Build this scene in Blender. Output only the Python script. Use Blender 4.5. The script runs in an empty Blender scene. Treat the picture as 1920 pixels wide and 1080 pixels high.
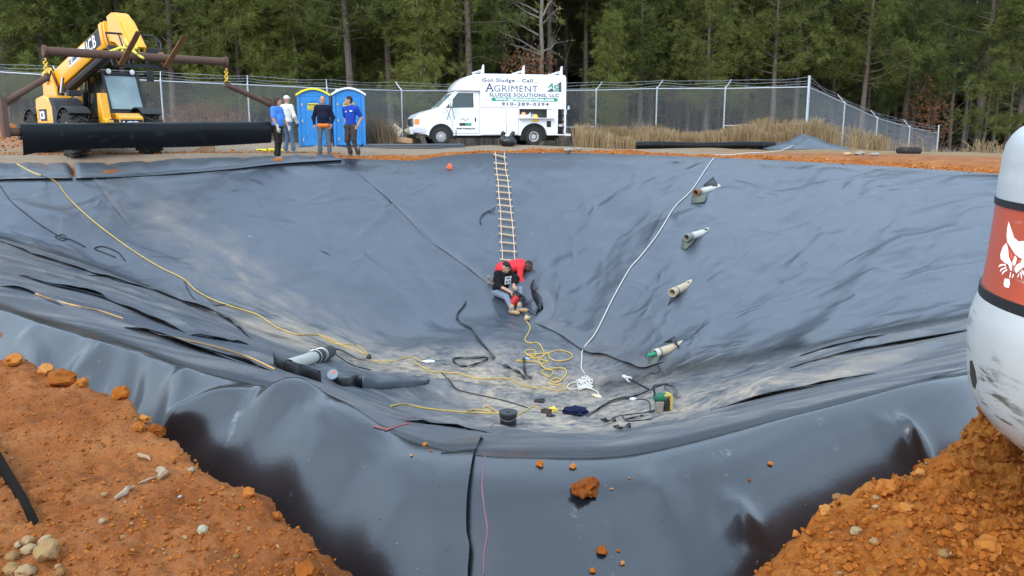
import bpy, math, random
import numpy as np
from mathutils import Vector, Matrix
from mathutils.bvhtree import BVHTree

SC = bpy.context.scene
COL = SC.collection
rng = np.random.default_rng(7)
R = math.radians

# ------------------------------------------------------------------ camera, sky, sun, exposure
FPX, EYE, PITCH = 1560.0, 1.6, math.atan((540 - 245) / 1560.0)
cam = bpy.data.cameras.new('camera')
cam.sensor_width = 36.0
cam.lens = 36.0 * FPX / 1920.0
cam.clip_start, cam.clip_end = 0.05, 2000
camo = bpy.data.objects.new('camera', cam)
COL.objects.link(camo)
camo.location = (0, 0, EYE)
camo.rotation_euler = (math.pi / 2 - PITCH, 0, 0)
SC.camera = camo

SUN_EL, SUN_AZ = R(36), R(208)           # azimuth clockwise from +Y: veiled sun behind the camera, a little to the left
world = bpy.data.worlds.new('World')
SC.world = world
world.use_nodes = True
_wn = world.node_tree
_bg = _wn.nodes['Background']
_sky = _wn.nodes.new('ShaderNodeTexSky')
_sky.sky_type = 'NISHITA'
_sky.sun_disc = False
_sky.sun_elevation = SUN_EL
_sky.sun_rotation = SUN_AZ
_sky.air_density = 1.8
_sky.dust_density = 3.0
_sky.ozone_density = 1.0
_hs = _wn.nodes.new('ShaderNodeMix')       # thin even overcast: the sky is washed towards white cloud
_hs.data_type = 'RGBA'
_hs.inputs[0].default_value = 0.60
_hs.inputs[7].default_value = (7.9, 10.2, 13.1, 1)
_tc = _wn.nodes.new('ShaderNodeTexCoord')
_cn = _wn.nodes.new('ShaderNodeTexNoise')
_cn.inputs['Scale'].default_value = 2.6; _cn.inputs['Detail'].default_value = 5; _cn.inputs['Distortion'].default_value = .6
_wn.links.new(_tc.outputs['Generated'], _cn.inputs['Vector'])
_cr = _wn.nodes.new('ShaderNodeMapRange')
for _i, _v in enumerate((.36, .64, .55, .95)): _cr.inputs[_i + 1].default_value = _v
_wn.links.new(_cn.outputs[0], _cr.inputs[0]); _wn.links.new(_cr.outputs[0], _hs.inputs[0])
_wn.links.new(_sky.outputs[0], _hs.inputs[6])
_wn.links.new(_hs.outputs[2], _bg.inputs[0])
_bg.inputs[1].default_value = 0.12

sun = bpy.data.lights.new('sun', 'SUN')
sun.energy = 1.0
sun.angle = R(30)
sun.color = (1.0, 0.95, 0.88)
suno = bpy.data.objects.new('sun', sun)
COL.objects.link(suno)
_sd = Vector((math.sin(SUN_AZ) * math.cos(SUN_EL), math.cos(SUN_AZ) * math.cos(SUN_EL), math.sin(SUN_EL)))
suno.rotation_euler = _sd.to_track_quat('Z', 'Y').to_euler()

SC.view_settings.view_transform = 'Standard'
SC.view_settings.look = 'None'
SC.view_settings.exposure = 0.75
SC.view_settings.gamma = 1.0
SC.view_settings.use_curve_mapping = False

# ------------------------------------------------------------------ pixel of the 1920x1080 photograph -> direction / point
_cp, _sp = math.cos(PITCH), math.sin(PITCH)
def ray(px, py):
    a, b = (px - 960) / FPX, -(py - 540) / FPX
    return np.array([a, _cp + b * _sp, -_sp + b * _cp])
def at_y(px, py, Y):
    d = ray(px, py)
    return np.array([0, 0, EYE]) + d * (Y / d[1])
def at_z(px, py, z):
    d = ray(px, py)
    return np.array([0, 0, EYE]) + d * ((z - EYE) / d[2])

# ------------------------------------------------------------------ noise
def _h(ix, iy, iz, seed):
    n = (ix.astype(np.int64) * 374761393 + iy.astype(np.int64) * 668265263 + iz.astype(np.int64) * 2147483647 + seed * 1274126177) & 0xffffffff
    n = ((n ^ (n >> 13)) * 1274126177) & 0xffffffff
    n = ((n ^ (n >> 16)) * 2246822519) & 0xffffffff
    return ((n ^ (n >> 15)) & 0xffff) / 32767.5 - 1.0
def vnoise(x, y, z=None, seed=0):
    x, y = np.asarray(x, float), np.asarray(y, float)
    z = np.zeros_like(x) if z is None else np.asarray(z, float)
    x0, y0, z0 = np.floor(x), np.floor(y), np.floor(z)
    fx, fy, fz = x - x0, y - y0, z - z0
    s = lambda t: t * t * t * (t * (t * 6 - 15) + 10)
    u, v, w = s(fx), s(fy), s(fz)
    out = 0
    for dz in ((0, 1) if np.any(z) else (0,)):
        wz = (w if dz else 1 - w) if np.any(z) else 1
        a = _h(x0, y0, z0 + dz, seed) * (1 - u) + _h(x0 + 1, y0, z0 + dz, seed) * u
        b = _h(x0, y0 + 1, z0 + dz, seed) * (1 - u) + _h(x0 + 1, y0 + 1, z0 + dz, seed) * u
        out = out + wz * (a * (1 - v) + b * v)
    return out
def fbm(x, y, z=None, seed=0, oct=4, gain=0.5):
    t, a, f = 0, 1.0, 1.0
    for k in range(oct):
        t = t + a * vnoise(x * f, y * f, None if z is None else z * f, seed + k * 17)
        a *= gain
        f *= 2.03
    return t
def ss(t):
    t = np.clip(t, 0, 1)
    return t * t * (3 - 2 * t)

# ------------------------------------------------------------------ object helpers
def tag(o, label=None, cat=None, group=None, kind=None):
    for k, v in (('label', label), ('category', cat), ('group', group), ('kind', kind)):
        if v: o[k] = v
    return o
def thing(name, label, cat, loc=(0, 0, 0), rz=0.0, group=None, rot=None):
    o = bpy.data.objects.new(name, None)
    COL.objects.link(o)
    o.empty_display_size = 0.2
    o.location = loc
    o.rotation_euler = rot if rot is not None else (0, 0, rz)
    return tag(o, label, cat, group)
def link(name, me, parent=None, loc=(0, 0, 0), rot=(0, 0, 0), scale=(1, 1, 1)):
    o = bpy.data.objects.new(name, me)
    COL.objects.link(o)
    o.location, o.rotation_euler, o.scale = loc, rot, scale
    if parent: o.parent = parent
    return o
def mesh_np(name, V, F, mats, smooth=True, matidx=None):
    """V (n,3) array, F (m,4) or (m,3) int array"""
    me = bpy.data.meshes.new(name)
    V = np.asarray(V, np.float32)
    F = np.asarray(F, np.int32)
    k = F.shape[1]
    me.vertices.add(len(V)); me.vertices.foreach_set('co', V.ravel())
    me.loops.add(F.size); me.loops.foreach_set('vertex_index', F.ravel())
    me.polygons.add(len(F))
    me.polygons.foreach_set('loop_start', np.arange(len(F), dtype=np.int32) * k)
    me.polygons.foreach_set('loop_total', np.full(len(F), k, np.int32))
    if matidx is not None: me.polygons.foreach_set('material_index', np.asarray(matidx, np.int32))
    me.polygons.foreach_set('use_smooth', np.full(len(F), bool(smooth)))
    for m in (mats if isinstance(mats, (list, tuple)) else [mats]): me.materials.append(m)
    me.update(calc_edges=True)
    return me
def attr(me, name, vals):
    a = me.attributes.new(name, 'FLOAT', 'POINT')
    a.data.foreach_set('value', np.asarray(vals, np.float32))
def copy_tree(o, parent=None):
    c = o.copy()
    COL.objects.link(c)
    if parent: c.parent = parent
    for ch in list(o.children): copy_tree(ch, c)
    return c

class MB:
    """collects simple solids and links them as one mesh object"""
    def __init__(s): s.v, s.f, s.m = [], [], []
    def add(s, V, F, mi=0, M=None):
        b = len(s.v)
        for p in V:
            p = Vector(p)
            if M is not None: p = M @ p
            s.v.append(tuple(p))
        for f in F:
            s.f.append(tuple(b + i for i in f)); s.m.append(mi)
        return s
    def box(s, c, d, mi=0, rot=None, taper=1.0):
        x, y, z = d[0] / 2, d[1] / 2, d[2] / 2
        V = [(sx * x * (taper if sz > 0 else 1), sy * y * (taper if sz > 0 else 1), sz * z) for sz in (-1, 1) for sy in (-1, 1) for sx in (-1, 1)]
        F = [(0, 2, 3, 1), (4, 5, 7, 6), (0, 1, 5, 4), (2, 6, 7, 3), (0, 4, 6, 2), (1, 3, 7, 5)]
        M = Matrix.Translation(c)
        if rot is not None: M = M @ (rot.to_4x4() if isinstance(rot, Matrix) else Matrix.Rotation(rot, 4, 'Z'))
        return s.add(V, F, mi, M)
    def beam(s, p0, p1, w, h, mi=0, up=(0, 0, 1)):
        p0, p1 = Vector(p0), Vector(p1)
        t = (p1 - p0).normalized()
        a = t.cross(Vector(up))
        if a.length < 1e-4: a = t.cross(Vector((1, 0, 0)))
        a.normalize(); b = a.cross(t).normalized()
        V = [p + a * sx * w / 2 + b * sy * h / 2 for p in (p0, p1) for sx, sy in ((-1, -1), (1, -1), (1, 1), (-1, 1))]
        F = [(3, 2, 1, 0), (4, 5, 6, 7)] + [(i, (i + 1) % 4, 4 + (i + 1) % 4, 4 + i) for i in range(4)]
        return s.add(V, F, mi)
    def tube(s, pts, r, n=8, mi=0, caps=True, closed=False):
        P = [Vector(p) for p in pts]
        rs = r if isinstance(r, (list, tuple, np.ndarray)) else [r] * len(P)
        V, F = [], []
        a = None
        for i, p in enumerate(P):
            t = (P[min(i + 1, len(P) - 1)] - P[max(i - 1, 0)])
            if closed: t = P[(i + 1) % len(P)] - P[i - 1]
            if t.length < 1e-9: t = Vector((0, 0, 1))
            t.normalize()
            if a is None:
                a = t.cross(Vector((0, 0, 1)))
                if a.length < 0.05: a = t.cross(Vector((1, 0, 0)))
            a = (a - t * a.dot(t))
            if a.length < 1e-6: a = t.orthogonal()
            a.normalize()
            b = t.cross(a)
            for k in range(n):
                q = 2 * math.pi * k / n
                V.append(p + (a * math.cos(q) + b * math.sin(q)) * rs[i])
        m = len(P)
        for i in range(m if closed else m - 1):
            j = (i + 1) % m
            for k in range(n):
                k2 = (k + 1) % n
                F.append((i * n + k, i * n + k2, j * n + k2, j * n + k))
        if caps and not closed:
            F.append(tuple(range(n - 1, -1, -1)))
            F.append(tuple((m - 1) * n + k for k in range(n)))
        return s.add(V, F, mi)
    def cyl(s, p0, p1, r0, r1=None, n=16, mi=0): return s.tube([p0, p1], [r0, r0 if r1 is None else r1], n, mi)
    def lathe(s, prof, n=20, mi=0, M=None, caps=True):
        """prof: (r, z) list"""
        V = [(r * math.cos(2 * math.pi * k / n), r * math.sin(2 * math.pi * k / n), z) for r, z in prof for k in range(n)]
        F = [(i * n + k, i * n + (k + 1) % n, (i + 1) * n + (k + 1) % n, (i + 1) * n + k) for i in range(len(prof) - 1) for k in range(n)]
        if caps:
            if prof[0][0] > 1e-6: F.append(tuple(range(n - 1, -1, -1)))
            if prof[-1][0] > 1e-6: F.append(tuple((len(prof) - 1) * n + k for k in range(n)))
        return s.add(V, F, mi, M)
    def prism(s, poly, d0, d1, axis='Y', mi=0, inset=None):
        """poly of 2-D points extruded along an axis from d0 to d1 (XZ for Y, YZ for X, XY for Z)"""
        def p3(p, d):
            return (p[0], d, p[1]) if axis == 'Y' else ((d, p[0], p[1]) if axis == 'X' else (p[0], p[1], d))
        n = len(poly)
        V = [p3(p, d0) for p in poly] + [p3(p, d1) for p in (inset or poly)]
        F = [tuple(range(n - 1, -1, -1)), tuple(range(n, 2 * n))] + [(i, (i + 1) % n, n + (i + 1) % n, n + i) for i in range(n)]
        return s.add(V, F, mi)
    def loft(s, rings, mi=0, caps=True):
        n = len(rings[0])
        V = [p for r_ in rings for p in r_]
        F = [(i * n + k, i * n + (k + 1) % n, (i + 1) * n + (k + 1) % n, (i + 1) * n + k) for i in range(len(rings) - 1) for k in range(n)]
        if caps:
            F.append(tuple(range(n - 1, -1, -1)))
            F.append(tuple((len(rings) - 1) * n + k for k in range(n)))
        return s.add(V, F, mi)
    def build(s, name, mats, parent=None, bevel=0.0, smooth=35, seg=2, loc=(0, 0, 0), rot=(0, 0, 0), fix=True):
        me = bpy.data.meshes.new(name)
        me.from_pydata(s.v, [], s.f)
        for m in (mats if isinstance(mats, (list, tuple)) else [mats]): me.materials.append(m)
        me.polygons.foreach_set('material_index', s.m)
        if fix:
            import bmesh
            bm = bmesh.new(); bm.from_mesh(me)
            bmesh.ops.recalc_face_normals(bm, faces=bm.faces)
            bm.to_mesh(me); bm.free()
        if smooth:
            me.polygons.foreach_set('use_smooth', [True] * len(me.polygons))
            me.set_sharp_from_angle(angle=R(smooth))
        o = link(name, me, parent, loc, rot)
        if bevel:
            b = o.modifiers.new('bevel', 'BEVEL')
            b.width, b.segments, b.limit_method, b.angle_limit = bevel, seg, 'ANGLE', R(40)
            b.harden_normals = False
        return o

# ------------------------------------------------------------------ materials
_mats = {}
def nodes_of(m):
    m.use_nodes = True
    return m.node_tree, m.node_tree.nodes, m.node_tree.links, m.node_tree.nodes['Principled BSDF']
def pm(name, col, rough=0.5, metal=0.0, var=0.12, scale=6.0, bump=0.0, bscale=40.0, dirt=None, spec=0.5, coat=0.0, trans=0.0, alpha=1.0, dark=None, emit=None):
    """procedural material: base colour with noise variation, optional dirt (colour, amount, scale) and bump"""
    if name in _mats: return _mats[name]
    m = bpy.data.materials.new(name)
    t, N, L, P = nodes_of(m)
    tc = N.new('ShaderNodeTexCoord')
    nz = N.new('ShaderNodeTexNoise'); nz.inputs['Scale'].default_value = scale; nz.inputs['Detail'].default_value = 5
    L.new(tc.outputs['Object'], nz.inputs['Vector'])
    mx = N.new('ShaderNodeMix'); mx.data_type = 'RGBA'
    mx.inputs[6].default_value = (*[c * (1 - var) for c in col], 1)
    mx.inputs[7].default_value = (*[min(1, c * (1 + var)) for c in col], 1)
    L.new(nz.outputs[0], mx.inputs[0])
    out = mx.outputs[2]
    rr = N.new('ShaderNodeMapRange'); rr.inputs[3].default_value = max(0.02, rough - 0.08); rr.inputs[4].default_value = min(1, rough + 0.1)
    L.new(nz.outputs[0], rr.inputs[0])
    rout = rr.outputs[0]
    if dirt:
        dc, da, ds = dirt
        n2 = N.new('ShaderNodeTexNoise'); n2.inputs['Scale'].default_value = ds; n2.inputs['Detail'].default_value = 8; n2.inputs['Roughness'].default_value = 0.65
        L.new(tc.outputs['Object'], n2.inputs['Vector'])
        mr = N.new('ShaderNodeMapRange'); mr.inputs[1].default_value = 0.62 - da * 0.35; mr.inputs[2].default_value = 0.8 - da * 0.1; mr.inputs[4].default_value = min(1.0, 0.3 + da)
        L.new(n2.outputs[0], mr.inputs[0])
        m2 = N.new('ShaderNodeMix'); m2.data_type = 'RGBA'; m2.inputs[7].default_value = (*dc, 1)
        L.new(mr.outputs[0], m2.inputs[0]); L.new(out, m2.inputs[6])
        out = m2.outputs[2]
        mrr = N.new('ShaderNodeMix'); mrr.inputs[3].default_value = 0.85
        L.new(mr.outputs[0], mrr.inputs[0]); L.new(rout, mrr.inputs[2])
        rout = mrr.outputs[0]
    L.new(out, P.inputs['Base Color']); L.new(rout, P.inputs['Roughness'])
    P.inputs['Metallic'].default_value = metal
    P.inputs['Specular IOR Level'].default_value = spec
    P.inputs['Coat Weight'].default_value = coat
    P.inputs['Coat Roughness'].default_value = 0.08
    P.inputs['Transmission Weight'].default_value = trans
    P.inputs['Alpha'].default_value = alpha
    if bump:
        n3 = N.new('ShaderNodeTexNoise'); n3.inputs['Scale'].default_value = bscale; n3.inputs['Detail'].default_value = 6
        L.new(tc.outputs['Object'], n3.inputs['Vector'])
        bp = N.new('ShaderNodeBump'); bp.inputs['Strength'].default_value = bump; bp.inputs['Distance'].default_value = 0.02
        L.new(n3.outputs[0], bp.inputs['Height']); L.new(bp.outputs[0], P.inputs['Normal'])
    _mats[name] = m
    return m
DUST = (0.33, 0.19, 0.09)
# ------------------------------------------------------------------ the pit, described by lines seen from the camera: (px, py, 'z' or 'y', value)
def line(pts):
    """-> az, r, z arrays along a line, ordered by azimuth"""
    out = []
    for px, py, k, v in pts:
        p = at_z(px, py, v) if k == 'z' else at_y(px, py, v)
        out.append((math.atan2(p[0], p[1]), math.hypot(p[0], p[1]), p[2]))
    out.sort()
    return np.array(out).T
CZ = 0.10                                      # height of the near crest (the eye is at 1.6)
L_SOIL = line([(-420, 560, 'z', .1), (-200, 612, 'z', .1), (0, 665, 'z', .1), (70, 690, 'z', .1), (130, 712, 'z', .1), (240, 745, 'z', .1), (262, 790, 'z', .1), (310, 822, 'z', .1), (400, 880, 'z', .1), (480, 930, 'z', .1),
               (560, 1000, 'z', .1), (660, 1080, 'z', .1), (760, 1170, 'z', .1), (960, 1240, 'z', .1), (1200, 1230, 'z', .1), (1310, 1130, 'z', .12), (1390, 1080, 'z', .14),
               (1480, 1000, 'z', .18), (1560, 935, 'z', .2), (1640, 890, 'z', .22), (1700, 860, 'z', .25), (1750, 820, 'z', .28), (1800, 790, 'z', .3), (1900, 745, 'z', .3), (2050, 705, 'z', .3), (2400, 640, 'z', .3)])
L_DROP = line([(-420, 535, 'z', CZ - .14), (-200, 575, 'z', CZ - .14), (0, 625, 'z', CZ - .14), (120, 650, 'z', CZ - .16), (240, 690, 'z', CZ - .16), (320, 765, 'z', CZ - .18), (480, 835, 'z', CZ - .18), (600, 890, 'z', CZ - .2), (700, 985, 'z', CZ - .24),
               (780, 1090, 'z', CZ - .34), (900, 1160, 'z', CZ - .4), (1150, 1130, 'z', CZ - .38), (1230, 1010, 'z', CZ - .26), (1300, 985, 'z', CZ - .22), (1390, 975, 'z', CZ - .2), (1450, 915, 'z', CZ - .18), (1540, 880, 'z', CZ - .17),
               (1650, 845, 'z', CZ - .16), (1720, 800, 'z', CZ - .15), (1830, 755, 'z', CZ - .15), (2000, 700, 'z', CZ - .15), (2400, 610, 'z', CZ - .15)])
L_CREST = line([(-420, 500, 'z', CZ), (-200, 540, 'z', CZ), (0, 585, 'z', CZ), (120, 615, 'z', CZ), (260, 655, 'z', CZ), (350, 690, 'z', CZ), (520, 722, 'z', CZ), (600, 745, 'z', CZ), (690, 790, 'z', CZ), (780, 825, 'z', CZ - .01), (890, 848, 'z', CZ - .01),
                (1150, 850, 'z', CZ - .01), (1290, 822, 'z', CZ), (1370, 800, 'z', CZ), (1500, 772, 'z', CZ), (1700, 722, 'z', CZ), (1830, 690, 'z', CZ), (2000, 645, 'z', CZ), (2400, 545, 'z', CZ)])
L_MID = line([(-420, 462, 'y', 10.5), (-200, 490, 'y', 10.5), (0, 530, 'y', 10.2), (200, 590, 'y', 10.0), (350, 640, 'y', 9.8), (520, 690, 'y', 9.8), (690, 752, 'y', 10.4), (780, 785, 'y', 10.8), (900, 808, 'y', 11.0), (1150, 812, 'y', 10.8), (1290, 786, 'y', 10.2), (1400, 758, 'y', 9.6), (1500, 733, 'y', 9.2), (1700, 685, 'y', 8.8), (1870, 642, 'y', 8.5), (2200, 580, 'y', 8), (2600, 510, 'y', 7.5)])
L_VAL = line([(-420, 372, 'y', 18.0), (-200, 405, 'y', 18.5), (0, 450, 'y', 18.3), (350, 572, 'y', 16.6), (520, 640, 'y', 15.6), (690, 695, 'y', 14.9), (900, 735, 'y', 14.3), (1100, 752, 'y', 14.0), (1250, 722, 'y', 13.6), (1400, 690, 'y', 12.9), (1870, 592, 'y', 11.2), (2200, 540, 'y', 10.2), (2600, 480, 'y', 9.5)])
L_TOE = line([(-420, 355, 'y', 18.6), (-200, 380, 'y', 19.2), (0, 425, 'y', 19.0), (350, 545, 'y', 17.7), (520, 600, 'y', 17.5), (690, 640, 'y', 17.5), (850, 600, 'y', 18.9), (950, 585, 'y', 19.2), (1010, 600, 'y', 18.7), (1100, 668, 'y', 16.6), (1250, 670, 'y', 15.0), (1400, 650, 'y', 14.1), (1870, 560, 'y', 12.3), (2200, 510, 'y', 11.2), (2600, 450, 'y', 10.3)])
L_RIM = line([(-600, 372, 'y', 17.0), (-420, 357, 'y', 19.0), (-200, 345, 'y', 20.5), (0, 333, 'y', 21.5), (140, 331, 'y', 21.9), (300, 323, 'y', 22.6), (420, 314, 'y', 23.3), (520, 304, 'y', 24.0), (640, 297, 'y', 24.6), (740, 300, 'y', 24.9), (780, 302, 'y', 25.0), (830, 292, 'y', 25.3), (900, 287, 'y', 25.5),
              (1060, 286, 'y', 25.5), (1200, 290, 'y', 25.0), (1400, 298, 'y', 23.5), (1600, 308, 'y', 21.4), (1870, 326, 'y', 18.5), (2000, 336, 'y', 17.2), (2300, 362, 'y', 14.6), (2600, 390, 'y', 12.8)])
def on(Ln, az, k): return np.interp(az, Ln[0], Ln[k])
def blur1(a, n, axis):
    k = np.ones(2 * n + 1); k = np.convolve(k, k); k /= k.sum()
    pad = len(k) // 2
    w = [(0, 0)] * a.ndim; w[axis] = (pad, pad)
    p = np.pad(a, w, mode='edge')
    return np.apply_along_axis(lambda q: np.convolve(q, k, 'valid'), axis, p)

def pit_z(az, rr, smooth=True):
    """piecewise profile of the liner along each azimuth; az (n,), rr (m,n)"""
    knots = []
    rs, rd, rc = on(L_SOIL, az, 1), on(L_DROP, az, 1), on(L_CREST, az, 1)
    rt = np.minimum(rs + 0.22, rd - 0.2)
    rv, rw, rm = on(L_VAL, az, 1), on(L_TOE, az, 1), on(L_RIM, az, 1)
    zc = on(L_CREST, az, 2)
    K = np.stack([rt - 0.5, rt, (rt * .45 + rd * .55), rd, rd * .5 + rc * .5, rc, on(L_MID, az, 1), rv, rw, rm])
    zd = on(L_DROP, az, 2)
    zt = np.full_like(az, CZ - .72)
    zv = on(L_VAL, az, 2)
    Z = np.stack([zt, zt, zt * .5 + zd * .5 + .02, zd, zc - .06, zc, on(L_MID, az, 2), zv, on(L_TOE, az, 2), on(L_RIM, az, 2)])
    # order fix
    for i in range(1, len(K)): K[i] = np.maximum(K[i], K[i - 1] + 0.02)
    out = np.empty_like(rr)
    for j in range(rr.shape[1]): out[:, j] = np.interp(rr[:, j], K[:, j], Z[:, j])
    return out, K

# ------------------------------------------------------------------ liner grid
AZ = np.concatenate([np.linspace(R(-50), R(-34), 40, endpoint=False), np.linspace(R(-34), R(34), 470, endpoint=False), np.linspace(R(34), R(50), 40)])
_, KN = pit_z(AZ, np.tile(np.linspace(2, 26, 5)[:, None], (1, len(AZ))))
r_in, r_cr, r_va, r_ri = KN[1] - .05, KN[5], KN[7], KN[9]
r_in, r_cr = blur1(r_in, 22, 0), blur1(r_cr, 22, 0)
rr = np.concatenate([r_in + (r_cr - r_in) * np.linspace(0, 1, 80)[:, None],
                     r_cr + (r_va - r_cr) * (np.linspace(0, 1, 121)[1:, None] ** 1.25),
                     r_va + (r_ri - r_va) * np.linspace(0, 1, 131)[1:, None]])
LZ, _ = pit_z(AZ, rr)
_core = LZ.copy()
LZ[:] = blur1(blur1(LZ, 5, 0), 5, 1)
LZ[-6:] = _core[-6:] * np.linspace(0, 1, 6)[:, None] + LZ[-6:] * np.linspace(1, 0, 6)[:, None]
LZ[-6:] = blur1(LZ[-6:], 3, 1)
LX, LY = rr * np.sin(AZ), rr * np.cos(AZ)
# coordinates round the deepest point: the sheet's wrinkles run down to it
BX, BY = 1.2, 14.4
rho = np.hypot(LX - BX, LY - BY)
_g = np.clip(rho / 4.5, 0, 1) ** .8 / np.maximum(rho, 1e-6)
FC, FS = (LX - BX) * _g, (LY - BY) * _g       # seamless direction coordinates
def flow(k, kr, seed, oct, w=0.0): return fbm(FC * k + wx * w, FS * k + wy * w, rho * kr + 7.3, seed=seed, oct=oct)
row = np.arange(rr.shape[0])[:, None] * np.ones_like(rr)
near = ss((84 - row) / 10)                   # 1 on the near shoulder
nslope = ss((row - 84) / 8) * ss((206 - row) / 10)
wall = ss((row - 204) / 14) * ss((330 - row) / 14)
wx, wy = fbm(LX * .35, LY * .35, seed=3, oct=2), fbm(LX * .35, LY * .35, seed=9, oct=2)
k1 = flow(3.2, .22, 11, 2, .5)
k2 = flow(9, .42, 12, 3, 1.0)
k3 = fbm(LX * .55 + LY * .22 + wx, LY * .5 - wy * .6, seed=15, oct=3)
amp = np.clip(rho / 6, .25, 1)
LZ[:84] = blur1(LZ[:84], 20, 1)
LZ += wall * amp * (k1 * .075 + k2 * .036 + k3 * (.042 - .020 * ss((LX - 1) / 3)))
# sharper creases: ridged noise
rg = (1 - np.abs(fbm(LX * .5 + wx * .8, LY * .45 + wy * .8, seed=31, oct=2))) ** 6
rg2 = (1 - np.abs(flow(5, .3, 33, 2, .6))) ** 8
LZ += wall * (rg * .022 + rg2 * .022 * amp)
# streaky near slopes: many long folds running down to the valley
sl_x = LX * 1.0
LZ += nslope * (flow(14, .12, 41, 3, .6) * .016 + rg2 * .022 + k3 * .008)
LZ += near * (fbm(LX * 1.1, LY * 1.1, seed=51, oct=2) * .022)

def seg_dist(X, Y, pts):
    """distance to a polyline and the fraction along it"""
    best = np.full(X.shape, 1e9); tt = np.zeros(X.shape); sd = np.zeros(X.shape)
    n = len(pts) - 1
    for i in range(n):
        ax, ay = pts[i][:2]; bx, by = pts[i + 1][:2]
        dx, dy = bx - ax, by - ay
        q = np.clip(((X - ax) * dx + (Y - ay) * dy) / (dx * dx + dy * dy + 1e-12), 0, 1)
        ex, ey = X - ax - q * dx, Y - ay - q * dy
        d = np.hypot(ex, ey)
        m = d < best
        best = np.where(m, d, best); tt = np.where(m, (i + q) / n, tt); sd = np.where(m, np.sign(dx * ey - dy * ex), sd)
    return best, tt, sd
def liner_mesh_faces(nr, na):
    i = np.arange(nr - 1)[:, None] * na + np.arange(na - 1)[None, :]
    return np.stack([i, i + na, i + na + 1, i + 1], -1).reshape(-1, 4)[:, ::-1]
LF = liner_mesh_faces(*rr.shape)
def make_bvh():
    return BVHTree.FromPolygons([tuple(p) for p in np.stack([LX, LY, LZ], -1).reshape(-1, 3)], [tuple(f) for f in LF.tolist()])
_sub = (slice(None, None, 3), slice(None, None, 3))
def coarse_bvh():
    X, Y, Z = LX[_sub], LY[_sub], LZ[_sub]
    return BVHTree.FromPolygons([tuple(p) for p in np.stack([X, Y, Z], -1).reshape(-1, 3)], [tuple(f) for f in liner_mesh_faces(*X.shape).tolist()])
BVH = coarse_bvh()
def cast(px, py, off=0.0):
    """the point of the liner that lies at this pixel of the photograph"""
    d = Vector(ray(px, py)).normalized()
    h = BVH.ray_cast(Vector((0, 0, EYE)), d)
    if h[0] is None:
        p = at_z(px, py, 0.9)
        return Vector(p)
    return h[0] + h[1] * off * (1 if h[1].z > 0 else -1)
# folds that can be told apart in the photograph: (pixels along the fold, width m, height m)
FOLDS = [
    ([(0, 372), (120, 415), (230, 470), (420, 560)], .30, .16), ([(0, 408), (150, 455), (300, 540), (520, 640)], .35, -.12),
    ([(0, 455), (140, 505), (330, 585), (470, 640)], .16, .11), ([(60, 520), (230, 560), (420, 640)], .16, .12), ([(0, 530), (120, 575), (300, 640), (470, 672)], .16, .10),
    ([(420, 660), (560, 700), (680, 705), (800, 700)], .22, .10), ([(690, 726), (780, 728), (860, 735), (960, 752)], .22, .22),
    ([(640, 300), (740, 385), (830, 470), (920, 535)], .10, .05), ([(1340, 300), (1250, 420), (1150, 560), (1095, 660)], .35, .07), ([(1200, 380), (1130, 470), (1060, 560)], .5, -.08),
    ([(1700, 420), (1640, 520), (1480, 660)], .35, .08), ([(1500, 400), (1440, 520), (1330, 640)], .5, -.07), ([(1500, 690), (1640, 640), (1750, 625)], .16, .09), ([(1390, 730), (1560, 690), (1800, 640)], .2, .08),
    ([(1250, 765), (1480, 725), (1750, 660)], .2, -.08), ([(740, 760), (900, 790), (980, 815)], .25, .06), ([(300, 350), (330, 450), (450, 560), (600, 650)], .4, .07),
    ([(480, 330), (560, 430), (690, 560), (800, 650)], .5, -.07), ([(660, 500), (760, 560), (850, 640)], .3, .06), ([(230, 330), (300, 400), (380, 500)], .35, -.06),
    ([(760, 320), (840, 420), (880, 520)], .45, .06), ([(1050, 330), (1010, 420), (1000, 500)], .5, -.06), ([(1850, 340), (1780, 450), (1740, 540)], .5, .07), ([(1130, 640), (1010, 600), (1000, 560)], .2, .10),
]
for px_, w_, h_ in FOLDS:
    P_ = [cast(*q) for q in px_]
    d_, t_, _s = seg_dist(LX, LY, P_)
    env = ss(t_ / .15) * ss((1 - t_) / .15) * .85 + .15 * (d_ < w_ * 2)
    LZ += (.6 if px_[0][0] < 300 and px_[0][1] > 360 else 1) * h_ * np.exp(-(d_ / w_) ** 2) * env * (rr < r_ri - .3)
# draped folds over the near-left shoulder, and two on the right
DRAPE = [(40, 600, 60, 690, .10, .10), (170, 625, 150, 705, .16, .12), (262, 650, 238, 745, .08, -.08), (330, 690, 300, 800, .10, .10), (470, 735, 335, 800, .09, .13), (560, 745, 600, 900, .2, .10),
         (640, 745, 520, 830, .16, .12), (1690, 770, 1705, 850, .09, .12), (1420, 905, 1390, 985, .10, .06), (1260, 940, 1235, 990, .14, .05), (760, 860, 730, 1000, .2, .05), (800, 800, 640, 860, .25, .05)]
for x0_, y0_, x1_, y1_, w_, h_ in DRAPE:
    a_, b_ = at_z(x0_, y0_, CZ), at_z(x1_, y1_, CZ - .25)
    d_, t_, _s = seg_dist(LX, LY, [a_, b_])
    LZ += h_ * np.exp(-(d_ / w_) ** 2) * near * (.4 + .6 * ss(t_))
BVH = make_bvh()

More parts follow.
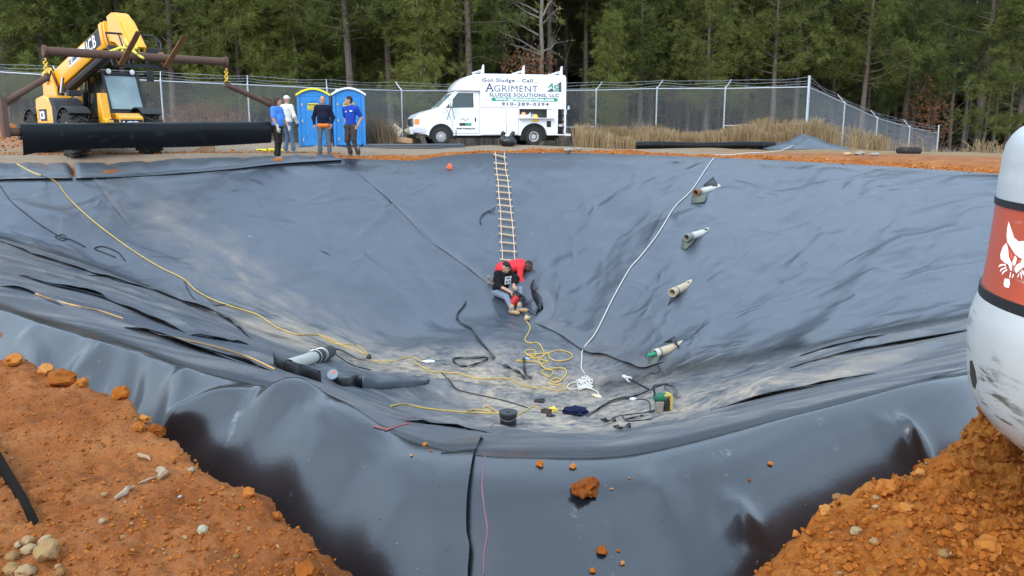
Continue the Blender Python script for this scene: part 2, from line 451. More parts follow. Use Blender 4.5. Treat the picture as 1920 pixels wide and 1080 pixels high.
# sand on the sheet, and a dust film with painted sky sheen
_pts = [cast(*q) for q in [(540, 620), (650, 665), (800, 690), (900, 700), (1000, 700), (1060, 770), (1000, 800), (1150, 760)]]
d_, t_, _s = seg_dist(LX, LY, _pts)
A_sand = np.exp(-(d_ / 1.4) ** 2) * .95
_pts = [cast(*q) for q in [(900, 690), (1010, 790), (1100, 800), (1250, 765), (1500, 705)]]
d_, t_, _s = seg_dist(LX, LY, _pts)
A_sand = np.maximum(A_sand, np.exp(-(d_ / 1.25) ** 2))
A_sand = np.maximum(A_sand, nslope * (.16 + .16 * ss((LX + 1) / 5) + .25 * flow(20, .2, 61, 2)))
_pts = [cast(*q) for q in [(300, 400), (430, 510), (560, 605), (660, 655)]]
d_, t_, _s = seg_dist(LX, LY, _pts)
A_sand = np.clip(np.maximum(A_sand, .42 * np.exp(-(d_ / .8) ** 2) * (.5 + .8 * np.clip(fbm(LX * 1.6, LY * 1.6, seed=66, oct=4, gain=.65) + .1, 0, 1))), 0, 1)
A_sand *= 1 - near
A_film_sheen = np.clip(wall * .9 + nslope * 1.0 + .04, 0, 1)  # wall and slopes get the painted sheen, the near shoulder stays dark

def liner_material():
    m = bpy.data.materials.new('black_liner')
    t, N, L, P = nodes_of(m)
    def at(n):
        a = N.new('ShaderNodeAttribute'); a.attribute_name = n
        return a.outputs['Fac']
    uv = N.new('ShaderNodeAttribute'); uv.attribute_name = 'flow'
    tc = N.new('ShaderNodeTexCoord')
    def noise(vec, scale, detail=6, rough=.6, mp=None):
        n = N.new('ShaderNodeTexNoise'); n.inputs['Scale'].default_value = scale; n.inputs['Detail'].default_value = detail; n.inputs['Roughness'].default_value = rough
        if mp:
            q = N.new('ShaderNodeMapping'); q.inputs['Scale'].default_value = mp
            L.new(vec, q.inputs['Vector']); vec = q.outputs[0]
        L.new(vec, n.inputs['Vector'])
        return n.outputs[0]
    def rng_(x, a, b, c=0.0, d=1.0):
        q = N.new('ShaderNodeMapRange')
        for i, v in enumerate((a, b, c, d)): q.inputs[i + 1].default_value = v
        L.new(x, q.inputs[0]); return q.outputs[0]
    def math_(op, a, b):
        q = N.new('ShaderNodeMath'); q.operation = op; q.use_clamp = op in ('ADD', 'MULTIPLY')
        for i, v in enumerate((a, b)):
            if isinstance(v, (int, float)): q.inputs[i].default_value = v
            else: L.new(v, q.inputs[i])
        return q.outputs[0]
    def mix(f, a, b):
        q = N.new('ShaderNodeMix'); q.data_type = 'RGBA'
        if isinstance(f, float): q.inputs[0].default_value = f
        else: L.new(f, q.inputs[0])
        for i, v in ((6, a), (7, b)):
            if isinstance(v, tuple): q.inputs[i].default_value = (*v, 1)
            else: L.new(v, q.inputs[i])
        return q.outputs[2]
    obj = tc.outputs['Object']
    streak = noise(uv.outputs['Vector'], 1.0, 7, .62, (26, 26, .8))
    streak2 = noise(uv.outputs['Vector'], 1.0, 5, .6, (70, 70, 1.6))
    blot = noise(obj, 1.1, 8, .66)
    fine = noise(obj, 9.0, 6, .7)
    # grey film of dust, blued and lightened to paint in the sky's sheen, uneven
    film = math_('MULTIPLY', at('film'), rng_(blot, .3, .72, .62, .92))
    c = mix(film, (.009, .011, .015), (.060, .076, .100))
    # sandy wash
    sand = math_('MULTIPLY', at('sand'), rng_(math_('ADD', math_('MULTIPLY', streak, .55), math_('MULTIPLY', blot, .5)), .40, .64))
    sand = math_('MULTIPLY', sand, rng_(streak2, .25, .6, .45, 1.0))
    c = mix(sand, c, (.46, .36, .25))
    # pale scuffs where the sheet was dragged
    sc = math_('MULTIPLY', rng_(noise(obj, 3.4, 9, .78), .59, .70), rng_(noise(uv.outputs['Vector'], 1.0, 3, .5, (90, 90, 3.0)), .52, .7))
    c = mix(math_('MULTIPLY', sc, .55), c, (.42, .42, .42))
    L.new(c, P.inputs['Base Color'])
    ro = math_('ADD', rng_(blot, .3, .7, .0, .10), math_('MULTIPLY', math_('ADD', math_('MULTIPLY', at('film'), .20), sand), .75))
    ro = math_('ADD', ro, .17)
    L.new(ro, P.inputs['Roughness'])
    P.inputs['IOR'].default_value = 1.52
    P.inputs['Specular IOR Level'].default_value = 0.92
    b = N.new('ShaderNodeBump'); b.inputs['Strength'].default_value = .20; b.inputs['Distance'].default_value = .05
    hh = math_('ADD', math_('MULTIPLY', noise(obj, 2.2, 4, .5), .6), math_('MULTIPLY', noise(uv.outputs['Vector'], 1.0, 3, .5, (16, 16, 1.0)), .35))
    L.new(hh, b.inputs['Height'])
    b2 = N.new('ShaderNodeBump'); b2.inputs['Strength'].default_value = .10; b2.inputs['Distance'].default_value = .01
    L.new(fine, b2.inputs['Height']); L.new(b.outputs[0], b2.inputs['Normal'])
    # sharp creases: thin ridges where a warped noise passes its middle value
    def crease(vec, scale, mp, w, dist):
        n = N.new('ShaderNodeTexNoise'); n.inputs['Scale'].default_value = scale; n.inputs['Detail'].default_value = 1.5; n.inputs['Distortion'].default_value = dist
        q = N.new('ShaderNodeMapping'); q.inputs['Scale'].default_value = mp; L.new(vec, q.inputs['Vector']); L.new(q.outputs[0], n.inputs['Vector'])
        d = math_('SUBTRACT', n.outputs[0], .5)
        a_ = N.new('ShaderNodeMath'); a_.operation = 'ABSOLUTE'; L.new(d, a_.inputs[0])
        return rng_(a_.outputs[0], 0, w, 1, 0)
    msk = rng_(noise(obj, .5, 3), .42, .62)
    cz_ = math_('MULTIPLY', math_('ADD', math_('MULTIPLY', crease(uv.outputs['Vector'], 1.0, (5, 5, .35), .09, .5), .6), math_('MULTIPLY', crease(obj, .55, (1, .7, .6), .07, .8), .5)), msk)
    b3 = N.new('ShaderNodeBump'); b3.inputs['Strength'].default_value = .6; b3.inputs['Distance'].default_value = .07
    L.new(math_('MULTIPLY', cz_, at('film')), b3.inputs['Height']); L.new(b2.outputs[0], b3.inputs['Normal'])
    L.new(b3.outputs[0], P.inputs['Normal'])
    return m
M_LINER = liner_material()
LV = np.stack([LX, LY, LZ], -1).reshape(-1, 3)
me = mesh_np('pond_liner', LV, LF, M_LINER)
attr(me, 'sand', A_sand.ravel()); attr(me, 'film', A_film_sheen.ravel())
_a = me.attributes.new('flow', 'FLOAT_VECTOR', 'POINT')
_a.data.foreach_set('vector', np.stack([FC, FS, rho], -1).astype(np.float32).ravel())
LINER = tag(link('pond_liner', me), 'huge black plastic sheet lining the whole sloping pit', 'pond liner')

# ------------------------------------------------------------------ ground sheet
def far_ground(X, Y):
    z = np.full(np.shape(X), EYE - .68)
    z = z + .55 * ss((-X - 9) / 6) * ss((Y - 26) / 3)
    sl = (X - 11.7) * .757 + (Y - 33) * .654
    z = z - np.interp(sl, [-1, 0, 3, 6, 9, 12, 20, 40], [0, .10, .42, .98, 1.38, 1.62, 2.1, 2.4]) * ss((X - 7) / 5)
    z = z + .10 * fbm(X * .23, Y * .23, seed=71, oct=3) * ss((Y - 25) / 3)
    z = z + .35 * np.exp(-((X - 12.0) / 3.5) ** 2 - ((Y - 34.0) / 1.6) ** 2)
    # red clay banks pushed up behind the machine
    z = z + (.75 + .3 * fbm(X * 1.3, Y * 1.3, seed=73, oct=3)) * np.exp(-((X + 17.5) / 3.6) ** 2 - ((Y - 27.6) / 1.0) ** 2)
    z = z + (.3 + .2 * fbm(X * 1.7, Y * 1.7, seed=74, oct=3)) * np.exp(-((X + 9) / 2.4) ** 2 - ((Y - 31.2) / .7) ** 2)
    # wooded slope rises beyond the fence
    z = z + .03 * np.clip(Y - 42, 0, 200) * ss((Y - 40) / 20)
    return z
gaz = np.concatenate([np.linspace(R(-180), R(-48), 50, endpoint=False), np.linspace(R(-48), R(48), 470, endpoint=False), np.linspace(R(48), R(180), 50)])
gr = np.concatenate([np.geomspace(.25, 1.7, 12, endpoint=False), np.geomspace(1.7, 6.5, 225, endpoint=False), np.geomspace(6.5, 22, 90, endpoint=False), np.geomspace(22, 42, 95, endpoint=False), np.geomspace(42, 700, 40)])
GA, GR = np.meshgrid(gaz, gr)
GX, GY = GR * np.sin(GA), GR * np.cos(GA)
azc = np.clip(gaz, R(-49.5), R(49.5))
PZ, GK = pit_z(azc, GR.copy())
rs_, rim_ = on(L_SOIL, azc, 1), GK[9]
zs_ = on(L_SOIL, azc, 2)
zr_ = on(L_RIM, azc, 2)
# near soil: a bank of loose clay
hp = ss((GX - 1.0) / 1.2)
soil = zs_ + .02 + .05 * fbm(GX * 1.1, GY * 1.1, seed=81, oct=3) + hp * .10 * fbm(GX * 2.6, GY * 2.6, seed=82, oct=3)
lump = fbm(GX * 7, GY * 7, seed=83, oct=4, gain=.6)
lump2 = np.abs(fbm(GX * 13, GY * 13, seed=84, oct=3, gain=.6))
def clods(X, Y, cell, seed, keep):
    """rounded lumps of random size, one per cell, merged into the soil"""
    out = np.zeros_like(X)
    ix, iy = np.floor(X / cell), np.floor(Y / cell)
    for dx in (-1, 0, 1):
        for dy in (-1, 0, 1):
            cx_, cy_ = ix + dx, iy + dy
            o = np.zeros_like(cx_)
            jx, jy = .5 + .45 * _h(cx_, cy_, o, seed), .5 + .45 * _h(cx_, cy_, o, seed + 1)
            r_ = cell * (.45 + .30 * _h(cx_, cy_, o, seed + 2)) * (_h(cx_, cy_, o, seed + 3) < keep)
            an = 1 + .35 * vnoise(X / cell * 2.2 + cx_, Y / cell * 2.2 + cy_, seed=seed + 5)
            d2 = ((X - (cx_ + jx) * cell) ** 2 + (Y - (cy_ + jy) * cell) ** 2) * an ** 2
            out = np.maximum(out, np.sqrt(np.clip(r_ ** 2 - d2, 0, None)))
    return out
_nr = (GR > 1.7) & (GR < 9) & (np.abs(GA) < R(50))
cl = np.zeros_like(GX)
_x, _y, _hp = GX[_nr], GY[_nr], ss((GX[_nr] - 1.0) / 1.2)
cl[_nr] = clods(_x, _y, .16, 500, -.2) * (.25 + .45 * _hp) + clods(_x, _y, .075, 520, .35) * (.25 + .55 * _hp) + clods(_x, _y, .040, 540, .5) * (.30 + .4 * _hp)
soil = soil + cl
soil = soil + (.014 + .040 * hp) * lump - (.012 + .030 * hp) * lump2 + .02 * hp
soil = soil + hp * .15 * ss((rs_ - GR) / .8)
soil = soil - .05 * ss((GR - rs_ + .25) / .25)
fg = far_ground(GX, GY)
# lip of orange clay along the far rim
out_d = GR - rim_
lip = zr_ + (.05 + .05 * fbm(GX * 1.3, GY * 1.3, seed=91, oct=3)) * ss(out_d / .25)
tfar = ss((out_d - .3) / 2.2)
farz = lip * (1 - tfar) + fg * tfar
e_ = fbm(GX * 6, GY * 6, seed=85, oct=3) * .06
edge = ss((GR + e_ - rs_) / .13)
GZ = np.where(GR < rs_ + .25, soil * (1 - edge) + (CZ - .80) * edge, PZ - .16)
GZ = np.where(out_d > -.10, (PZ - .16) * (1 - ss((out_d + .10) / .12)) + farz * ss((out_d + .10) / .12), GZ)
behind = ss((np.abs(GA) - R(52)) / R(25))
GZ = GZ * (1 - behind) + behind * np.where(GR < 4, soil, .1 + .3 * fbm(GX * .2, GY * .2, seed=77, oct=3))
nr, na = GR.shape
i = np.arange(nr - 1)[:, None] * na + np.arange(na)[None, :]
j = np.arange(nr - 1)[:, None] * na + (np.arange(na)[None, :] + 1) % na
GF = np.stack([i, j, j + na, i + na], -1).reshape(-1, 4)
gravel = ss((out_d - .8) / .8) * (GY < 60) * np.clip(1.15 - ss((GX - 5) / 4), 0, 1)
gravel = gravel * (1 - np.exp(-((GX + 17.5) / 3.9) ** 2 - ((GY - 27.8) / 1.3) ** 2))
forest = ss((GY - 38.5) / 3) * (np.abs(GA) < R(75))
dry = ss((out_d - 3) / 3) * ss((GX - 4) / 3) * (1 - forest)
V = np.stack([GX, GY, GZ], -1).reshape(-1, 3)

def ground_material():
    m = bpy.data.materials.new('clay_ground')
    t, N, L, P = nodes_of(m)
    tc = N.new('ShaderNodeTexCoord')
    def at(n):
        a = N.new('ShaderNodeAttribute'); a.attribute_name = n
        return a.outputs['Fac']
    def noise(scale, detail=6, rough=.6):
        n = N.new('ShaderNodeTexNoise'); n.inputs['Scale'].default_value = scale; n.inputs['Detail'].default_value = detail; n.inputs['Roughness'].default_value = rough
        L.new(tc.outputs['Object'], n.inputs['Vector']); return n.outputs[0]
    def ramp(x, stops):
        q = N.new('ShaderNodeValToRGB')
        e = q.color_ramp.elements
        while len(e) < len(stops): e.new(.5)
        for k, (p, c) in enumerate(stops): e[k].position = p; e[k].color = (*c, 1)
        L.new(x, q.inputs[0]); return q.outputs[0]
    def mix(f, a, b):
        q = N.new('ShaderNodeMix'); q.data_type = 'RGBA'
        L.new(f, q.inputs[0]); L.new(a, q.inputs[6]); L.new(b, q.inputs[7]); return q.outputs[2]
    clay = ramp(noise(3.2, 9, .68), [(.25, (.18, .046, .007)), (.45, (.36, .108, .015)), (.58, (.46, .160, .026)), (.75, (.52, .24, .055))])
    clay_l = ramp(noise(1.7, 10, .7), [(.25, (.15, .043, .010)), (.45, (.29, .090, .022)), (.6, (.38, .140, .042)), (.8, (.46, .24, .10))])
    clay = mix(at('pale'), clay, clay_l)
    gv = ramp(noise(24, 6, .8), [(.3, (.13, .112, .09)), (.5, (.25, .22, .18)), (.7, (.40, .37, .32))])
    gv2 = mix(noise(.7, 4), gv, ramp(noise(2, 6), [(.3, (.27, .16, .08)), (.7, (.38, .26, .15))]))
    fl = ramp(noise(2.5, 8), [(.3, (.035, .022, .012)), (.7, (.11, .065, .035))])
    dr = ramp(noise(5, 8), [(.3, (.18, .12, .06)), (.7, (.36, .27, .15))])
    c = mix(at('gravel'), clay, gv2)
    c = mix(at('dry'), c, dr)
    c = mix(at('forest'), c, fl)
    L.new(c, P.inputs['Base Color'])
    P.inputs['Roughness'].default_value = .95
    P.inputs['Specular IOR Level'].default_value = .2
    b = N.new('ShaderNodeBump'); b.inputs['Strength'].default_value = .7; b.inputs['Distance'].default_value = .03
    L.new(noise(28, 9, .75), b.inputs['Height'])
    vo = N.new('ShaderNodeTexVoronoi'); vo.inputs['Scale'].default_value = 55; vo.inputs['Randomness'].default_value = 1
    L.new(tc.outputs['Object'], vo.inputs['Vector'])
    b2 = N.new('ShaderNodeBump'); b2.invert = True; b2.inputs['Strength'].default_value = .55; b2.inputs['Distance'].default_value = .015
    L.new(vo.outputs[0], b2.inputs['Height']); L.new(b.outputs[0], b2.inputs['Normal'])
    L.new(b2.outputs[0], P.inputs['Normal'])
    return m
M_GROUND = ground_material()
me = mesh_np('ground', V, GF, M_GROUND)
attr(me, 'gravel', gravel.ravel()); attr(me, 'forest', forest.ravel()); attr(me, 'dry', (dry * .9).ravel())
attr(me, 'pale', np.clip(ss((1.2 - GX) / 1.2) * (GY < 8) + .85 * (GY > 15), 0, 1).ravel())
tag(link('ground', me), 'orange clay and gravel ground round the lined pit', None, None, 'structure')
GBVH = BVHTree.FromPolygons([tuple(p) for p in V], [tuple(f) for f in GF.tolist()])
def gz(x, y):
    h = GBVH.ray_cast(Vector((x, y, 60)), Vector((0, 0, -1)))
    return h[0].z if h[0] else 0.9
def gcast(px, py):
    h = GBVH.ray_cast(Vector((0, 0, EYE)), Vector(ray(px, py)).normalized())
    return h[0] if h[0] else Vector(at_z(px, py, .9))
def lz(x, y):
    h = BVH.ray_cast(Vector((x, y, 60)), Vector((0, 0, -1)))
    return h[0].z if h[0] else gz(x, y)
# ------------------------------------------------------------------ forest
def foliage_mat(name, c0, c1, rough=.65):
    m = bpy.data.materials.new(name)
    t, N, L, P = nodes_of(m)
    oi = N.new('ShaderNodeObjectInfo')
    tc = N.new('ShaderNodeTexCoord')
    nz = N.new('ShaderNodeTexNoise'); nz.inputs['Scale'].default_value = .9; nz.inputs['Detail'].default_value = 4
    L.new(tc.outputs['Object'], nz.inputs['Vector'])
    ad = N.new('ShaderNodeMath'); ad.operation = 'MULTIPLY_ADD'; ad.inputs[1].default_value = .45
    L.new(oi.outputs['Random'], ad.inputs[0])
    mm = N.new('ShaderNodeMapRange'); mm.inputs[1].default_value = .3; mm.inputs[2].default_value = .7; mm.inputs[4].default_value = .55
    L.new(nz.outputs[0], mm.inputs[0]); L.new(mm.outputs[0], ad.inputs[2])
    mx = N.new('ShaderNodeMix'); mx.data_type = 'RGBA'
    mx.inputs[6].default_value = (*c0, 1); mx.inputs[7].default_value = (*c1, 1)
    L.new(ad.outputs[0], mx.inputs[0]); L.new(mx.outputs[2], P.inputs['Base Color'])
    P.inputs['Roughness'].default_value = rough
    P.inputs['Specular IOR Level'].default_value = .25
    tr = N.new('ShaderNodeBsdfTranslucent'); L.new(mx.outputs[2], tr.inputs[0])
    ms = N.new('ShaderNodeMixShader'); ms.inputs[0].default_value = .25
    L.new(P.outputs[0], ms.inputs[1]); L.new(tr.outputs[0], ms.inputs[2])
    L.new(ms.outputs[0], N['Material Output'].inputs[0])
    return m
M_BARK = pm('pine_bark', (.135, .108, .090), .95, var=.5, scale=9, bump=.8, bscale=18, spec=.1)
M_BARKP = pm('pale_bark', (.25, .22, .185), .9, var=.35, scale=7, bump=.4, bscale=20, spec=.1)
M_NEED = foliage_mat('pine_needles', (.060, .082, .018), (.165, .180, .045))
M_NEEDY = foliage_mat('young_pine_needles', (.105, .132, .026), (.245, .255, .066))
M_NEEDD = foliage_mat('shaded_pine_needles', (.028, .042, .015), (.070, .082, .030))  # darker copy of the needles: shade inside the wood put into the colour
M_RUST = foliage_mat('rusty_leaves', (.20, .075, .030), (.36, .17, .075))
M_YELL = foliage_mat('yellow_leaves', (.32, .24, .07), (.46, .36, .14))

def tufts(C, D, n=9, ln=.30, w=.035, spread=.9, seed=0):
    """needle bundles: at every centre C (k,3) with main direction D (k,3), n thin triangles"""
    g = np.random.default_rng(seed)
    k = len(C)
    d = D[:, None, :] + g.normal(0, spread, (k, n, 3))
    d /= np.linalg.norm(d, axis=2, keepdims=True) + 1e-9
    L_ = ln * g.uniform(.65, 1.2, (k, n, 1))
    side = np.cross(d, g.normal(0, 1, (k, n, 3)))
    side /= np.linalg.norm(side, axis=2, keepdims=True) + 1e-9
    base = C[:, None, :] + d * .02
    tip = base + d * L_
    tip[..., 2] -= L_[..., 0] * .12
    mid = (base + tip) / 2
    V = np.stack([base, mid + side * w, tip, mid - side * w], 2).reshape(-1, 3)
    i = np.arange(k * n)[:, None] * 4
    return V, np.concatenate([i, i + 1, i + 2, i + 3], 1)
def pine_proto(seed, h, h0, rad, nbr, ntuft, ln, w, tr, mat, dead=8, dens=9):
    g = np.random.default_rng(seed)
    mb = MB()
    lean = g.normal(0, .012, 2)
    tp = [(lean[0] * z + .04 * math.sin(z * .5 + seed), lean[1] * z + .04 * math.cos(z * .4), z) for z in np.linspace(-.3, h, 9)]
    mb.tube(tp, list(np.linspace(tr * 1.15, tr * .22, 9)), 8)
    Cs, Ds = [], []
    ga = g.uniform(0, 6.28)
    for b in range(nbr):
        f = (b + g.uniform(0, 1)) / nbr
        z = h0 + (h - h0) * f ** 1.15
        ga += 2.4 + g.normal(0, .4)
        ln_b = rad * (1.0 - .72 * f) * g.uniform(.55, 1.15) * (.55 + .45 * min(1, f * 6 + .3))
        up = g.uniform(-.12, .35) + .4 * f
        p0 = np.array([lean[0] * z, lean[1] * z, z])
        dr = np.array([math.cos(ga), math.sin(ga), up])
        q = [p0 + dr * ln_b * s_ + np.array([0, 0, .12 * ln_b * s_ * s_]) for s_ in (0, .5, 1)]
        mb.tube(q, [tr * .22, tr * .15, tr * .06], 4, caps=False)
        for k in range(ntuft):
            s_ = g.uniform(.25, 1.05) ** .8
            c = p0 + dr * ln_b * s_ + np.array([0, 0, .12 * ln_b * s_ * s_]) + g.normal(0, .16 + .16 * ln_b * (s_), 3) * np.array([1, 1, .5])
            Cs.append(c); Ds.append(dr * .7 + np.array([0, 0, .55]))
    for b in range(dead):
        z = g.uniform(1.2, max(1.5, h0)); a = g.uniform(0, 6.28); l_ = g.uniform(.4, 1.5)
        mb.tube([(0, 0, z), (math.cos(a) * l_ * .5, math.sin(a) * l_ * .5, z + .05), (math.cos(a) * l_, math.sin(a) * l_, z + g.uniform(-.25, .2))], [.022, .014, .006], 3, caps=False)
    V, F = tufts(np.array(Cs), np.array(Ds), dens, ln, w, .8, seed)
    return mb, mesh_np('crown', V, F, mat, smooth=False)
_protos = {}
def add_proto(key, **k):
    mb, cm = pine_proto(**k)
    tmp = mb.build('trunk', M_BARK, None, smooth=60, fix=False)
    tm = tmp.data
    bpy.data.objects.remove(tmp)
    _protos[key] = (tm, cm)
for v in range(3):
    add_proto(('young', v), seed=100 + v, h=9 + v * .7, h0=.9 + .4 * v, rad=2.5, nbr=58, ntuft=22, ln=.34, w=.010, tr=.12, mat=M_NEEDY, dead=4, dens=24)
    add_proto(('full', v), seed=140 + v, h=11 + v * .7, h0=2.6 + .9 * v, rad=2.9, nbr=56, ntuft=24, ln=.36, w=.011, tr=.16, mat=M_NEED, dead=14, dens=24)
    add_proto(('tall', v), seed=120 + v, h=13 + v * .5, h0=5.0 + 1.3 * v, rad=2.9, nbr=50, ntuft=24, ln=.36, w=.011, tr=.17, mat=M_NEED, dead=16, dens=22)
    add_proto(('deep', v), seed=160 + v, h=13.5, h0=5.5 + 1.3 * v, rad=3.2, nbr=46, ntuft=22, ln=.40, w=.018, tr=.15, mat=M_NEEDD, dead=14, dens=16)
_trees = []
def pine(key, x, y, s=1.0, label=None, group=None):
    tm, cm = _protos[key]
    r_ = thing('pine_tree', label, 'tree', (x, y, gz(x, y) - .05), rng.uniform(0, 6.28), group)
    r_.scale = (s, s, s * rng.uniform(.92, 1.1))
    link('trunk', tm, r_); link('crown', cm, r_)
    _trees.append((x, y))
    return r_
def free(x, y, d): return all((x - a) ** 2 + (y - b) ** 2 > d * d for a, b in _trees)
# single trees one can point at: (px of the trunk, distance, kind, label)
for px, Y, key, s, lb in [
    (452, 41, ('young', 0), 1.0, 'bushy young pine just left of the rusty pipe end above the fence'),
    (565, 42, ('young', 1), 1.05, 'slender bushy pine with dark trunk above the yellow-roofed toilet'),
    (800, 44, ('full', 0), .95, 'dark-trunked pine with thin limbs left of the white van roof'),
    (1140, 41, ('young', 2), .55, 'small bright green pine just right of the van roof'),
    (1032, 46, ('tall', 2), 1.0, 'straight bare-stemmed pine just right of the leafless tree'),
    (1200, 43, ('full', 1), .9, 'pine with low hanging green boughs over the second fence post right of the van'),
    (1325, 42, ('full', 0), .85, 'pine with pale spreading boughs above the middle of the dry grass'),
    (1395, 45, ('tall', 0), 1.0, 'thick grey pine trunk rising behind the fence corner panel'),
    (1615, 44, ('full', 2), 1.0, 'tall pine with layered boughs above the sloping fence'),
    (1690, 47, ('full', 1), 1.1, 'broad dark pine above the low end of the sloping fence'),
    (1835, 43, ('tall', 1), 1.05, 'leaning dark pine trunk near the white machine'),
    (1905, 41, ('full', 0), 1.0, 'shadowy pine directly behind the white machine top'),
    (95, 38.5, ('full', 1), 1.0, 'dark pine behind the low end of the yellow boom'),
    (330, 40, ('full', 0), 1.0, 'tall pine behind the raised fork tips'),
    (20, 37, ('young', 2), 1.0, 'bushy pine at the far left end of the fence'),
]:
    p = at_y(px, 245, Y)
    pine(key, p[0], Y, s, lb)
_zone = [(-99, -13.5, 'among the pines behind the yellow lifting machine'), (-13.5, -3.5, 'among the pines behind the blue toilets'), (-3.5, 3.2, 'among the pines behind the white van'),
         (3.2, 12, 'among the pines behind the dry grass and fence corner'), (12, 99, 'among the dark pines beyond the sloping fence')]
_kn = {'young': 'bushy low-branched young pine', 'full': 'dense green pine', 'tall': 'tall pine with bare lower trunk', 'deep': 'shaded pine trunk deep in the wood'}
def zone(x, y):
    xn = x * 36 / y
    return next(z for a, b, z in _zone if a <= xn < b)
_marks = [(-400, 'left of the fence seen'), (10, 'over the left end of the fence'), (60, 'left of the yellow boom'), (120, 'behind the boom pivot'), (180, 'behind the middle of the boom'), (235, 'behind the boom head'),
          (285, 'behind the left fork'), (340, 'behind the right fork'), (390, 'over the beam between fork and right end'), (440, 'over the right end of the rusty beam'), (490, 'right of the rusty beam'),
          (535, 'over the man in the pale blue shirt'), (590, 'over the yellow toilet roof'), (655, 'over the white toilet roof'), (710, 'just right of the toilets'), (755, 'over the fence post left of the van'),
          (800, 'over the van bonnet'), (850, 'over the van cab'), (900, 'over the front roof rack bracket'), (945, 'left of the leafless tree'), (985, 'among the leafless limbs'), (1030, 'just right of the leafless trunk'), (1070, 'over the rear of the van'),
          (1118, 'over the first post right of the van'), (1175, 'after the first post right of the van'), (1232, 'over the second post right of the van'), (1296, 'after the second post right of the van'),
          (1360, 'over the third post right of the van'), (1435, 'over the last panel before the corner post'), (1516, 'over the fence corner post'), (1584, 'over the first sloping fence post'), (1645, 'over the second sloping fence post'),
          (1706, 'over the third sloping fence post'), (1762, 'over the lowest fence post'), (1830, 'left of the white machine'), (1890, 'over the white machine'), (2300, 'beyond the white machine')]
_row = [(48, 'front row'), (58, 'second row'), (72, 'third row'), (999, 'far back')]
_kl = {'young': 'bushy young pine', 'full': 'dense green pine', 'tall': 'bare-stemmed pine', 'deep': 'shaded thin pine'}
def tree_label(k, x, Y):
    px = 960 + FPX * x / Y
    m = min(_marks, key=lambda q: abs(q[0] - px))[1]
    return f'{_kl[k]} in {next(b for a, b in _row if Y < a)} {m}'.replace('in far back', 'far back')
def scatter(n, y0, y1, pick, dmin, spread=.74):
    c = 0
    for _ in range(n * 12):
        if c >= n: break
        Y = y0 + (y1 - y0) * rng.uniform(0, 1)
        x = rng.uniform(-spread, spread) * Y
        u = x / Y
        if x > 9 and Y < 38 + (x - 9) * 1.0: continue
        if abs(u - .035) < .06 and Y < 47: continue
        if not free(x, Y, dmin): continue
        k = pick(u, Y)
        if k is None: continue
        pine((k, int(rng.integers(3))), x, Y, rng.uniform(.85, 1.15), tree_label(k, x, Y), f'pines {zone(x, Y)}')
        c += 1
def pk_front(u, Y):
    q = rng.uniform()
    if u < -.22: return 'young' if q < .5 else ('full' if q < .85 else 'tall')
    if u < -.06: return 'full' if q < .4 else ('young' if q < .6 else 'tall')
    return 'full' if q < .2 else ('tall' if q < .85 else None)
scatter(46, 40, 48, pk_front, 2.1)
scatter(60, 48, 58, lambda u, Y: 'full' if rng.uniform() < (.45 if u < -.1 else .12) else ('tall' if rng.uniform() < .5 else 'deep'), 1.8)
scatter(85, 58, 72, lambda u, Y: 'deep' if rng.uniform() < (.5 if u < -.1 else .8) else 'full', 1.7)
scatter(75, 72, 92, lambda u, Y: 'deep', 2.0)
_same = {}
for _o in list(COL.objects):
    if _o.name.startswith('pine_tree'): _same.setdefault(_o['label'], []).append(_o)
for _l, _os in _same.items():
    if len(_os) > 1:
        _os.sort(key=lambda q: q.location.x / q.location.y)
        if len(_os) > 12: continue
        for _w, _o in zip({2: ('left', 'right'), 3: ('left', 'middle', 'right'), 4: ('far left', 'left', 'right', 'far right')}.get(len(_os), ['first', 'second', 'third', 'fourth', 'fifth', 'sixth', 'seventh', 'eighth', 'ninth', 'tenth', 'eleventh', 'twelfth']), _os):
            _o['label'] = f'{_l}, {_w} one'
# the wood beyond that reads as one dark mass
g_ = np.random.default_rng(5)
Cs = []
n_ = 11000
Y_ = g_.uniform(90, 116, n_); X_ = g_.uniform(-.9, .9, n_) * Y_; Z_ = g_.uniform(0, 16, n_)
Z_ = Z_ + far_ground(X_, Y_)
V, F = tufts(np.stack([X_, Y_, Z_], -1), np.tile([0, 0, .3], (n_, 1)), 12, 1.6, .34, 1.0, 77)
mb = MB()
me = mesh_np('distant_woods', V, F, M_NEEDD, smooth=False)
tag(link('distant_woods', me), 'dark mass of pine wood far behind the trees', None, None, 'stuff')

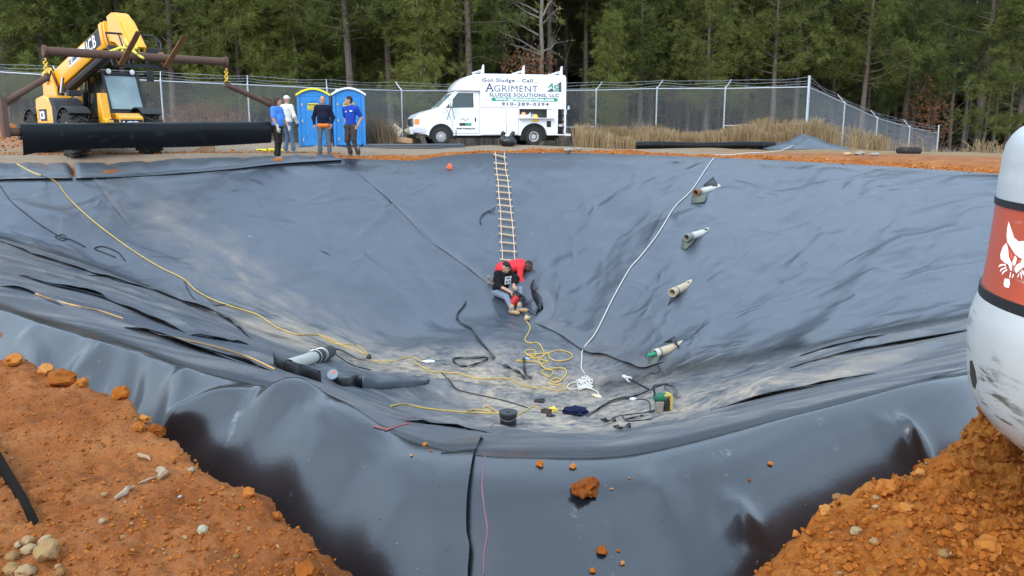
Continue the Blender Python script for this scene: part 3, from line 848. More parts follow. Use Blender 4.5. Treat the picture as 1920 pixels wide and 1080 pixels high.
def leaf_cloud(C, n, R_, size, seed):
    g = np.random.default_rng(seed)
    p = g.normal(0, 1, (n, 3)); p /= np.linalg.norm(p, axis=1, keepdims=True)
    p = p * (g.uniform(0, 1, (n, 1)) ** .45) * np.array(R_) + np.array(C)
    a = g.normal(0, 1, (n, 3)); b = g.normal(0, 1, (n, 3))
    a /= np.linalg.norm(a, axis=1, keepdims=True)
    b = np.cross(a, b); b /= np.linalg.norm(b, axis=1, keepdims=True)
    s_ = size * g.uniform(.6, 1.3, (n, 1))
    V = np.stack([p - a * s_, p + b * s_ * .55, p + a * s_, p - b * s_ * .55], 1).reshape(-1, 3)
    i = np.arange(n)[:, None] * 4
    return V, np.concatenate([i, i + 1, i + 2, i + 3], 1)
def twiggy(mb, p0, d, ln, r, depth, g, tips):
    n = 5
    pts = [np.array(p0)]
    dd = np.array(d, float)
    for k in range(n):
        dd = dd + g.normal(0, .12, 3); dd /= np.linalg.norm(dd)
        pts.append(pts[-1] + dd * ln / n)
    mb.tube(pts, list(np.linspace(r, r * .35, n + 1)), 4, caps=False)
    tips.append(pts[-1])
    if depth:
        for k in range(2, n + 1):
            for _ in range(2 if depth > 1 else 1):
                d2 = dd + g.normal(0, .75, 3); d2 /= np.linalg.norm(d2)
                twiggy(mb, pts[k], d2, ln * g.uniform(.3, .55), r * .5, depth - 1, g, tips)
# leafless pale tree behind the van; limbs follow the photograph, with their own depth
Yb = 43.0
b0 = at_y(1015, 245, Yb)
T = thing('bare_tree', 'pale leafless tree with long drooping limbs behind the white van', 'tree', (b0[0], Yb, gz(b0[0], Yb)))
loc = Vector(T.location)
mb = MB(); g = np.random.default_rng(3); tips = []
trunk = [Vector(at_y(x, y, Yb)) - loc for x, y in [(1016, 250), (1015, 140), (1016, 90), (1014, 40), (1016, 0), (1012, -60), (1018, -130)]]
trunk[0].z = -.2
mb.tube(trunk, [.14, .115, .105, .095, .085, .06, .03], 8)
for pts, dy in [([(1012, 98), (980, 78), (945, 62), (912, 46)], -1.2), ([(1010, 66), (972, 45), (940, 30), (908, 0)], .8), ([(1012, 34), (985, 22), (970, 10), (952, -4)], -.6), ([(1010, 24), (990, 12), (960, 0), (945, -15)], 1.0),
                ([(1012, 102), (975, 88), (940, 78), (925, 66)], -.4), ([(1018, 45), (1030, 32), (1038, 22)], -.9), ([(1018, 30), (1028, 8), (1040, -5)], .5), ([(1012, 112), (985, 110), (968, 108), (948, 112)], .9), ([(1018, 96), (1034, 90), (1042, 78)], .4)]:
    q = [Vector(at_y(x, y, Yb + dy * k / (len(pts) - 1))) - loc for k, (x, y) in enumerate(pts)]
    mb.tube(q, list(np.linspace(.055, .016, len(q))), 5, caps=False)
    for k in range(len(q) - 1):
        for _ in range(3):
            s_ = g.uniform(0, 1)
            p = q[k].lerp(q[k + 1], s_)
            d = (q[k + 1] - q[k]).normalized()
            dd = np.array(d) + g.normal(0, .8, 3); dd /= np.linalg.norm(dd)
            twiggy(mb, np.array(p), dd, g.uniform(.35, .8), .014, 1, g, tips)
mb.build('trunk', M_BARKP, T, smooth=60, fix=False)
lp = [leaf_cloud(t_, 2, (.12, .12, .12), .05, k) for k, t_ in enumerate(tips[::2])]
V = np.concatenate([a for a, b in lp]); F = np.concatenate([b + 8 * k for k, (a, b) in enumerate(lp)])
link('leaves', mesh_np('leaves', V, F, M_YELL, smooth=False), T)['kind'] = 'stuff'
def rusty(name, label, px, py, Y, Rr, n, size, seed, mat):
    p = at_y(px, py, Y)
    zb = gz(p[0], Y)
    t = thing(name, label, 'shrub', (p[0], Y, zb))
    mb = MB(); g = np.random.default_rng(seed); tips = []
    for k in range(6):
        twiggy(mb, (g.normal(0, .15), g.normal(0, .15), -.1), (g.normal(0, .3), g.normal(0, .3), 1), (p[2] - zb) + Rr[2] * .6, .03, 1, g, tips)
    mb.build('stem', M_BARK, t, smooth=60, fix=False)
    V, F = leaf_cloud((0, 0, p[2] - zb), n, Rr, size, seed)
    o = link('foliage', mesh_np('foliage', V, F, mat, smooth=False), t); o['kind'] = 'stuff'
rusty('rusty_shrub', 'rust-brown leaved shrub behind the van roof rack', 990, 128, 41, (1.5, .9, 1.0), 620, .075, 21, M_RUST)
rusty('rusty_shrub', 'tall orange-brown shrub beyond the low end of the sloping fence', 1742, 225, 46, (1.3, 1.0, 2.6), 900, .085, 22, M_RUST)
rusty('rusty_shrub', 'faint brown leaved sapling above the fence corner post', 1545, 95, 52, (1.8, 1.0, 2.0), 500, .09, 23, M_RUST)
rusty('rusty_shrub', 'low brown brush behind the left fence panels', 380, 215, 34, (2.0, .8, .5), 700, .06, 24, M_RUST)

# ------------------------------------------------------------------ chain-link fence
M_GALV = pm('galvanised_steel', (.52, .55, .57), .45, .75, var=.1, scale=20)
M_WIRE = pm('fence_wire', (.40, .42, .44), .5, .6, var=.1, scale=20)
def chain_link(mb, a, b, za0, za1, zb0, zb1, step=.105, r=.0042):
    """crossing diagonal wires between two posts; a, b ground points (x, y)"""
    a, b = np.array(a), np.array(b)
    L_ = np.linalg.norm(b - a); H = ((za1 - za0) + (zb1 - zb0)) / 2
    def P(s_, h):
        f = s_ / L_
        z0, z1 = za0 + (zb0 - za0) * f, za1 + (zb1 - za1) * f
        p = a + (b - a) * f
        return (p[0], p[1], z0 + (z1 - z0) * h / H)
    for sg in (1, -1):
        s_ = -H if sg > 0 else 0
        s_ = math.floor(s_ / step) * step
        while s_ < (L_ if sg > 0 else L_ + H):
            s0, h0, s1, h1 = s_, 0.0, s_ + sg * H, H
            if sg > 0:
                if s0 < 0: h0 = -s0; s0 = 0
                if s1 > L_: h1 = H - (s1 - L_); s1 = L_
            else:
                if s0 > L_: h0 = s0 - L_; s0 = L_
                if s1 < 0: h1 = H + s1; s1 = 0
            if h1 > h0 + .02: mb.tube([P(s0, h0), P(s1, h1)], r, 3, caps=False)
            s_ += step
def fence(name, label, posts, mids, arm, height=2.2):
    """posts: (px, rail_py, Y, arm dx)"""
    T0 = at_y(posts[0][0], posts[0][1], posts[0][2])
    org = Vector((T0[0], T0[1], gz(T0[0], T0[1])))
    t = thing(name, label, 'fence', org)
    tops = []
    for px, py, Y, ax in posts:
        p = at_y(px, py, Y)
        zb = min(gz(p[0], p[1]), p[2] - 1.6)
        tops.append((p[0], p[1], zb, p[2]))
    o3 = lambda x, y, z: (x - org.x, y - org.y, z - org.z)
    for k, (x, y, zb, zt) in enumerate(tops):
        ax = posts[k][3]
        big = ax == 0
        mb = MB()
        r_ = .045 if big else .030
        mb.tube([o3(x, y, zb - .2), o3(x, y, zt + (.38 if big else .03))], r_, 10)
        mb.lathe([(r_ * 1.15, 0), (r_ * 1.1, .03), (.004, .055)], 10, 0, Matrix.Translation(o3(x, y, zt + (.38 if big else .03))))
        if not big:
            mb.tube([o3(x, y, zt), o3(x + ax * .26, y + .15, zt + .36)], .017, 6)
        mb.build('fence_post', M_GALV, t, smooth=50)
    mb = MB()
    for p, q in zip(tops[:-1], tops[1:]): mb.tube([o3(p[0], p[1], p[3]), o3(q[0], q[1], q[3])], .021, 8)
    mb.build('top_rail', M_GALV, t, smooth=50)
    for i_ in mids:
        p, q = tops[i_], tops[i_ + 1]
        mb = MB()
        f = .36
        mb.tube([o3(p[0], p[1], p[2] + (p[3] - p[2]) * f), o3(q[0], q[1], q[2] + (q[3] - q[2]) * f)], .02, 8)
        mb.build('brace_rail', M_GALV, t, smooth=50)
    for p, q in zip(tops[:-1], tops[1:]):
        mb = MB()
        a, b = o3(*p[:3]), o3(*q[:3])
        chain_link(mb, a[:2], b[:2], a[2] + .05, p[3] - org.z + .03, b[2] + .05, q[3] - org.z + .03)
        o = mb.build('wire_mesh', M_WIRE, t, smooth=0, fix=False); o['kind'] = 'stuff'
    for k in range(3):
        mb = MB()
        pts = []
        for i_ in range(len(tops) - 1):
            for s_ in np.linspace(0, 1, 7)[:-1 if i_ < len(tops) - 2 else None]:
                p, q = tops[i_], tops[i_ + 1]
                f = (k + 1) / 3
                hx = lambda w, ax: (w[0] + ax * .26 * f, w[1] + (.15 * f if ax else 0), w[3] + .36 * f)
                A, B = hx(p, posts[i_][3]), hx(q, posts[i_ + 1][3])
                c = [A[j_] + (B[j_] - A[j_]) * s_ for j_ in range(3)]
                c[2] -= .06 * math.sin(math.pi * s_) + .02 * math.sin(9 * s_ + k * 2 + i_)
                pts.append(o3(*c))
        mb.tube(pts, .005, 4)
        for c0, c1 in zip(pts[:-1], pts[1:]):
            for s_ in (.1, .4, .7):
                c = Vector(c0).lerp(Vector(c1), s_)
                d = Vector((rng.normal(), rng.normal(), rng.normal())).normalized() * .03
                mb.tube([c - d, c + d], .003, 3)
        mb.build('barbed_wire', M_GALV, t, smooth=0, fix=False)
    return t
fence('chain_link_fence', 'long galvanised chain-link fence with barbed wire running behind the toilets and van',
      [(-220, 121, 31.2, -1), (-60, 131, 31.3, -1), (110, 142, 31.6, -1), (301, 152, 32, -.15), (464, 159, 33, -.15), (613, 166, 34.2, -.2), (753, 170, 36.6, -1), (935, 171, 37.9, -1), (1118, 169, 37.6, 1), (1232, 166, 36.0, 1), (1360, 166, 34.6, 1), (1516, 163, 33, 0)],
      [7, 10], 1)
fence('chain_link_fence', 'shorter chain-link fence sloping downhill to the right from the corner post',
      [(1517, 163.5, 33.06, 0), (1584, 194, 35, -1), (1645, 222, 37, -1), (1706, 239, 39, -1), (1759, 251, 41, 0)], [0, 1], 1)
fence('chain_link_fence', 'low distant stretch of chain-link fence left of the white machine',
      [(1761, 286, 46, -1), (1784, 291, 46.5, -1), (1830, 299, 47, -1), (1890, 306, 48, -1)], [], 1)

# ------------------------------------------------------------------ dry grass
M_STRAW = foliage_mat('dry_grass', (.26, .17, .085), (.50, .37, .21))
M_STRAWD = foliage_mat('dead_brush', (.16, .105, .065), (.34, .25, .16))
def grass(name, label, n, xf, yr, hr, mat, seed, w=.010, lean=.35, clump=.0):
    g = np.random.default_rng(seed)
    x = g.uniform(xf[0], xf[1], n); y = g.uniform(yr[0], yr[1], n)
    if clump:
        cx, cy = g.uniform(xf[0], xf[1], int(clump)), g.uniform(yr[0], yr[1], int(clump))
        k = g.integers(0, len(cx), n)
        m = g.uniform(0, 1, n) < .65
        x = np.where(m, cx[k] + g.normal(0, .10, n), x); y = np.where(m, cy[k] + g.normal(0, .10, n), y)
    z = np.array([gz(a, b) for a, b in zip(x, y)])
    h = g.uniform(hr[0], hr[1], n) * (.75 + .35 * vnoise(x * .9, y * .9, seed=seed) + .15)
    a = g.uniform(0, 6.28, n); l_ = np.abs(g.normal(0, lean, n)) * h
    dx, dy = np.cos(a) * l_, np.sin(a) * l_
    wa = g.uniform(0, 6.28, n); sx, sy = np.cos(wa) * w, np.sin(wa) * w
    b = np.stack([x, y, z - .03], -1); s3 = np.stack([sx, sy, 0 * sx], -1)
    m1 = np.stack([x + dx * .3, y + dy * .3, z + h * .6], -1)
    m2 = np.stack([x + dx * .75, y + dy * .75, z + h * .93], -1)
    tp = np.stack([x + dx * 1.2, y + dy * 1.2, z + h * .98], -1)
    V = np.stack([b - s3, b + s3, m1 + s3 * .8, m1 - s3 * .8, m2 + s3 * 1.3, m2 - s3 * 1.3, tp, tp], 1).reshape(-1, 3)
    i = np.arange(n)[:, None] * 8
    F = np.concatenate([np.concatenate([i, i + 1, i + 2, i + 3], 1), np.concatenate([i + 3, i + 2, i + 4, i + 5], 1), np.concatenate([i + 5, i + 4, i + 6, i + 7], 1)])
    return tag(link(name, mesh_np(name, V, F, mat, smooth=False)), label, None, None, 'stuff')
grass('dry_grass', 'tall straw-coloured grass along the fence right of the van', 11000, (2.6, 12.2), (31.8, 35.0), (.45, .92), M_STRAW, 1, w=.008, clump=240)
grass('dry_grass', 'straw grass on the slope below the fence corner', 2600, (11.5, 20), (32.0, 38.0), (.5, 1.0), M_STRAW, 2, clump=30)
grass('dry_grass', 'clump of straw grass left of the white machine', 700, (18.4, 20.5), (31.5, 33), (.7, 1.15), M_STRAW, 3, clump=6)
grass('dry_grass', 'thin brown weeds between the toilets and the van front', 1100, (-5.9, -4.75), (33.4, 35.6), (.5, 1.3), M_STRAWD, 4, w=.008, clump=14)
grass('dry_grass', 'brown weeds at the foot of the left fence', 3200, (-21, -10.2), (30.4, 32.6), (.25, .75), M_STRAWD, 5, w=.009, clump=50)
grass('dry_grass', 'dead undergrowth at the forest edge', 5200, (-30, 32), (37.5, 44), (.4, 1.3), M_STRAWD, 6, w=.012, clump=80)
# ------------------------------------------------------------------ bodies: one continuous surface from blended limbs (surface nets)
def surface_nets(F, org, vox):
    s = F < 0
    nx, ny, nz = F.shape
    c = np.zeros((nx - 1, ny - 1, nz - 1), np.int8)
    for dx in (0, 1):
        for dy in (0, 1):
            for dz in (0, 1): c += s[dx:nx - 1 + dx, dy:ny - 1 + dy, dz:nz - 1 + dz]
    act = np.argwhere((c > 0) & (c < 8))
    idx = np.full(c.shape, -1, np.int64)
    idx[tuple(act.T)] = np.arange(len(act))
    acc = np.zeros((len(act), 3)); cnt = np.zeros((len(act), 1))
    cor = [(i, j, k) for i in (0, 1) for j in (0, 1) for k in (0, 1)]
    for a in cor:
        for b in cor:
            if a < b and sum(abs(p - q) for p, q in zip(a, b)) == 1:
                fa = F[tuple((act + a).T)]; fb = F[tuple((act + b).T)]
                m = (fa < 0) != (fb < 0)
                t = np.where(m, fa / (fa - fb + 1e-12), 0)[:, None]
                p = np.array(a) + t * (np.array(b) - np.array(a))
                acc += np.where(m[:, None], p, 0); cnt += m[:, None]
    V = (act + acc / np.maximum(cnt, 1)) * vox + org
    Q = []
    for ax in range(3):
        u, v = [(1, 2), (2, 0), (0, 1)][ax]
        sl0 = [slice(None)] * 3; sl1 = [slice(None)] * 3
        sl0[ax] = slice(0, -1); sl1[ax] = slice(1, None)
        A, B = s[tuple(sl0)], s[tuple(sl1)]
        e = np.argwhere(A != B)
        ok = (e[:, u] > 0) & (e[:, v] > 0) & (e[:, u] < F.shape[u] - 1) & (e[:, v] < F.shape[v] - 1)
        e = e[ok]
        du, dv = np.eye(3, dtype=int)[u], np.eye(3, dtype=int)[v]
        q = np.stack([idx[tuple((e - du - dv).T)], idx[tuple((e - dv).T)], idx[tuple(e.T)], idx[tuple((e - du).T)]], 1)
        fl = A[tuple(e.T)]
        q = np.where(fl[:, None], q, q[:, ::-1])
        Q.append(q)
    Q = np.concatenate(Q)
    return V, Q[(Q >= 0).all(1)]
def sdf_body(groups, vox=.0105, pad=.05):
    """groups: list of (material, blend, prims); prim ('c', a, b, ra, rb) or ('e', centre, radii, axes)"""
    lo, hi = np.full(3, 1e9), np.full(3, -1e9)
    for _, _, pr in groups:
        for p in pr:
            if p[0] == 'c':
                for q, r_ in ((p[1], p[3]), (p[2], p[4])):
                    lo = np.minimum(lo, np.array(q) - r_); hi = np.maximum(hi, np.array(q) + r_)
            else:
                m = max(p[2]); lo = np.minimum(lo, np.array(p[1]) - m); hi = np.maximum(hi, np.array(p[1]) + m)
    lo -= pad; hi += pad
    n = np.ceil((hi - lo) / vox).astype(int) + 1
    ax = [lo[i] + vox * np.arange(n[i]) for i in range(3)]
    G = []
    for mt, k, pr in groups:
        F = np.full(n, .3, np.float32)
        for p in pr:
            if p[0] == 'c':
                a, b = np.array(p[1], float), np.array(p[2], float); rm = max(p[3], p[4])
                l_, h_ = np.minimum(a, b) - rm - .07, np.maximum(a, b) + rm + .07
            else:
                c0 = np.array(p[1], float); rm = max(p[2]); l_, h_ = c0 - rm - .07, c0 + rm + .07
            i0 = np.clip(((l_ - lo) / vox).astype(int), 0, n - 1); i1 = np.clip(((h_ - lo) / vox).astype(int) + 2, 1, n)
            X = np.stack(np.meshgrid(*[ax[i][i0[i]:i1[i]] for i in range(3)], indexing='ij'), -1)
            if p[0] == 'c':
                d = b - a
                t = np.clip(((X - a) @ d) / (d @ d + 1e-12), 0, 1)
                D = np.linalg.norm(X - a - t[..., None] * d, axis=-1) - (p[3] + (p[4] - p[3]) * t)
            else:
                Y = X - c0
                if len(p) > 3 and p[3] is not None: Y = Y @ np.array(p[3], float).T
                rd = np.array(p[2], float)
                k0 = np.linalg.norm(Y / rd, axis=-1); k1 = np.linalg.norm(Y / rd ** 2, axis=-1)
                D = k0 * (k0 - 1) / (k1 + 1e-9)
            sub = F[i0[0]:i1[0], i0[1]:i1[1], i0[2]:i1[2]]
            h = np.maximum(k - np.abs(sub - D), 0) / k
            F[i0[0]:i1[0], i0[1]:i1[1], i0[2]:i1[2]] = np.minimum(sub, D) - h * h * k * .25
        G.append(F)
    G = np.stack(G)
    lab = G.argmin(0)
    V, Q = surface_nets(G.min(0), lo, vox)
    ii = np.clip(np.round((V - lo) / vox).astype(int), 0, n - 1)
    vl = lab[tuple(ii.T)]
    ql = np.sort(vl[Q], 1)
    return V, Q, ql[:, 1]
def unit(v):
    v = np.array(v, float); return v / (np.linalg.norm(v) + 1e-9)

def hand(wr, d, palm, s=1.0, curl=.35, side=1):
    """palm and five bent fingers: wr wrist, d finger direction, palm direction the palm faces, side +1/-1 thumb side"""
    d = unit(d); pn = unit(np.array(palm) - d * np.dot(palm, d)); w = np.cross(d, pn) * side
    wr = np.array(wr)
    P = [('c', wr, wr + d * .075 * s, .024 * s, .030 * s), ('c', wr + d * .03 * s + w * .018, wr + d * .085 * s + w * .024 * s, .016 * s, .014 * s), ('c', wr + d * .03 * s - w * .018, wr + d * .08 * s - w * .026 * s, .016 * s, .014 * s)]
    for k, (o, L_) in enumerate([(.030, .070), (.010, .080), (-.011, .075), (-.031, .058)]):
        b = wr + d * .085 * s + w * o * s
        m = b + unit(d + pn * curl + w * o * 1.5) * L_ * .5 * s
        e = m + unit(d + pn * curl * 2.6) * L_ * .5 * s
        P += [('c', b, m, .0105 * s, .0098 * s), ('c', m, e, .0098 * s, .0085 * s)]
    b = wr + d * .03 * s + w * .03 * s
    m = b + unit(d * .6 + w * .8 + pn * .3) * .04 * s
    P += [('c', b, m, .014 * s, .012 * s), ('c', m, m + unit(d + w * .25 + pn * .5) * .032 * s, .012 * s, .0095 * s)]
    return P
def head(c, f, up=(0, 0, 1), s=1.0):
    """skull, jaw, nose, ears, brow; c centre of the skull, f facing"""
    f = unit(f); up = unit(np.array(up) - f * np.dot(up, f)); r_ = np.cross(f, up)
    c = np.array(c)
    A = np.stack([r_, f, up])
    q = lambda a, b, d: c + (r_ * a + f * b + up * d) * s
    skin = [('e', q(0, -.005, .012), (.077 * s, .094 * s, .098 * s), A), ('e', q(0, .030, -.062), (.056 * s, .062 * s, .062 * s), A), ('c', q(0, .088, .0), q(0, .108, -.030), .011 * s, .016 * s),
            ('c', q(-.035, .078, .022), q(.035, .078, .022), .013 * s, .013 * s), ('e', q(0, .085, -.066), (.026 * s, .012 * s, .010 * s), A), ('e', q(0, .078, -.105), (.024 * s, .02 * s, .018 * s), A),
            ('e', q(-.079, -.01, -.012), (.012 * s, .022 * s, .032 * s), A), ('e', q(.079, -.01, -.012), (.012 * s, .022 * s, .032 * s), A)]
    eyes = [('e', q(a, .088, .002), (.014 * s, .010 * s, .008 * s), A) for a in (-.031, .031)] + [('c', q(a * .5, .094, .020), q(a * 1.5, .088, .023), .006 * s, .005 * s) for a in (-.031, .031)]
    return skin, eyes, q, A
def hair_cap(q, A, s=1.0, lift=.0, back=.0):
    return [('e', q(0, -.020, .040 + lift), (.085 * s, .096 * s, .082 * s), A), ('e', q(0, -.060, .0), (.078 * s, .055 * s, .085 * s), A)] + ([('e', q(0, -.06, -.07), (.075 * s, .06 * s, .09 * s), A), ('c', q(-.07, 0, -.01), q(-.06, -.02, -.11), .028, .025), ('c', q(.07, 0, -.01), q(.06, -.02, -.11), .028, .025)] if back else [])
def shoe(an, toe_dir, s=1.0, h=.05):
    """boot: heel, sole, toe box; an ankle, toe_dir horizontal"""
    d = unit(toe_dir); a = np.array(an)
    b = np.array([a[0], a[1], a[2] - .06 * s])
    w = np.cross(d, (0, 0, 1))
    return [('c', a + np.array([0, 0, .05]), b, .052 * s, .045 * s), ('c', b - d * .04 * s, b + d * .13 * s + np.array([0, 0, -.012]), .040 * s, .042 * s), ('c', b + d * .12 * s + w * .012, b + d * .165 * s - w * .01 + np.array([0, 0, -.014]), .04 * s, .034 * s)]
SKIN = pm('skin', (.46, .245, .165), .55, var=.1, scale=14)
SKIND = pm('dark_skin', (.085, .042, .026), .5, var=.12, scale=14)
EYE_M = pm('eye_dark', (.03, .02, .015), .4)
def cloth(name, c, var=.16, dirt=None): return pm(name, c, .92, var=var, scale=7, bump=.5, bscale=14, spec=.15, dirt=dirt)
HAIR = pm('brown_hair', (.045, .026, .014), .7, var=.3, scale=40)
HAIRB = pm('black_hair', (.012, .009, .008), .7, var=.3, scale=40)
LEATH = pm('brown_boot', (.13, .072, .036), .75, var=.25, scale=12)
GREYSHOE = pm('muddy_shoe', (.24, .19, .145), .85, var=.3, scale=12)
def person(label, org, groups, mats, vox=.0105):
    V, Q, mi = sdf_body(groups, vox)
    o = link('person', mesh_np('person', V, Q, mats, True, mi), None, org)
    return tag(o, label, 'person', 'workers on the site')
def cushion(pts, r): return [('c', pts[i], pts[i + 1], r[i], r[i + 1]) for i in range(len(pts) - 1)]

def standing(org, face, J, short=True, belly=0.0, k=1.0):
    """J: joints in (right, front, up) of the body; returns prims per region"""
    F = unit((math.sin(R(face)), -math.cos(R(face)), 0)); Rt = np.cross(F, (0, 0, 1))
    W = lambda p: Rt * p[0] + F * p[1] + np.array([0, 0, 1.0]) * p[2]
    j = {n_: W(p) for n_, p in J.items()}
    up = lambda v: np.array([0, 0, v])
    sh = [('c', j['chest'] + (j['shR'] - j['chest']) * .62, j['chest'] + (j['shL'] - j['chest']) * .62, .105 * k, .105 * k), ('c', j['shR'], j['shL'], .072, .072), ('e', j['chest'] - up(.05), (.175 * k, .118 * k, .20), np.stack([Rt, F, up(1)])),
          ('e', (j['chest'] + j['pel']) / 2 + F * (.012 + belly * .4), (.160 * k + belly * .3, .112 * k + belly, .19), np.stack([Rt, F, up(1)])), ('e', j['pel'] + up(.05), (.168 * k + belly * .2, .118 * k + belly * .6, .12), np.stack([Rt, F, up(1)])),
          ('c', j['neck'] - up(.03), j['chest'] + up(.06), .062, .095)]
    for S in 'RL':
        e = j['el' + S]; a = j['sh' + S]
        if short: sh += [('c', a, a + (e - a) * .72, .068 * k, .070 * k)]
        else: sh += [('c', a, e, .070 * k, .056), ('c', e, e + (j['wr' + S] - e) * .93, .056, .043)]
    pn = [('e', j['pel'] - up(.03), (.160 * k, .118 * k, .12), np.stack([Rt, F, up(1)]))]
    for S in 'RL':
        h, kn, an = j['hip' + S], j['kn' + S], j['an' + S]
        pn += [('c', h, kn, .094 * k, .066), ('c', kn, an + up(.05), .064, .060), ('c', an + up(.09), an + up(.03), .066, .060)]
    sk = [('c', j['neck'] - up(.02), j['head'] - up(.07), .056, .054)]
    for S in 'RL':
        a, e, w = j['sh' + S], j['el' + S], j['wr' + S]
        sk += [('c', a + (e - a) * .5, e, .048, .043), ('c', e, w, .043, .029)]
    return j, W, F, Rt, sh, pn, sk
BASE = dict(pel=(0, 0, .95), chest=(0, .0, 1.32), neck=(0, .0, 1.49), head=(0, .03, 1.66), shR=(.185, 0, 1.42), shL=(-.185, 0, 1.42), hipR=(.095, 0, .92), hipL=(-.095, 0, .92))
UP = lambda v: np.array([0, 0, v])

# -- man in navy sweater facing the camera, orange shirt tail showing
o_ = at_y(609, 289, 26.2); o_ = Vector((o_[0], o_[1], gz(o_[0], o_[1])))
J = dict(BASE, elR=(.30, -.02, 1.13), wrR=(.27, .06, .90), elL=(-.30, -.02, 1.13), wrL=(-.25, .06, .92), knR=(.125, .02, .50), knL=(-.125, .0, .50), anR=(.14, -.02, .09), anL=(-.15, .0, .09))
j, W, F, Rt, sh, pn, sk = standing(o_, 4, J, False, .03, 1.12)
hs, ey, q, A = head(j['head'], F + np.array([.05, 0, 0]), s=1.02)
sk += hs + hand(j['wrR'], W((-.05, .02, -1)), W((-1, 0, 0)), 1.0, .5, 1) + hand(j['wrL'], W((.15, .02, -1)), W((1, 0, 0)), 1.0, .5, -1)
tail = [('e', j['pel'] + W((0, .010, -.060)), (.205, .152, .09), np.stack([Rt, F, UP(1)]))]
person('man in a navy sweater over an orange shirt facing the camera by the toilets', o_, [('s', .03, sk), ('h', .02, hair_cap(q, A, 1.0, -.014)), ('e', .005, ey), ('t', .05, sh), ('o', .03, tail), ('p', .04, pn), ('b', .025, shoe(j['anR'], W((.35, 1, 0))) + shoe(j['anL'], W((-.4, 1, 0))) + [('c', j['anR'] + UP(.17), j['anR'], .068, .058), ('c', j['anL'] + UP(.17), j['anL'], .068, .058)])],
       [SKIN, HAIR, EYE_M, cloth('navy_sweater', (.012, .014, .032)), cloth('orange_shirt', (.85, .21, .035)), cloth('blue_grey_jeans', (.105, .135, .165)), LEATH])
# -- man in royal blue polo, hands in pockets, looking left
o_ = at_y(660, 293, 25.3); o_ = Vector((o_[0], o_[1], gz(o_[0], o_[1])))
J = dict(BASE, shR=(.175, .03, 1.42), shL=(-.185, -.03, 1.43), elR=(.25, -.13, 1.15), wrR=(.185, -.06, .93), elL=(-.29, -.13, 1.16), wrL=(-.215, .0, .92), knR=(.09, .08, .50), knL=(-.13, .10, .51), anR=(.05, .0, .09), anL=(-.24, .06, .09), head=(.03, .03, 1.665))
j, W, F, Rt, sh, pn, sk = standing(o_, -18, J, True, .0, 1.0)
hd = unit((-1, -.25, 0))
hs, ey, q, A = head(j['head'], hd)
sk += hs + hand(j['wrR'], W((-.3, .5, -1)), W((-1, .2, 0)), .95, .5, 1) + hand(j['wrL'], W((.25, .5, -1)), W((1, .2, 0)), .95, .5, -1)
col = [('c', j['neck'] + W((.05, .05, -.005)), j['neck'] + W((-.05, .05, -.005)), .03, .03), ('c', j['neck'] + W((.07, -.03, .015)), j['neck'] + W((-.07, -.03, .015)), .03, .03)]
badge = [('e', j['chest'] + W((-.085, .118, .03)), (.05, .012, .022), np.stack([Rt, F, UP(1)])), ('e', j['chest'] + W((.09, .115, .02)), (.025, .012, .025), np.stack([Rt, F, UP(1)]))]
belt = [('c', j['pel'] + W((.125, .01, -.055)), j['pel'] + W((-.125, .01, -.055)), .104, .104)]
person('man in a royal blue polo shirt and dark trousers looking left by the white-roofed toilet', o_, [('s', .03, sk), ('h', .02, hair_cap(q, A, 1.03, .004)), ('e', .005, ey), ('t', .05, sh + col), ('w', .005, badge), ('l', .01, belt), ('p', .04, pn + [('c', j['hipL'], j['knL'], .098, .082), ('c', j['hipR'], j['knR'], .098, .08)]), ('b', .025, shoe(j['anR'], W((.5, 1, 0))) + shoe(j['anL'], W((-.2, 1, 0))) + [('c', j['anR'] + UP(.19), j['anR'], .066, .056), ('c', j['anL'] + UP(.19), j['anL'], .066, .056)])],
       [SKIN, HAIRB, EYE_M, cloth('royal_blue_polo', (.018, .058, .36)), pm('white_badge', (.8, .8, .82), .8), pm('black_belt', (.015, .013, .012), .5), cloth('dark_brown_trousers', (.052, .042, .034)), pm('grey_boot', (.16, .135, .105), .8, var=.3, scale=12)])
# -- man in pale blue T-shirt, seen from the side
o_ = at_y(523, 293, 24.7); o_ = Vector((o_[0], o_[1], gz(o_[0], o_[1])))
J = dict(BASE, shR=(.18, .02, 1.42), shL=(-.18, -.02, 1.42), elR=(.23, .06, 1.14), wrR=(.20, .17, .90), elL=(-.24, .05, 1.14), wrL=(-.2, .22, .95), knR=(.09, .03, .50), knL=(-.09, -.02, .50), anR=(.09, -.01, .09), anL=(-.10, -.10, .09), head=(0, .06, 1.66))
j, W, F, Rt, sh, pn, sk = standing(o_, 66, J, True, .035, 1.1)
hs, ey, q, A = head(j['head'], unit((.92, -.15, -.12)))
sk += hs
gl = hand(j['wrR'], W((0, .15, -1)), W((-1, 0, 0)), 1.1, .6, 1) + hand(j['wrL'], W((0, .5, -1)), W((1, 0, 0)), 1.1, .6, -1) + [('c', j['wrR'] + UP(.06), j['wrR'], .036, .036)]
person('long-haired man in a pale blue T-shirt and dark trousers beside the hanging roll', o_, [('s', .03, sk), ('h', .03, hair_cap(q, A, 1.08, .0, 1)), ('e', .005, ey), ('t', .05, sh), ('g', .015, gl), ('p', .04, pn), ('b', .025, shoe(j['anR'], W((0, 1, 0)), 1.08) + shoe(j['anL'], W((-.2, 1, 0)), 1.08))],
       [SKIN, HAIR, EYE_M, cloth('pale_blue_tshirt', (.075, .235, .66)), cloth('pale_glove', (.46, .46, .40)), cloth('dark_work_trousers', (.030, .024, .021), dirt=((.2, .12, .06), .12, 5)), GREYSHOE])
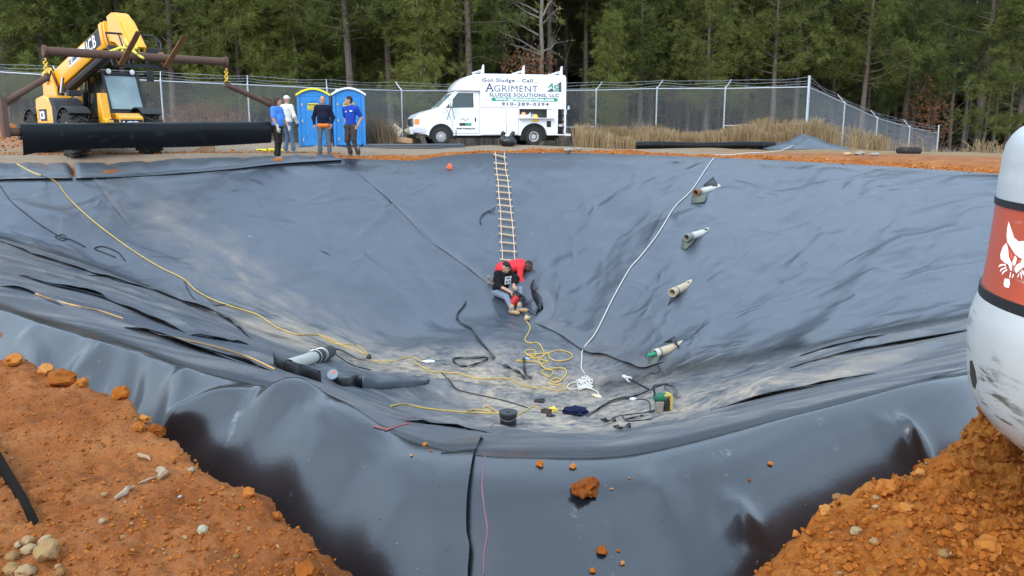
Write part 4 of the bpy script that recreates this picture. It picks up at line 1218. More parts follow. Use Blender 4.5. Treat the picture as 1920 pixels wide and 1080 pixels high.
# -- man in white sweatshirt behind him
o_ = at_y(541, 285, 26.6); o_ = Vector((o_[0], o_[1], gz(o_[0], o_[1])))
J = dict(BASE, elR=(.30, .02, 1.13), wrR=(.27, .16, .93), elL=(-.29, .02, 1.13), wrL=(-.25, .14, .92), knR=(.12, .06, .50), knL=(-.10, .10, .50), anR=(.16, .05, .09), anL=(-.14, .02, .09))
j, W, F, Rt, sh, pn, sk = standing(o_, 150, J, False, .03, 1.12)
hs, ey, q, A = head(j['head'], unit((.4, .9, 0)))
sk += hs
cap = [('e', q(0, -.01, .045), (.088, .10, .075), A), ('c', q(-.05, .10, .04), q(.05, .10, .04), .016, .016), ('c', q(-.03, .14, .035), q(.03, .14, .035), .012, .012)]
gl = hand(j['wrR'], W((0, .3, -1)), W((-1, 0, 0)), 1.05, .6, 1) + hand(j['wrL'], W((0, .3, -1)), W((1, 0, 0)), 1.05, .6, -1)
person('man in a white sweatshirt, white cap and jeans standing behind the pale blue T-shirt', o_, [('s', .03, sk), ('h', .02, cap), ('e', .005, ey), ('t', .05, sh), ('g', .015, gl), ('p', .04, pn), ('b', .025, shoe(j['anR'], W((.2, 1, 0))) + shoe(j['anL'], W((-.3, 1, 0))))],
       [SKIN, cloth('white_cap', (.72, .72, .70)), EYE_M, cloth('white_sweatshirt', (.70, .68, .63)), pm('dark_glove', (.05, .045, .04), .8), cloth('faded_jeans', (.10, .155, .235)), GREYSHOE])

# -- two workers on the slope; joints taken from the photograph, with depth from the sheet below them
def pj(px, py, Y): return np.array(at_y(px, py, Y))
seat = np.array(cast(934, 558)); Ys = seat[1]
org = Vector(seat)
def L3(px, py, dy): return pj(px, py, Ys + dy) - np.array(org)
hipR, hipL = L3(931, 548, -.02), L3(941, 546, .12)
f1 = np.array(cast(967, 590)) - np.array(org); f2 = np.array(cast(980, 586)) - np.array(org)
knR, knL = L3(950, 557, -.46), L3(975, 543, -.20)
anR, anL = f1 + np.array([-.09, .05, .13]), f2 + np.array([-.07, .05, .13])
shR, shL = L3(933, 514, -.12), L3(955, 514, .02)
ch = (shR + shL) / 2 + np.array([0, 0, -.10])
nk = (shR + shL) / 2 + np.array([.02, -.02, .06])
hdc = L3(949, 500, -.16)
elR, wrR = L3(935, 536, -.26), L3(955, 546, -.50)
elL, wrL = L3(966, 528, -.10), L3(963, 536, -.34)
hf = unit((.80, -.42, -.42))
hs, ey, q, A = head(hdc, hf, s=1.05)
cap = [('e', q(0, -.012, .048), (.090, .105, .076), A), ('c', q(-.045, .10, .035), q(.045, .10, .035), .018, .018), ('c', q(-.03, .145, .022), q(.03, .145, .022), .013, .013)]
bodyF = unit((.65, -.75, 0)); bodyR = np.cross(bodyF, (0, 0, 1))
Ab = np.stack([bodyR, bodyF, (0, 0, 1)])
shirt = [('c', shR, shL, .085, .085), ('e', ch + np.array([0, 0, -.05]), (.19, .135, .2), Ab), ('e', (ch + (hipR + hipL) / 2) / 2, (.18, .14, .22), Ab), ('e', (hipR + hipL) / 2 + np.array([0, 0, .10]), (.185, .15, .14), Ab), ('c', nk, ch, .07, .1),
         ('c', shR, elR, .078, .066), ('c', elR, elR + (wrR - elR) * .25, .066, .058), ('c', shL, elL, .078, .066), ('c', elL, elL + (wrL - elL) * .6, .062, .05)]
prt = [('e', ch + bodyF * .135 + np.array([.02, 0, -.05]), (.105, .030, .10), Ab)]
sk = hs + [('c', nk, hdc + np.array([-.02, 0, -.05]), .06, .058), ('c', elR, wrR, .046, .033), ('c', elL, wrL, .046, .033)] + hand(wrR, unit((.8, -.4, -.5)), unit((0, -.3, -1)), 1.05, .9, 1) + hand(wrL, unit((.6, -.6, -.4)), unit((0, -.3, -1)), 1.05, .9, -1)
jn = [('e', (hipR + hipL) / 2, (.18, .15, .12), Ab), ('c', hipR, knR, .105, .075), ('c', knR, anR, .074, .060), ('c', hipL, knL, .105, .075), ('c', knL, anL, .074, .060)]
bt = shoe(anR, (.75, -.55, 0), 1.1) + shoe(anL, (.8, -.3, 0), 1.1)
person('man in a black printed sweatshirt and cap sitting on the slope with a red tool', org, [('s', .03, sk), ('h', .015, cap), ('e', .005, ey), ('t', .05, shirt), ('p', .04, jn), ('b', .025, bt)],
       [SKIN, pm('black_cap', (.010, .010, .012), .8), EYE_M, cloth('black_sweatshirt', (.011, .011, .013)), cloth('light_jeans', (.17, .22, .28), dirt=((.42, .30, .18), .16, 5)), pm('tan_boot', (.42, .27, .13), .85, var=.3, scale=12)])
HAND_R = np.array(org) + wrR
SEATED = bpy.data.objects[[o.name for o in COL.objects if o.get('label', '').startswith('man in a black printed')][0]]
pc = ch + bodyF * .155 + bodyR * -.01 + np.array([0, 0, -.03]); pu = unit((bodyF[0] * .12, bodyF[1] * .12, 1.0))
def print_quad(name, a, b, w, h, off, m):
    c = pc + bodyR * a + pu * b + bodyF * off
    MB().add([tuple(c + bodyR * sx * w / 2 + pu * sy * h / 2 + bodyF * d) for d in (0, .006) for sx, sy in ((-1, -1), (1, -1), (1, 1), (-1, 1))], [(3, 2, 1, 0), (4, 5, 6, 7), (0, 1, 5, 4), (1, 2, 6, 5), (2, 3, 7, 6), (3, 0, 4, 7)]).build(name, m, SEATED, bevel=.003)
print_quad('chest_print', 0, 0, .20, .19, .0, pm('white_print', (.66, .66, .66), .85, var=.1))
for a, b, w, h in ((0, .055, .13, .022), (-.04, -.03, .035, .04), (.045, -.035, .05, .05)): print_quad('print_mark', a, b, w, h, .007, pm('print_ink', (.02, .02, .025), .8))
# -- man in red bending over
kn_ = np.array(cast(950, 548)); Yk = kn_[1] + .75
org2 = Vector(cast(948, 540)); org2.y += 0.0
def M3(px, py, dy): return pj(px, py, Yk + dy) - np.array(org2)
hipA, hipB = M3(938, 505, .10), M3(945, 503, -.06)
gA = np.array(cast(958, 540)); gB = np.array(cast(968, 532)); gF = np.array(cast(921, 531))
knA, knB = gA - np.array(org2) + np.array([0, .25, .09]), gB - np.array(org2) + np.array([0, .1, .10])
ftA = gF - np.array(org2) + np.array([.06, -.02, .10]); ftB = knB + np.array([-.42, .12, .02])
shA, shB = M3(976, 500, -.22), M3(979, 495, .10)
mid = (shA + shB) / 2; hm = (hipA + hipB) / 2
hdc = M3(991, 498, -.16)
hf = unit((.62, -.45, -.65))
hs, ey, q, A = head(hdc, hf, up=(.6, .1, .75), s=1.05)
elA, wrA = M3(975, 526, -.36), M3(990, 532, -.46)
elB, wrB = M3(988, 518, -.06), M3(993, 531, -.40)
hood = [('c', hm, mid, .150, .150), ('c', hm + np.array([0, 0, .04]), mid + np.array([-.05, 0, .02]), .125, .14), ('c', shA, shB, .095, .095), ('c', hipA, hipB, .135, .135), ('c', mid, hdc - (hdc - mid) * .5, .09, .07),
        ('c', shA, elA, .085, .066), ('c', elA, elA + (wrA - elA) * .9, .064, .048), ('c', shB, elB, .085, .066), ('c', elB, elB + (wrB - elB) * .9, .064, .048)]
sk = hs + [('c', mid, hdc, .06, .06)] + hand(wrA, unit((.7, 0, -.7)), unit((.3, -.3, -1)), 1.05, .8, 1) + hand(wrB, unit((.4, -.3, -.8)), unit((-.5, -.2, -1)), 1.05, .8, -1)
pn = [('c', hipA, hipB, .128, .128), ('c', hipA, knA, .11, .08), ('c', knA, ftA, .078, .06), ('c', hipB, knB, .11, .08), ('c', knB, ftB, .078, .06)]
bt = [('c', ftA, ftA + np.array([-.10, .0, -.09]), .055, .045), ('c', ftA + np.array([-.04, -.02, -.01]), ftA + np.array([-.13, -.04, .07]), .05, .045), ('c', ftA + np.array([-.10, 0, -.09]), ftA + np.array([-.02, -.01, -.10]), .042, .04)] + shoe(ftB, (-.9, .1, 0), 1.05)
person('man in a red sweatshirt with short black hair bending over the torn sheet edge', org2, [('s', .03, sk), ('h', .02, hair_cap(q, A, 1.0, .0)), ('e', .005, ey), ('t', .06, hood), ('p', .04, pn), ('b', .02, bt)],
       [SKIND, HAIRB, EYE_M, cloth('red_sweatshirt', (.72, .045, .055)), cloth('black_trousers', (.014, .014, .016)), pm('grey_boot_sole', (.20, .18, .15), .8, var=.3, scale=12)])
# ------------------------------------------------------------------ lettering
def text(name, body, size, loc, xdir, ydir, mat, parent, align='LEFT', bold=0.0, xs=1.0, ext=.002, space=1.0, shear=0.0):
    cu = bpy.data.curves.new(name, 'FONT')
    cu.body = body; cu.size = size; cu.align_x = align; cu.offset = bold; cu.extrude = ext; cu.space_character = space; cu.shear = shear
    cu.resolution_u = 3
    cu.materials.append(mat)
    o = bpy.data.objects.new(name, cu); COL.objects.link(o)
    x = Vector(xdir).normalized(); y = Vector(ydir).normalized(); z = x.cross(y).normalized(); y = z.cross(x)
    M = Matrix((x, y, z)).transposed().to_4x4()
    M.translation = Vector(loc)
    me = bpy.data.meshes.new_from_object(o)
    bpy.data.objects.remove(o); bpy.data.curves.remove(cu)
    if not me.materials: me.materials.append(mat)
    o = link(name, me, parent)
    o.matrix_basis = M @ Matrix.Diagonal((xs, 1, 1, 1))
    return o
M_BLACK = pm('black_plastic', (.014, .014, .015), .55, var=.25, scale=9)
M_RUBBER = pm('tyre_rubber', (.022, .021, .020), .85, var=.3, scale=10, dirt=((.16, .10, .06), .18, 6))
M_YEL = pm('machine_yellow', (.86, .40, .010), .38, var=.06, scale=4, dirt=((.34, .19, .06), .05, 5), coat=.3)
M_GLASS = pm('tinted_glass', (.03, .045, .042), .06, var=.05, spec=.8)
M_GLASSC = pm('reflection_tinted_windscreen', (.24, .32, .33), .06, var=.4, scale=2, spec=.7)  # pale mottled base colour paints a reflection into the glass
M_WHITE = pm('white_paint', (.80, .81, .82), .32, var=.03, scale=3, coat=.4, dirt=((.50, .42, .33), .02, 3))
M_WTXT = pm('white_decal', (.84, .84, .84), .5, var=.02)
M_RUST = pm('rusty_pipe', (.115, .062, .042), .8, .2, var=.4, scale=7, bump=.4, bscale=30)
M_FORK = pm('worn_fork', (.26, .125, .045), .6, .3, var=.35, scale=6)
M_CHROME = pm('chrome', (.75, .76, .78), .16, 1.0, var=.05)
M_STEELD = pm('dark_steel', (.035, .035, .038), .5, .5, var=.3, scale=9)
M_AMBER = pm('amber_lens', (.85, .24, .02), .2, var=.05, coat=.5)
M_CHAIN = pm('yellow_chain', (.80, .55, .06), .6, var=.2)
M_NAVY = pm('navy_decal', (.055, .062, .135), .5, var=.05)
M_GREEN = pm('green_decal', (.02, .30, .17), .5, var=.05)
M_SHEET = pm('rolled_sheet', (.0035, .004, .005), .34, var=.3, scale=3, spec=.22, dirt=((.10, .10, .10), .05, 3))

def wheel(name, parent, loc, ax, R_, w, rim_r, rim_mat, lugs=0, dish=.1, treadn=0, n=28):
    """ax: unit axis pointing to the outside of the wheel"""
    ax = Vector(ax).normalized()
    M = Matrix.Translation(loc) @ ax.to_track_quat('Z', 'Y').to_matrix().to_4x4()
    mb = MB()
    h = w / 2
    mb.lathe([(rim_r, -h * .85), (R_ * .82, -h), (R_ * .95, -h * .92), (R_, -h * .6), (R_, h * .6), (R_ * .95, h * .92), (R_ * .82, h), (rim_r, h * .85)], n, 0, M, caps=False)
    if treadn:
        for k in range(treadn):
            for sd in (-1, 1):
                a = 2 * math.pi * (k + (.5 if sd > 0 else 0)) / treadn
                c = Vector((math.cos(a) * R_ * 1.01, math.sin(a) * R_ * 1.01, sd * h * .5))
                rot = Matrix.Rotation(a, 3, 'Z') @ Matrix.Rotation(sd * R(38), 3, 'X')
                mb.add([M @ (c + rot @ Vector((sx * .035, sy * .035, sz * h * .62))) for sz in (-1, 1) for sy in (-1, 1) for sx in (-1, 1)], [(0, 2, 3, 1), (4, 5, 7, 6), (0, 1, 5, 4), (2, 6, 7, 3), (0, 4, 6, 2), (1, 3, 7, 5)])
    wo = mb.build(name, M_RUBBER, parent, smooth=40)
    mb = MB()
    mb.lathe([(rim_r * 1.02, h * .86), (rim_r * .93, h * .90), (rim_r * .86, h * .5), (rim_r * .80, h * .8 - dish), (rim_r * .45, h * .8 - dish * .7), (rim_r * .36, h * .95 - dish * .3), (0.001, h * .98 - dish * .3)], n, 0, M, caps=False)
    mb.lathe([(rim_r * .95, -h * .8), (0.001, -h * .8)], n, 0, M, caps=False)
    for k in range(lugs):
        a = 2 * math.pi * k / lugs
        mb.lathe([(.022, 0), (.018, .02), (.001, .022)], 6, 1, M @ Matrix.Translation((math.cos(a) * rim_r * .62, math.sin(a) * rim_r * .62, h * .8 - dish * .78)))
    mb.build('rim', [rim_mat, M_STEELD], wo, smooth=40)
    return wo

# ------------------------------------------------------------------ telescopic handler (local: x forward, y to its left, z up)
TA = R(45)
tx, ty = -11.57, 24.5
TH = thing('telehandler', 'yellow telescopic lifting machine with raised boom and black cab', 'lifting machine', (tx, ty, gz(tx - .5, ty + .6) - .03), -math.pi / 2 + TA)
WB, TR = 3.1, 1.025
for x, y in ((0, -TR), (0, TR), (-WB, -TR), (-WB, TR)):
    wheel('wheel', TH, (x, y, .62), (0, math.copysign(1, y), 0), .62, .44, .31, M_YEL, 8, .12, 18)
mb = MB(); mb.box((-1.6, 0, .78), (4.7, .62, .5)); mb.box((-1.4, 0, .62), (.9, 1.5, .26)); mb.beam((0, -.9, .62), (0, .9, .62), .22, .22); mb.beam((-WB, -.9, .62), (-WB, .9, .62), .22, .22)
mb.build('chassis', M_STEELD, TH, bevel=.02)
# front plate with the maker's letters
mb = MB(); mb.prism([(.55, .62), (.78, .70), (.78, 1.08), (.50, 1.20), (.15, 1.2), (.15, .62)], -.05, .62)
mb.prism([(.50, .60), (.76, .62), (.76, 1.0), (.60, 1.05), (.42, 1.75), (.24, 1.75), (.20, .9), (.15, .62)], -.42, -.20)
mb.prism([(.40, .58), (.78, .62), (.78, .92), (.40, 1.0)], -.22, -.03)
mb.build('front_frame', M_YEL, TH, bevel=.02)
text('lettering', 'JCB', .30, (.784, .02, .76), (0, 1, 0), (0, 0, 1), M_WTXT, TH, 'LEFT', .012, 1.05)
mb = MB(); mb.box((.779, .285, .86), (.008, .62, .32)); mb.build('letter_panel', M_BLACK, TH)
# engine pod on the right
mb = MB()
mb.prism([(-2.65, .62), (-.85, .62), (-.85, 1.22), (-1.15, 1.56), (-1.9, 1.74), (-2.65, 1.66)], -1.20, -.40)
mb.build('engine_cover', M_YEL, TH, bevel=.07, seg=3)
mb = MB(); mb.prism([(-1.14, .60), (-.80, .60), (-.80, 1.24), (-1.06, 1.56), (-1.40, 1.66), (-1.14, 1.36)], -1.21, -.39); mb.build('cover_trim', M_BLACK, TH, bevel=.03)
text('lettering', 'JCB', .30, (-2.30, -1.206, 1.06), (1, 0, 0), (0, 0, 1), M_WTXT, TH, 'LEFT', .012)
mb = MB(); mb.box((-2.00, -1.201, 1.16), (.72, .006, .34)); mb.build('letter_panel', M_BLACK, TH)
# wings over the wheels
def wing(x, y0, y1):
    mb = MB(); ri, ro = .73, .77
    pts = [(x + math.cos(a) * ro, .62 + math.sin(a) * ro) for a in np.linspace(R(48), R(150), 12)] + [(x + math.cos(a) * ri, .62 + math.sin(a) * ri) for a in np.linspace(R(150), R(48), 12)]
    for a, b in zip(range(11), range(1, 12)):
        mb.prism([pts[a], pts[b], pts[23 - b], pts[23 - a]], y0, y1)
    mb.build('mudguard', M_BLACK, TH, smooth=40, fix=True)
for x in (0, -WB):
    wing(x, -1.27, -.70); wing(x, .70, 1.27)
# cab on the left
cabz0, cabz1 = .85, 2.36
A_ = {'fb': (-.42, cabz0 + .45), 'ft': (-.86, cabz1), 'rt': (-1.95, cabz1), 'rb': (-2.15, cabz0), 'bb': (-.42, cabz0)}
mb = MB()
for y in (.16, 1.16):
    for a, b in (('fb', 'ft'), ('ft', 'rt'), ('rt', 'rb'), ('rb', 'bb'), ('bb', 'fb')):
        mb.beam((A_[a][0], y, A_[a][1]), (A_[b][0], y, A_[b][1]), .085, .085, up=(0, 1, 0))
for k in ('ft', 'rt', 'fb', 'rb'): mb.beam((A_[k][0], .16, A_[k][1]), (A_[k][0], 1.16, A_[k][1]), .08, .08)
mb.beam((-1.42, .16, cabz0), (-1.36, .16, cabz1), .06, .06, up=(0, 1, 0))
mb.box((-1.42, .66, cabz1 + .03), (1.18, 1.06, .07))
mb.box((-1.3, .66, cabz0 - .05), (1.75, 1.0, .12))
mb.prism([(-.42, .85), (-.30, .9), (-.32, 1.25), (-.42, 1.30)], .14, 1.18)
mb.build('cab_frame', M_BLACK, TH, bevel=.012)
def pane(name, c, mat=M_GLASS, t=.008):
    c = [Vector(p) for p in c]; n_ = (c[1] - c[0]).cross(c[2] - c[0]).normalized() * t
    MB().add(c + [p + n_ for p in c], [(3, 2, 1, 0), (4, 5, 6, 7), (0, 1, 5, 4), (1, 2, 6, 5), (2, 3, 7, 6), (3, 0, 4, 7)]).build(name, mat, TH, smooth=0)
pane('windscreen', [(-.43, .20, 1.32), (-.43, 1.12, 1.32), (-.86, 1.12, 2.32), (-.86, .20, 2.32)], M_GLASSC)
for y in (.155, 1.165): pane('side_window', [(-.5, y, 1.32), (-.90, y, 2.30), (-1.93, y, 2.30), (-2.10, y, 1.0)])
pane('rear_window', [(-2.08, .2, 1.3), (-1.97, .2, 2.30), (-1.97, 1.12, 2.30), (-2.08, 1.12, 1.3)])
mb = MB(); mb.box((-1.5, .62, 1.25), (.5, .5, .16)); mb.box((-1.75, .62, 1.6), (.14, .5, .7)); mb.tube([(-.75, .66, 1.2), (-.95, .66, 1.65)], .03, 8)
mb.lathe([(.19, 0), (.21, .015), (.19, .03)], 16, 0, Matrix.Translation((-.98, .66, 1.66)) @ Matrix.Rotation(R(-55), 4, 'Y'), caps=False)
mb.build('driver_seat', M_BLACK, TH, bevel=.03)
mb = MB(); mb.beam((-.50, .72, 1.36), (-.72, .95, 2.0), .02, .012); mb.build('wiper', M_BLACK, TH)
mb = MB(); mb.lathe([(.075, 0), (.075, .03), (.062, .04), (.062, .14), (.045, .17), (.001, .175)], 14, 0, Matrix.Translation((-1.75, .34, cabz1 + .065))); mb.build('beacon', M_AMBER, TH)
for y in (.32, 1.0):
    M = Matrix.Translation((-.80, y, cabz1 + .07)) @ Matrix.Rotation(R(90), 4, 'Y')
    mb = MB(); mb.lathe([(.04, -.06), (.085, .0), (.085, .03)], 14, 0, M); mb.lathe([(.075, .032), (.03, .045), (.001, .047)], 14, 1, M, caps=False); mb.build('work_light', [M_BLACK, M_WTXT], TH)
mb = MB(); mb.beam((-.72, 1.18, 2.35), (-.60, 1.42, 2.40), .025, .025); mb.box((-.60, 1.46, 2.34), (.07, .20, .32)); mb.build('mirror', M_BLACK, TH, bevel=.02)
mb = MB(); mb.beam((-.55, -.98, 1.5), (-.50, -.75, 1.72), .025, .025); mb.box((-.50, -.78, 1.76), (.22, .34, .16)); mb.build('mirror', M_BLACK, TH, bevel=.03)
# rear tower and boom
mb = MB()
for y0, y1 in ((-.60, -.48), (.02, .14)):
    mb.prism([(-3.80, .75), (-2.5, .75), (-2.5, 1.5), (-2.85, 2.2), (-3.2, 2.62), (-3.80, 2.5), (-3.85, 1.9)], y0, y1)
mb.cyl((-3.25, -.66, 2.22), (-3.25, .20, 2.22), .11)
mb.box((-3.85, -.35, 1.1), (.5, .9, .7))
mb.build('rear_frame', M_YEL, TH, bevel=.02)
BE = R(13.0)
bd = Vector((math.cos(BE), 0, math.sin(BE))); bu = Vector((-math.sin(BE), 0, math.cos(BE)))
bd = bd * .93; bu = bu * .93
B0 = Vector((-3.25, -.22, 2.22))
def boom_box(mb, a, b, w, hlo, hhi, w2=None, mi=0):
    w2 = w2 or w
    rings = []
    for t_, ww in ((a, w), (b, w2)):
        c = B0 + bd * t_
        rings.append([tuple(c + Vector((0, sy * ww / 2 * f, 0)) + bu * h) for sy, h, f in ((-1, hlo, .8), (1, hlo, .8), (1, hlo + .10, 1), (1, hhi - .04, 1), (1, hhi, .9), (-1, hhi, .9), (-1, hhi - .04, 1), (-1, hlo + .10, 1))])
    mb.loft(rings, mi)
mb = MB(); boom_box(mb, -.25, 4.75, .44, -.30, .32); mb.build('boom_outer', M_YEL, TH, bevel=.015)
mb = MB(); boom_box(mb, 4.72, 4.90, .52, -.36, .38); boom_box(mb, 4.98, 5.08, .48, -.34, .36); mb.build('boom_collar', M_YEL, TH, bevel=.02)
mb = MB(); boom_box(mb, 4.9, 5.6, .36, -.26, .26); mb.build('boom_inner', M_YEL, TH, bevel=.01)
mb = MB(); boom_box(mb, .5, 4.7, .30, -.52, -.345); mb.cyl(B0 + bd * .6 + bu * -.46, B0 + bd * 4.3 + bu * -.46, .09); mb.build('boom_underside', M_STEELD, TH, bevel=.01)
def bp(t_, h, y=0): return B0 + bd * t_ + bu * h + Vector((0, y, 0))
mb = MB()
nose = [(5.35, .40), (5.75, .38), (6.12, .0), (6.62, -.85), (6.36, -1.05), (5.65, -.45), (5.35, -.32)]
for y0, y1 in ((-.22, -.16), (.16, .22)):
    P_ = [bp(a, h, y0) for a, h in nose]; Q_ = [bp(a, h, y1) for a, h in nose]; n = len(nose)
    mb.add(P_ + Q_, [tuple(range(n - 1, -1, -1)), tuple(range(n, 2 * n))] + [(i, (i + 1) % n, n + (i + 1) % n, n + i) for i in range(n)])
top = [(5.35, .405), (5.77, .385), (6.15, .0), (6.64, -.85), (6.56, -.88), (6.07, -.05), (5.72, .33), (5.35, .35)]
P_ = [bp(a, h, -.165) for a, h in top]; Q_ = [bp(a, h, .165) for a, h in top]; n = len(top)
mb.add(P_ + Q_, [tuple(range(n - 1, -1, -1)), tuple(range(n, 2 * n))] + [(i, (i + 1) % n, n + (i + 1) % n, n + i) for i in range(n)])
mb.build('boom_nose', M_YEL, TH, bevel=.012)
side = -.22 - .006
mb = MB(); c = [bp(a, h, side) for a, h in ((3.36, -.19), (4.68, -.19), (4.68, .28), (3.36, .28))]; mb.add(c + [p + Vector((0, .005, 0)) for p in c], [(0, 1, 2, 3), (7, 6, 5, 4), (0, 4, 5, 1), (1, 5, 6, 2), (2, 6, 7, 3), (3, 7, 4, 0)]); mb.build('letter_panel', M_BLACK, TH)
text('lettering', 'JCB', .47, bp(3.44, -.12, side - .004), bd, bu, M_WTXT, TH, 'LEFT', .008, 1.0, space=1.12)
mb = MB(); c = [bp(a, h, side) for a, h in ((1.75, -.04), (3.26, -.04), (3.26, .22), (1.75, .22))]; mb.add(c + [p + Vector((0, .005, 0)) for p in c], [(0, 1, 2, 3), (7, 6, 5, 4), (0, 4, 5, 1), (1, 5, 6, 2), (2, 6, 7, 3), (3, 7, 4, 0)]); mb.build('letter_panel', M_WTXT, TH)
text('lettering', 'United Rentals', .20, bp(2.02, .03, side - .004), bd, bu, M_NAVY, TH, 'LEFT', .004, .82)
mb = MB(); ring = [bp(1.87 + .06 * math.cos(a), .09 + .075 * math.sin(a), side - .003) for a in np.linspace(0, 2 * math.pi, 13)[:-1]]; mb.tube(ring, .014, 5, closed=True); mb.build('emblem', M_NAVY, TH)
# rams
for y, xa, ta in ((-.78, -1.9, 1.5), (.14, -2.3, 2.0)):
    mb = MB(); a = Vector((xa - .2, y, .95)); b = bp(ta, -.30, y * .5) ; m = a.lerp(b, .66)
    mb.cyl(a, m, .075, n=12, mi=0); mb.cyl(m, b, .042, n=12, mi=1); mb.build('lift_ram', [M_BLACK, M_CHROME], TH, smooth=40)
mb = MB(); mb.tube([bp(.3, -.1, -.45), bp(.8, .1, -.48), bp(1.0, -.5, -.42), Vector((-2.8, -.5, 1.5))], .025, 6); mb.tube([bp(.2, -.3, -.3), bp(.5, -.6, -.3), Vector((-3.0, -.3, 1.4))], .03, 6); mb.build('hose', M_BLACK, TH)
# fork carriage
cx_ = -3.6 + 6.55; cz = 3.07
FT = R(28)
fd = Vector((math.cos(FT), 0, math.sin(FT))); fu = Vector((-math.sin(FT), 0, math.cos(FT)))
C0 = bp(6.55, -1.0) ; C0.y = -.22
H0 = Vector((C0.x + .12, -.22, 2.36))
mb = MB()
def fp(f, y, u): return H0 + fd * f + fu * u + Vector((0, y, 0))
for u in (.02, .50): mb.beam(fp(-.05, -.66, u), fp(-.05, .66, u), .07, .10)
for y in (-.66, -.22, .22, .66): mb.beam(fp(-.06, y, .0), fp(-.06, y, .56), .08, .06, up=(0, 1, 0))
for y in (-.62, -.3, 0, .3, .62): mb.beam(fp(-.06, y, .54), fp(-.10, y, .98), .03, .03, up=(0, 1, 0))
mb.tube([fp(-.06, .66, .5), fp(-.05, .72, .75), fp(-.10, .62, .98), fp(-.10, -.62, .98)], .03, 8)
mb.build('fork_carriage', M_STEELD, TH, bevel=.008)
FH = []
for y in (-.52, .62):
    mb = MB()
    prof = [(-.02, .42), (-.02, 0), (.03, -.05), (1.15, -.035), (1.52, -.01), (1.52, .0), (.05, .0), (.03, .42)]
    P_ = [fp(a, y - .07, h) for a, h in prof]; Q_ = [fp(a, y + .07, h) for a, h in prof]; n = len(prof)
    mb.add(P_ + Q_, [tuple(range(n - 1, -1, -1)), tuple(range(n, 2 * n))] + [(i, (i + 1) % n, n + (i + 1) % n, n + i) for i in range(n)])
    mb.build('fork', M_FORK, TH, bevel=.006); FH.append(fp(.10, y, .0))
Mth = Matrix.Translation(TH.location) @ Matrix.Rotation(-math.pi / 2 + TA, 4, 'Z')
# straps bundled on the carriage
org = Mth @ fp(.04, -.18, .48)
mb = MB(); g = np.random.default_rng(4)
for k in range(9):
    p0 = Vector(g.normal(0, .13, 3)); p1 = Vector(g.normal(0, .13, 3)); p2 = Vector((g.normal(0, .22), g.normal(0, .2), -.05 - .25 * g.uniform()))
    mb.tube([p0, p1, (p1 + p2) / 2 + Vector((0, -.05, .06)), p2], .032, 5)
tag(mb.build('lifting_strap', pm('yellow_strap', (.80, .68, .10), .8, var=.2), None, smooth=60, loc=org), 'bundle of yellow webbing straps tied on the fork carriage', 'strap')

# ------------------------------------------------------------------ spreader beam, arms, chains, roll
hm = Mth @ ((FH[0] + FH[1]) / 2)
bdir = Vector((math.cos(TA), math.sin(TA), 0))
bz = (Mth @ FH[0]).z + .17
bc = Vector((hm.x, hm.y, bz))
def solve(px):
    """distance along the beam at which it is seen at column px of the photograph"""
    k = (px - 960) / FPX
    return (k * bc.y - bc.x) / (bdir.x - k * bdir.y)
sL, sR = solve(113), solve(440)
SB = thing('spreader_beam', 'long rusty pipe beam lying across the raised forks', 'lifting beam', bc + bdir * sL)
mb = MB(); mb.tube([(0, 0, 0), bdir * (sR - sL)], .105, 18); mb.build('pipe', M_RUST, SB, smooth=40)
for s_ in (0, sR - sL):
    mb = MB(); c = bdir * s_; mb.tube([c - bdir * .03, c + bdir * .03], .14, 18); mb.beam(c + Vector((0, 0, -.10)), c + Vector((0, 0, -.24)), .05, .10); mb.build('end_flange', M_RUST, SB, smooth=40)
def chain(label, top, bot):
    t = thing('chain', label, 'chain', top, group='yellow lifting chains')
    n = 6
    for k in range(n):
        c = (Vector(bot) - Vector(top)) * (k + .5) / n
        mb = MB(); ln = (Vector(bot) - Vector(top)).length / n * .72
        u = (bdir if k % 2 else Vector((-bdir.y, bdir.x, 0)))
        mb.tube([c + Vector((0, 0, 1)) * ln * math.cos(a) * .75 + u * .045 * math.sin(a) for a in np.linspace(0, 2 * math.pi, 11)[:-1]], .017, 6, closed=True)
        mb.build('link', M_CHAIN, t, smooth=50)
EL, ER = bc + bdir * sL, bc + bdir * sR
zt = lambda px, py, s_: EYE + (245 - py) / FPX * (bc + bdir * s_).y
sl2, sr2 = solve(27), solve(522)
rz_ = 1.57
def arm(label, pts, core):
    t = thing('hanger_arm', label, 'hanger arm', pts[0], group='rusty hanger arms')
    P_ = [Vector(p) - Vector(pts[0]) for p in pts]
    mb = MB(); mb.tube(P_[:2], .075, 14); mb.build('pipe', M_RUST, t, smooth=40)
    mb = MB(); mb.tube([P_[0] + Vector((0, 0, .10)), P_[0] - Vector((0, 0, .05))], .05, 10); mb.beam(P_[0] - bdir * .06, P_[0] + bdir * .06, .05, .16); mb.build('lug', M_RUST, t)
    mb = MB(); mb.beam(P_[1] + Vector((0, 0, .14)), P_[2] - Vector((0, 0, .12)), .26, .12, up=bdir); mb.beam(P_[1] - core * .02, P_[1] + core * .34 + Vector((0, 0, .18)), .02, .22); mb.build('end_plate', M_RUST, t, bevel=.01)
    mb = MB(); mb.tube([P_[2] - core * .05, P_[2] + core * .30], .10, 14); mb.build('socket', M_RUST, t, smooth=40)
armL = [EL + Vector((0, 0, -.62)), (bc + bdir * sl2) + Vector((0, 0, zt(0, 196, sl2) - bz)), (bc + bdir * sl2) + Vector((0, 0, rz_ - bz))]
armR = [ER + Vector((0, 0, -.62)), (bc + bdir * sr2) + Vector((0, 0, zt(0, 200, sr2) - bz)), (bc + bdir * sr2) + Vector((0, 0, rz_ + .10 - bz))]
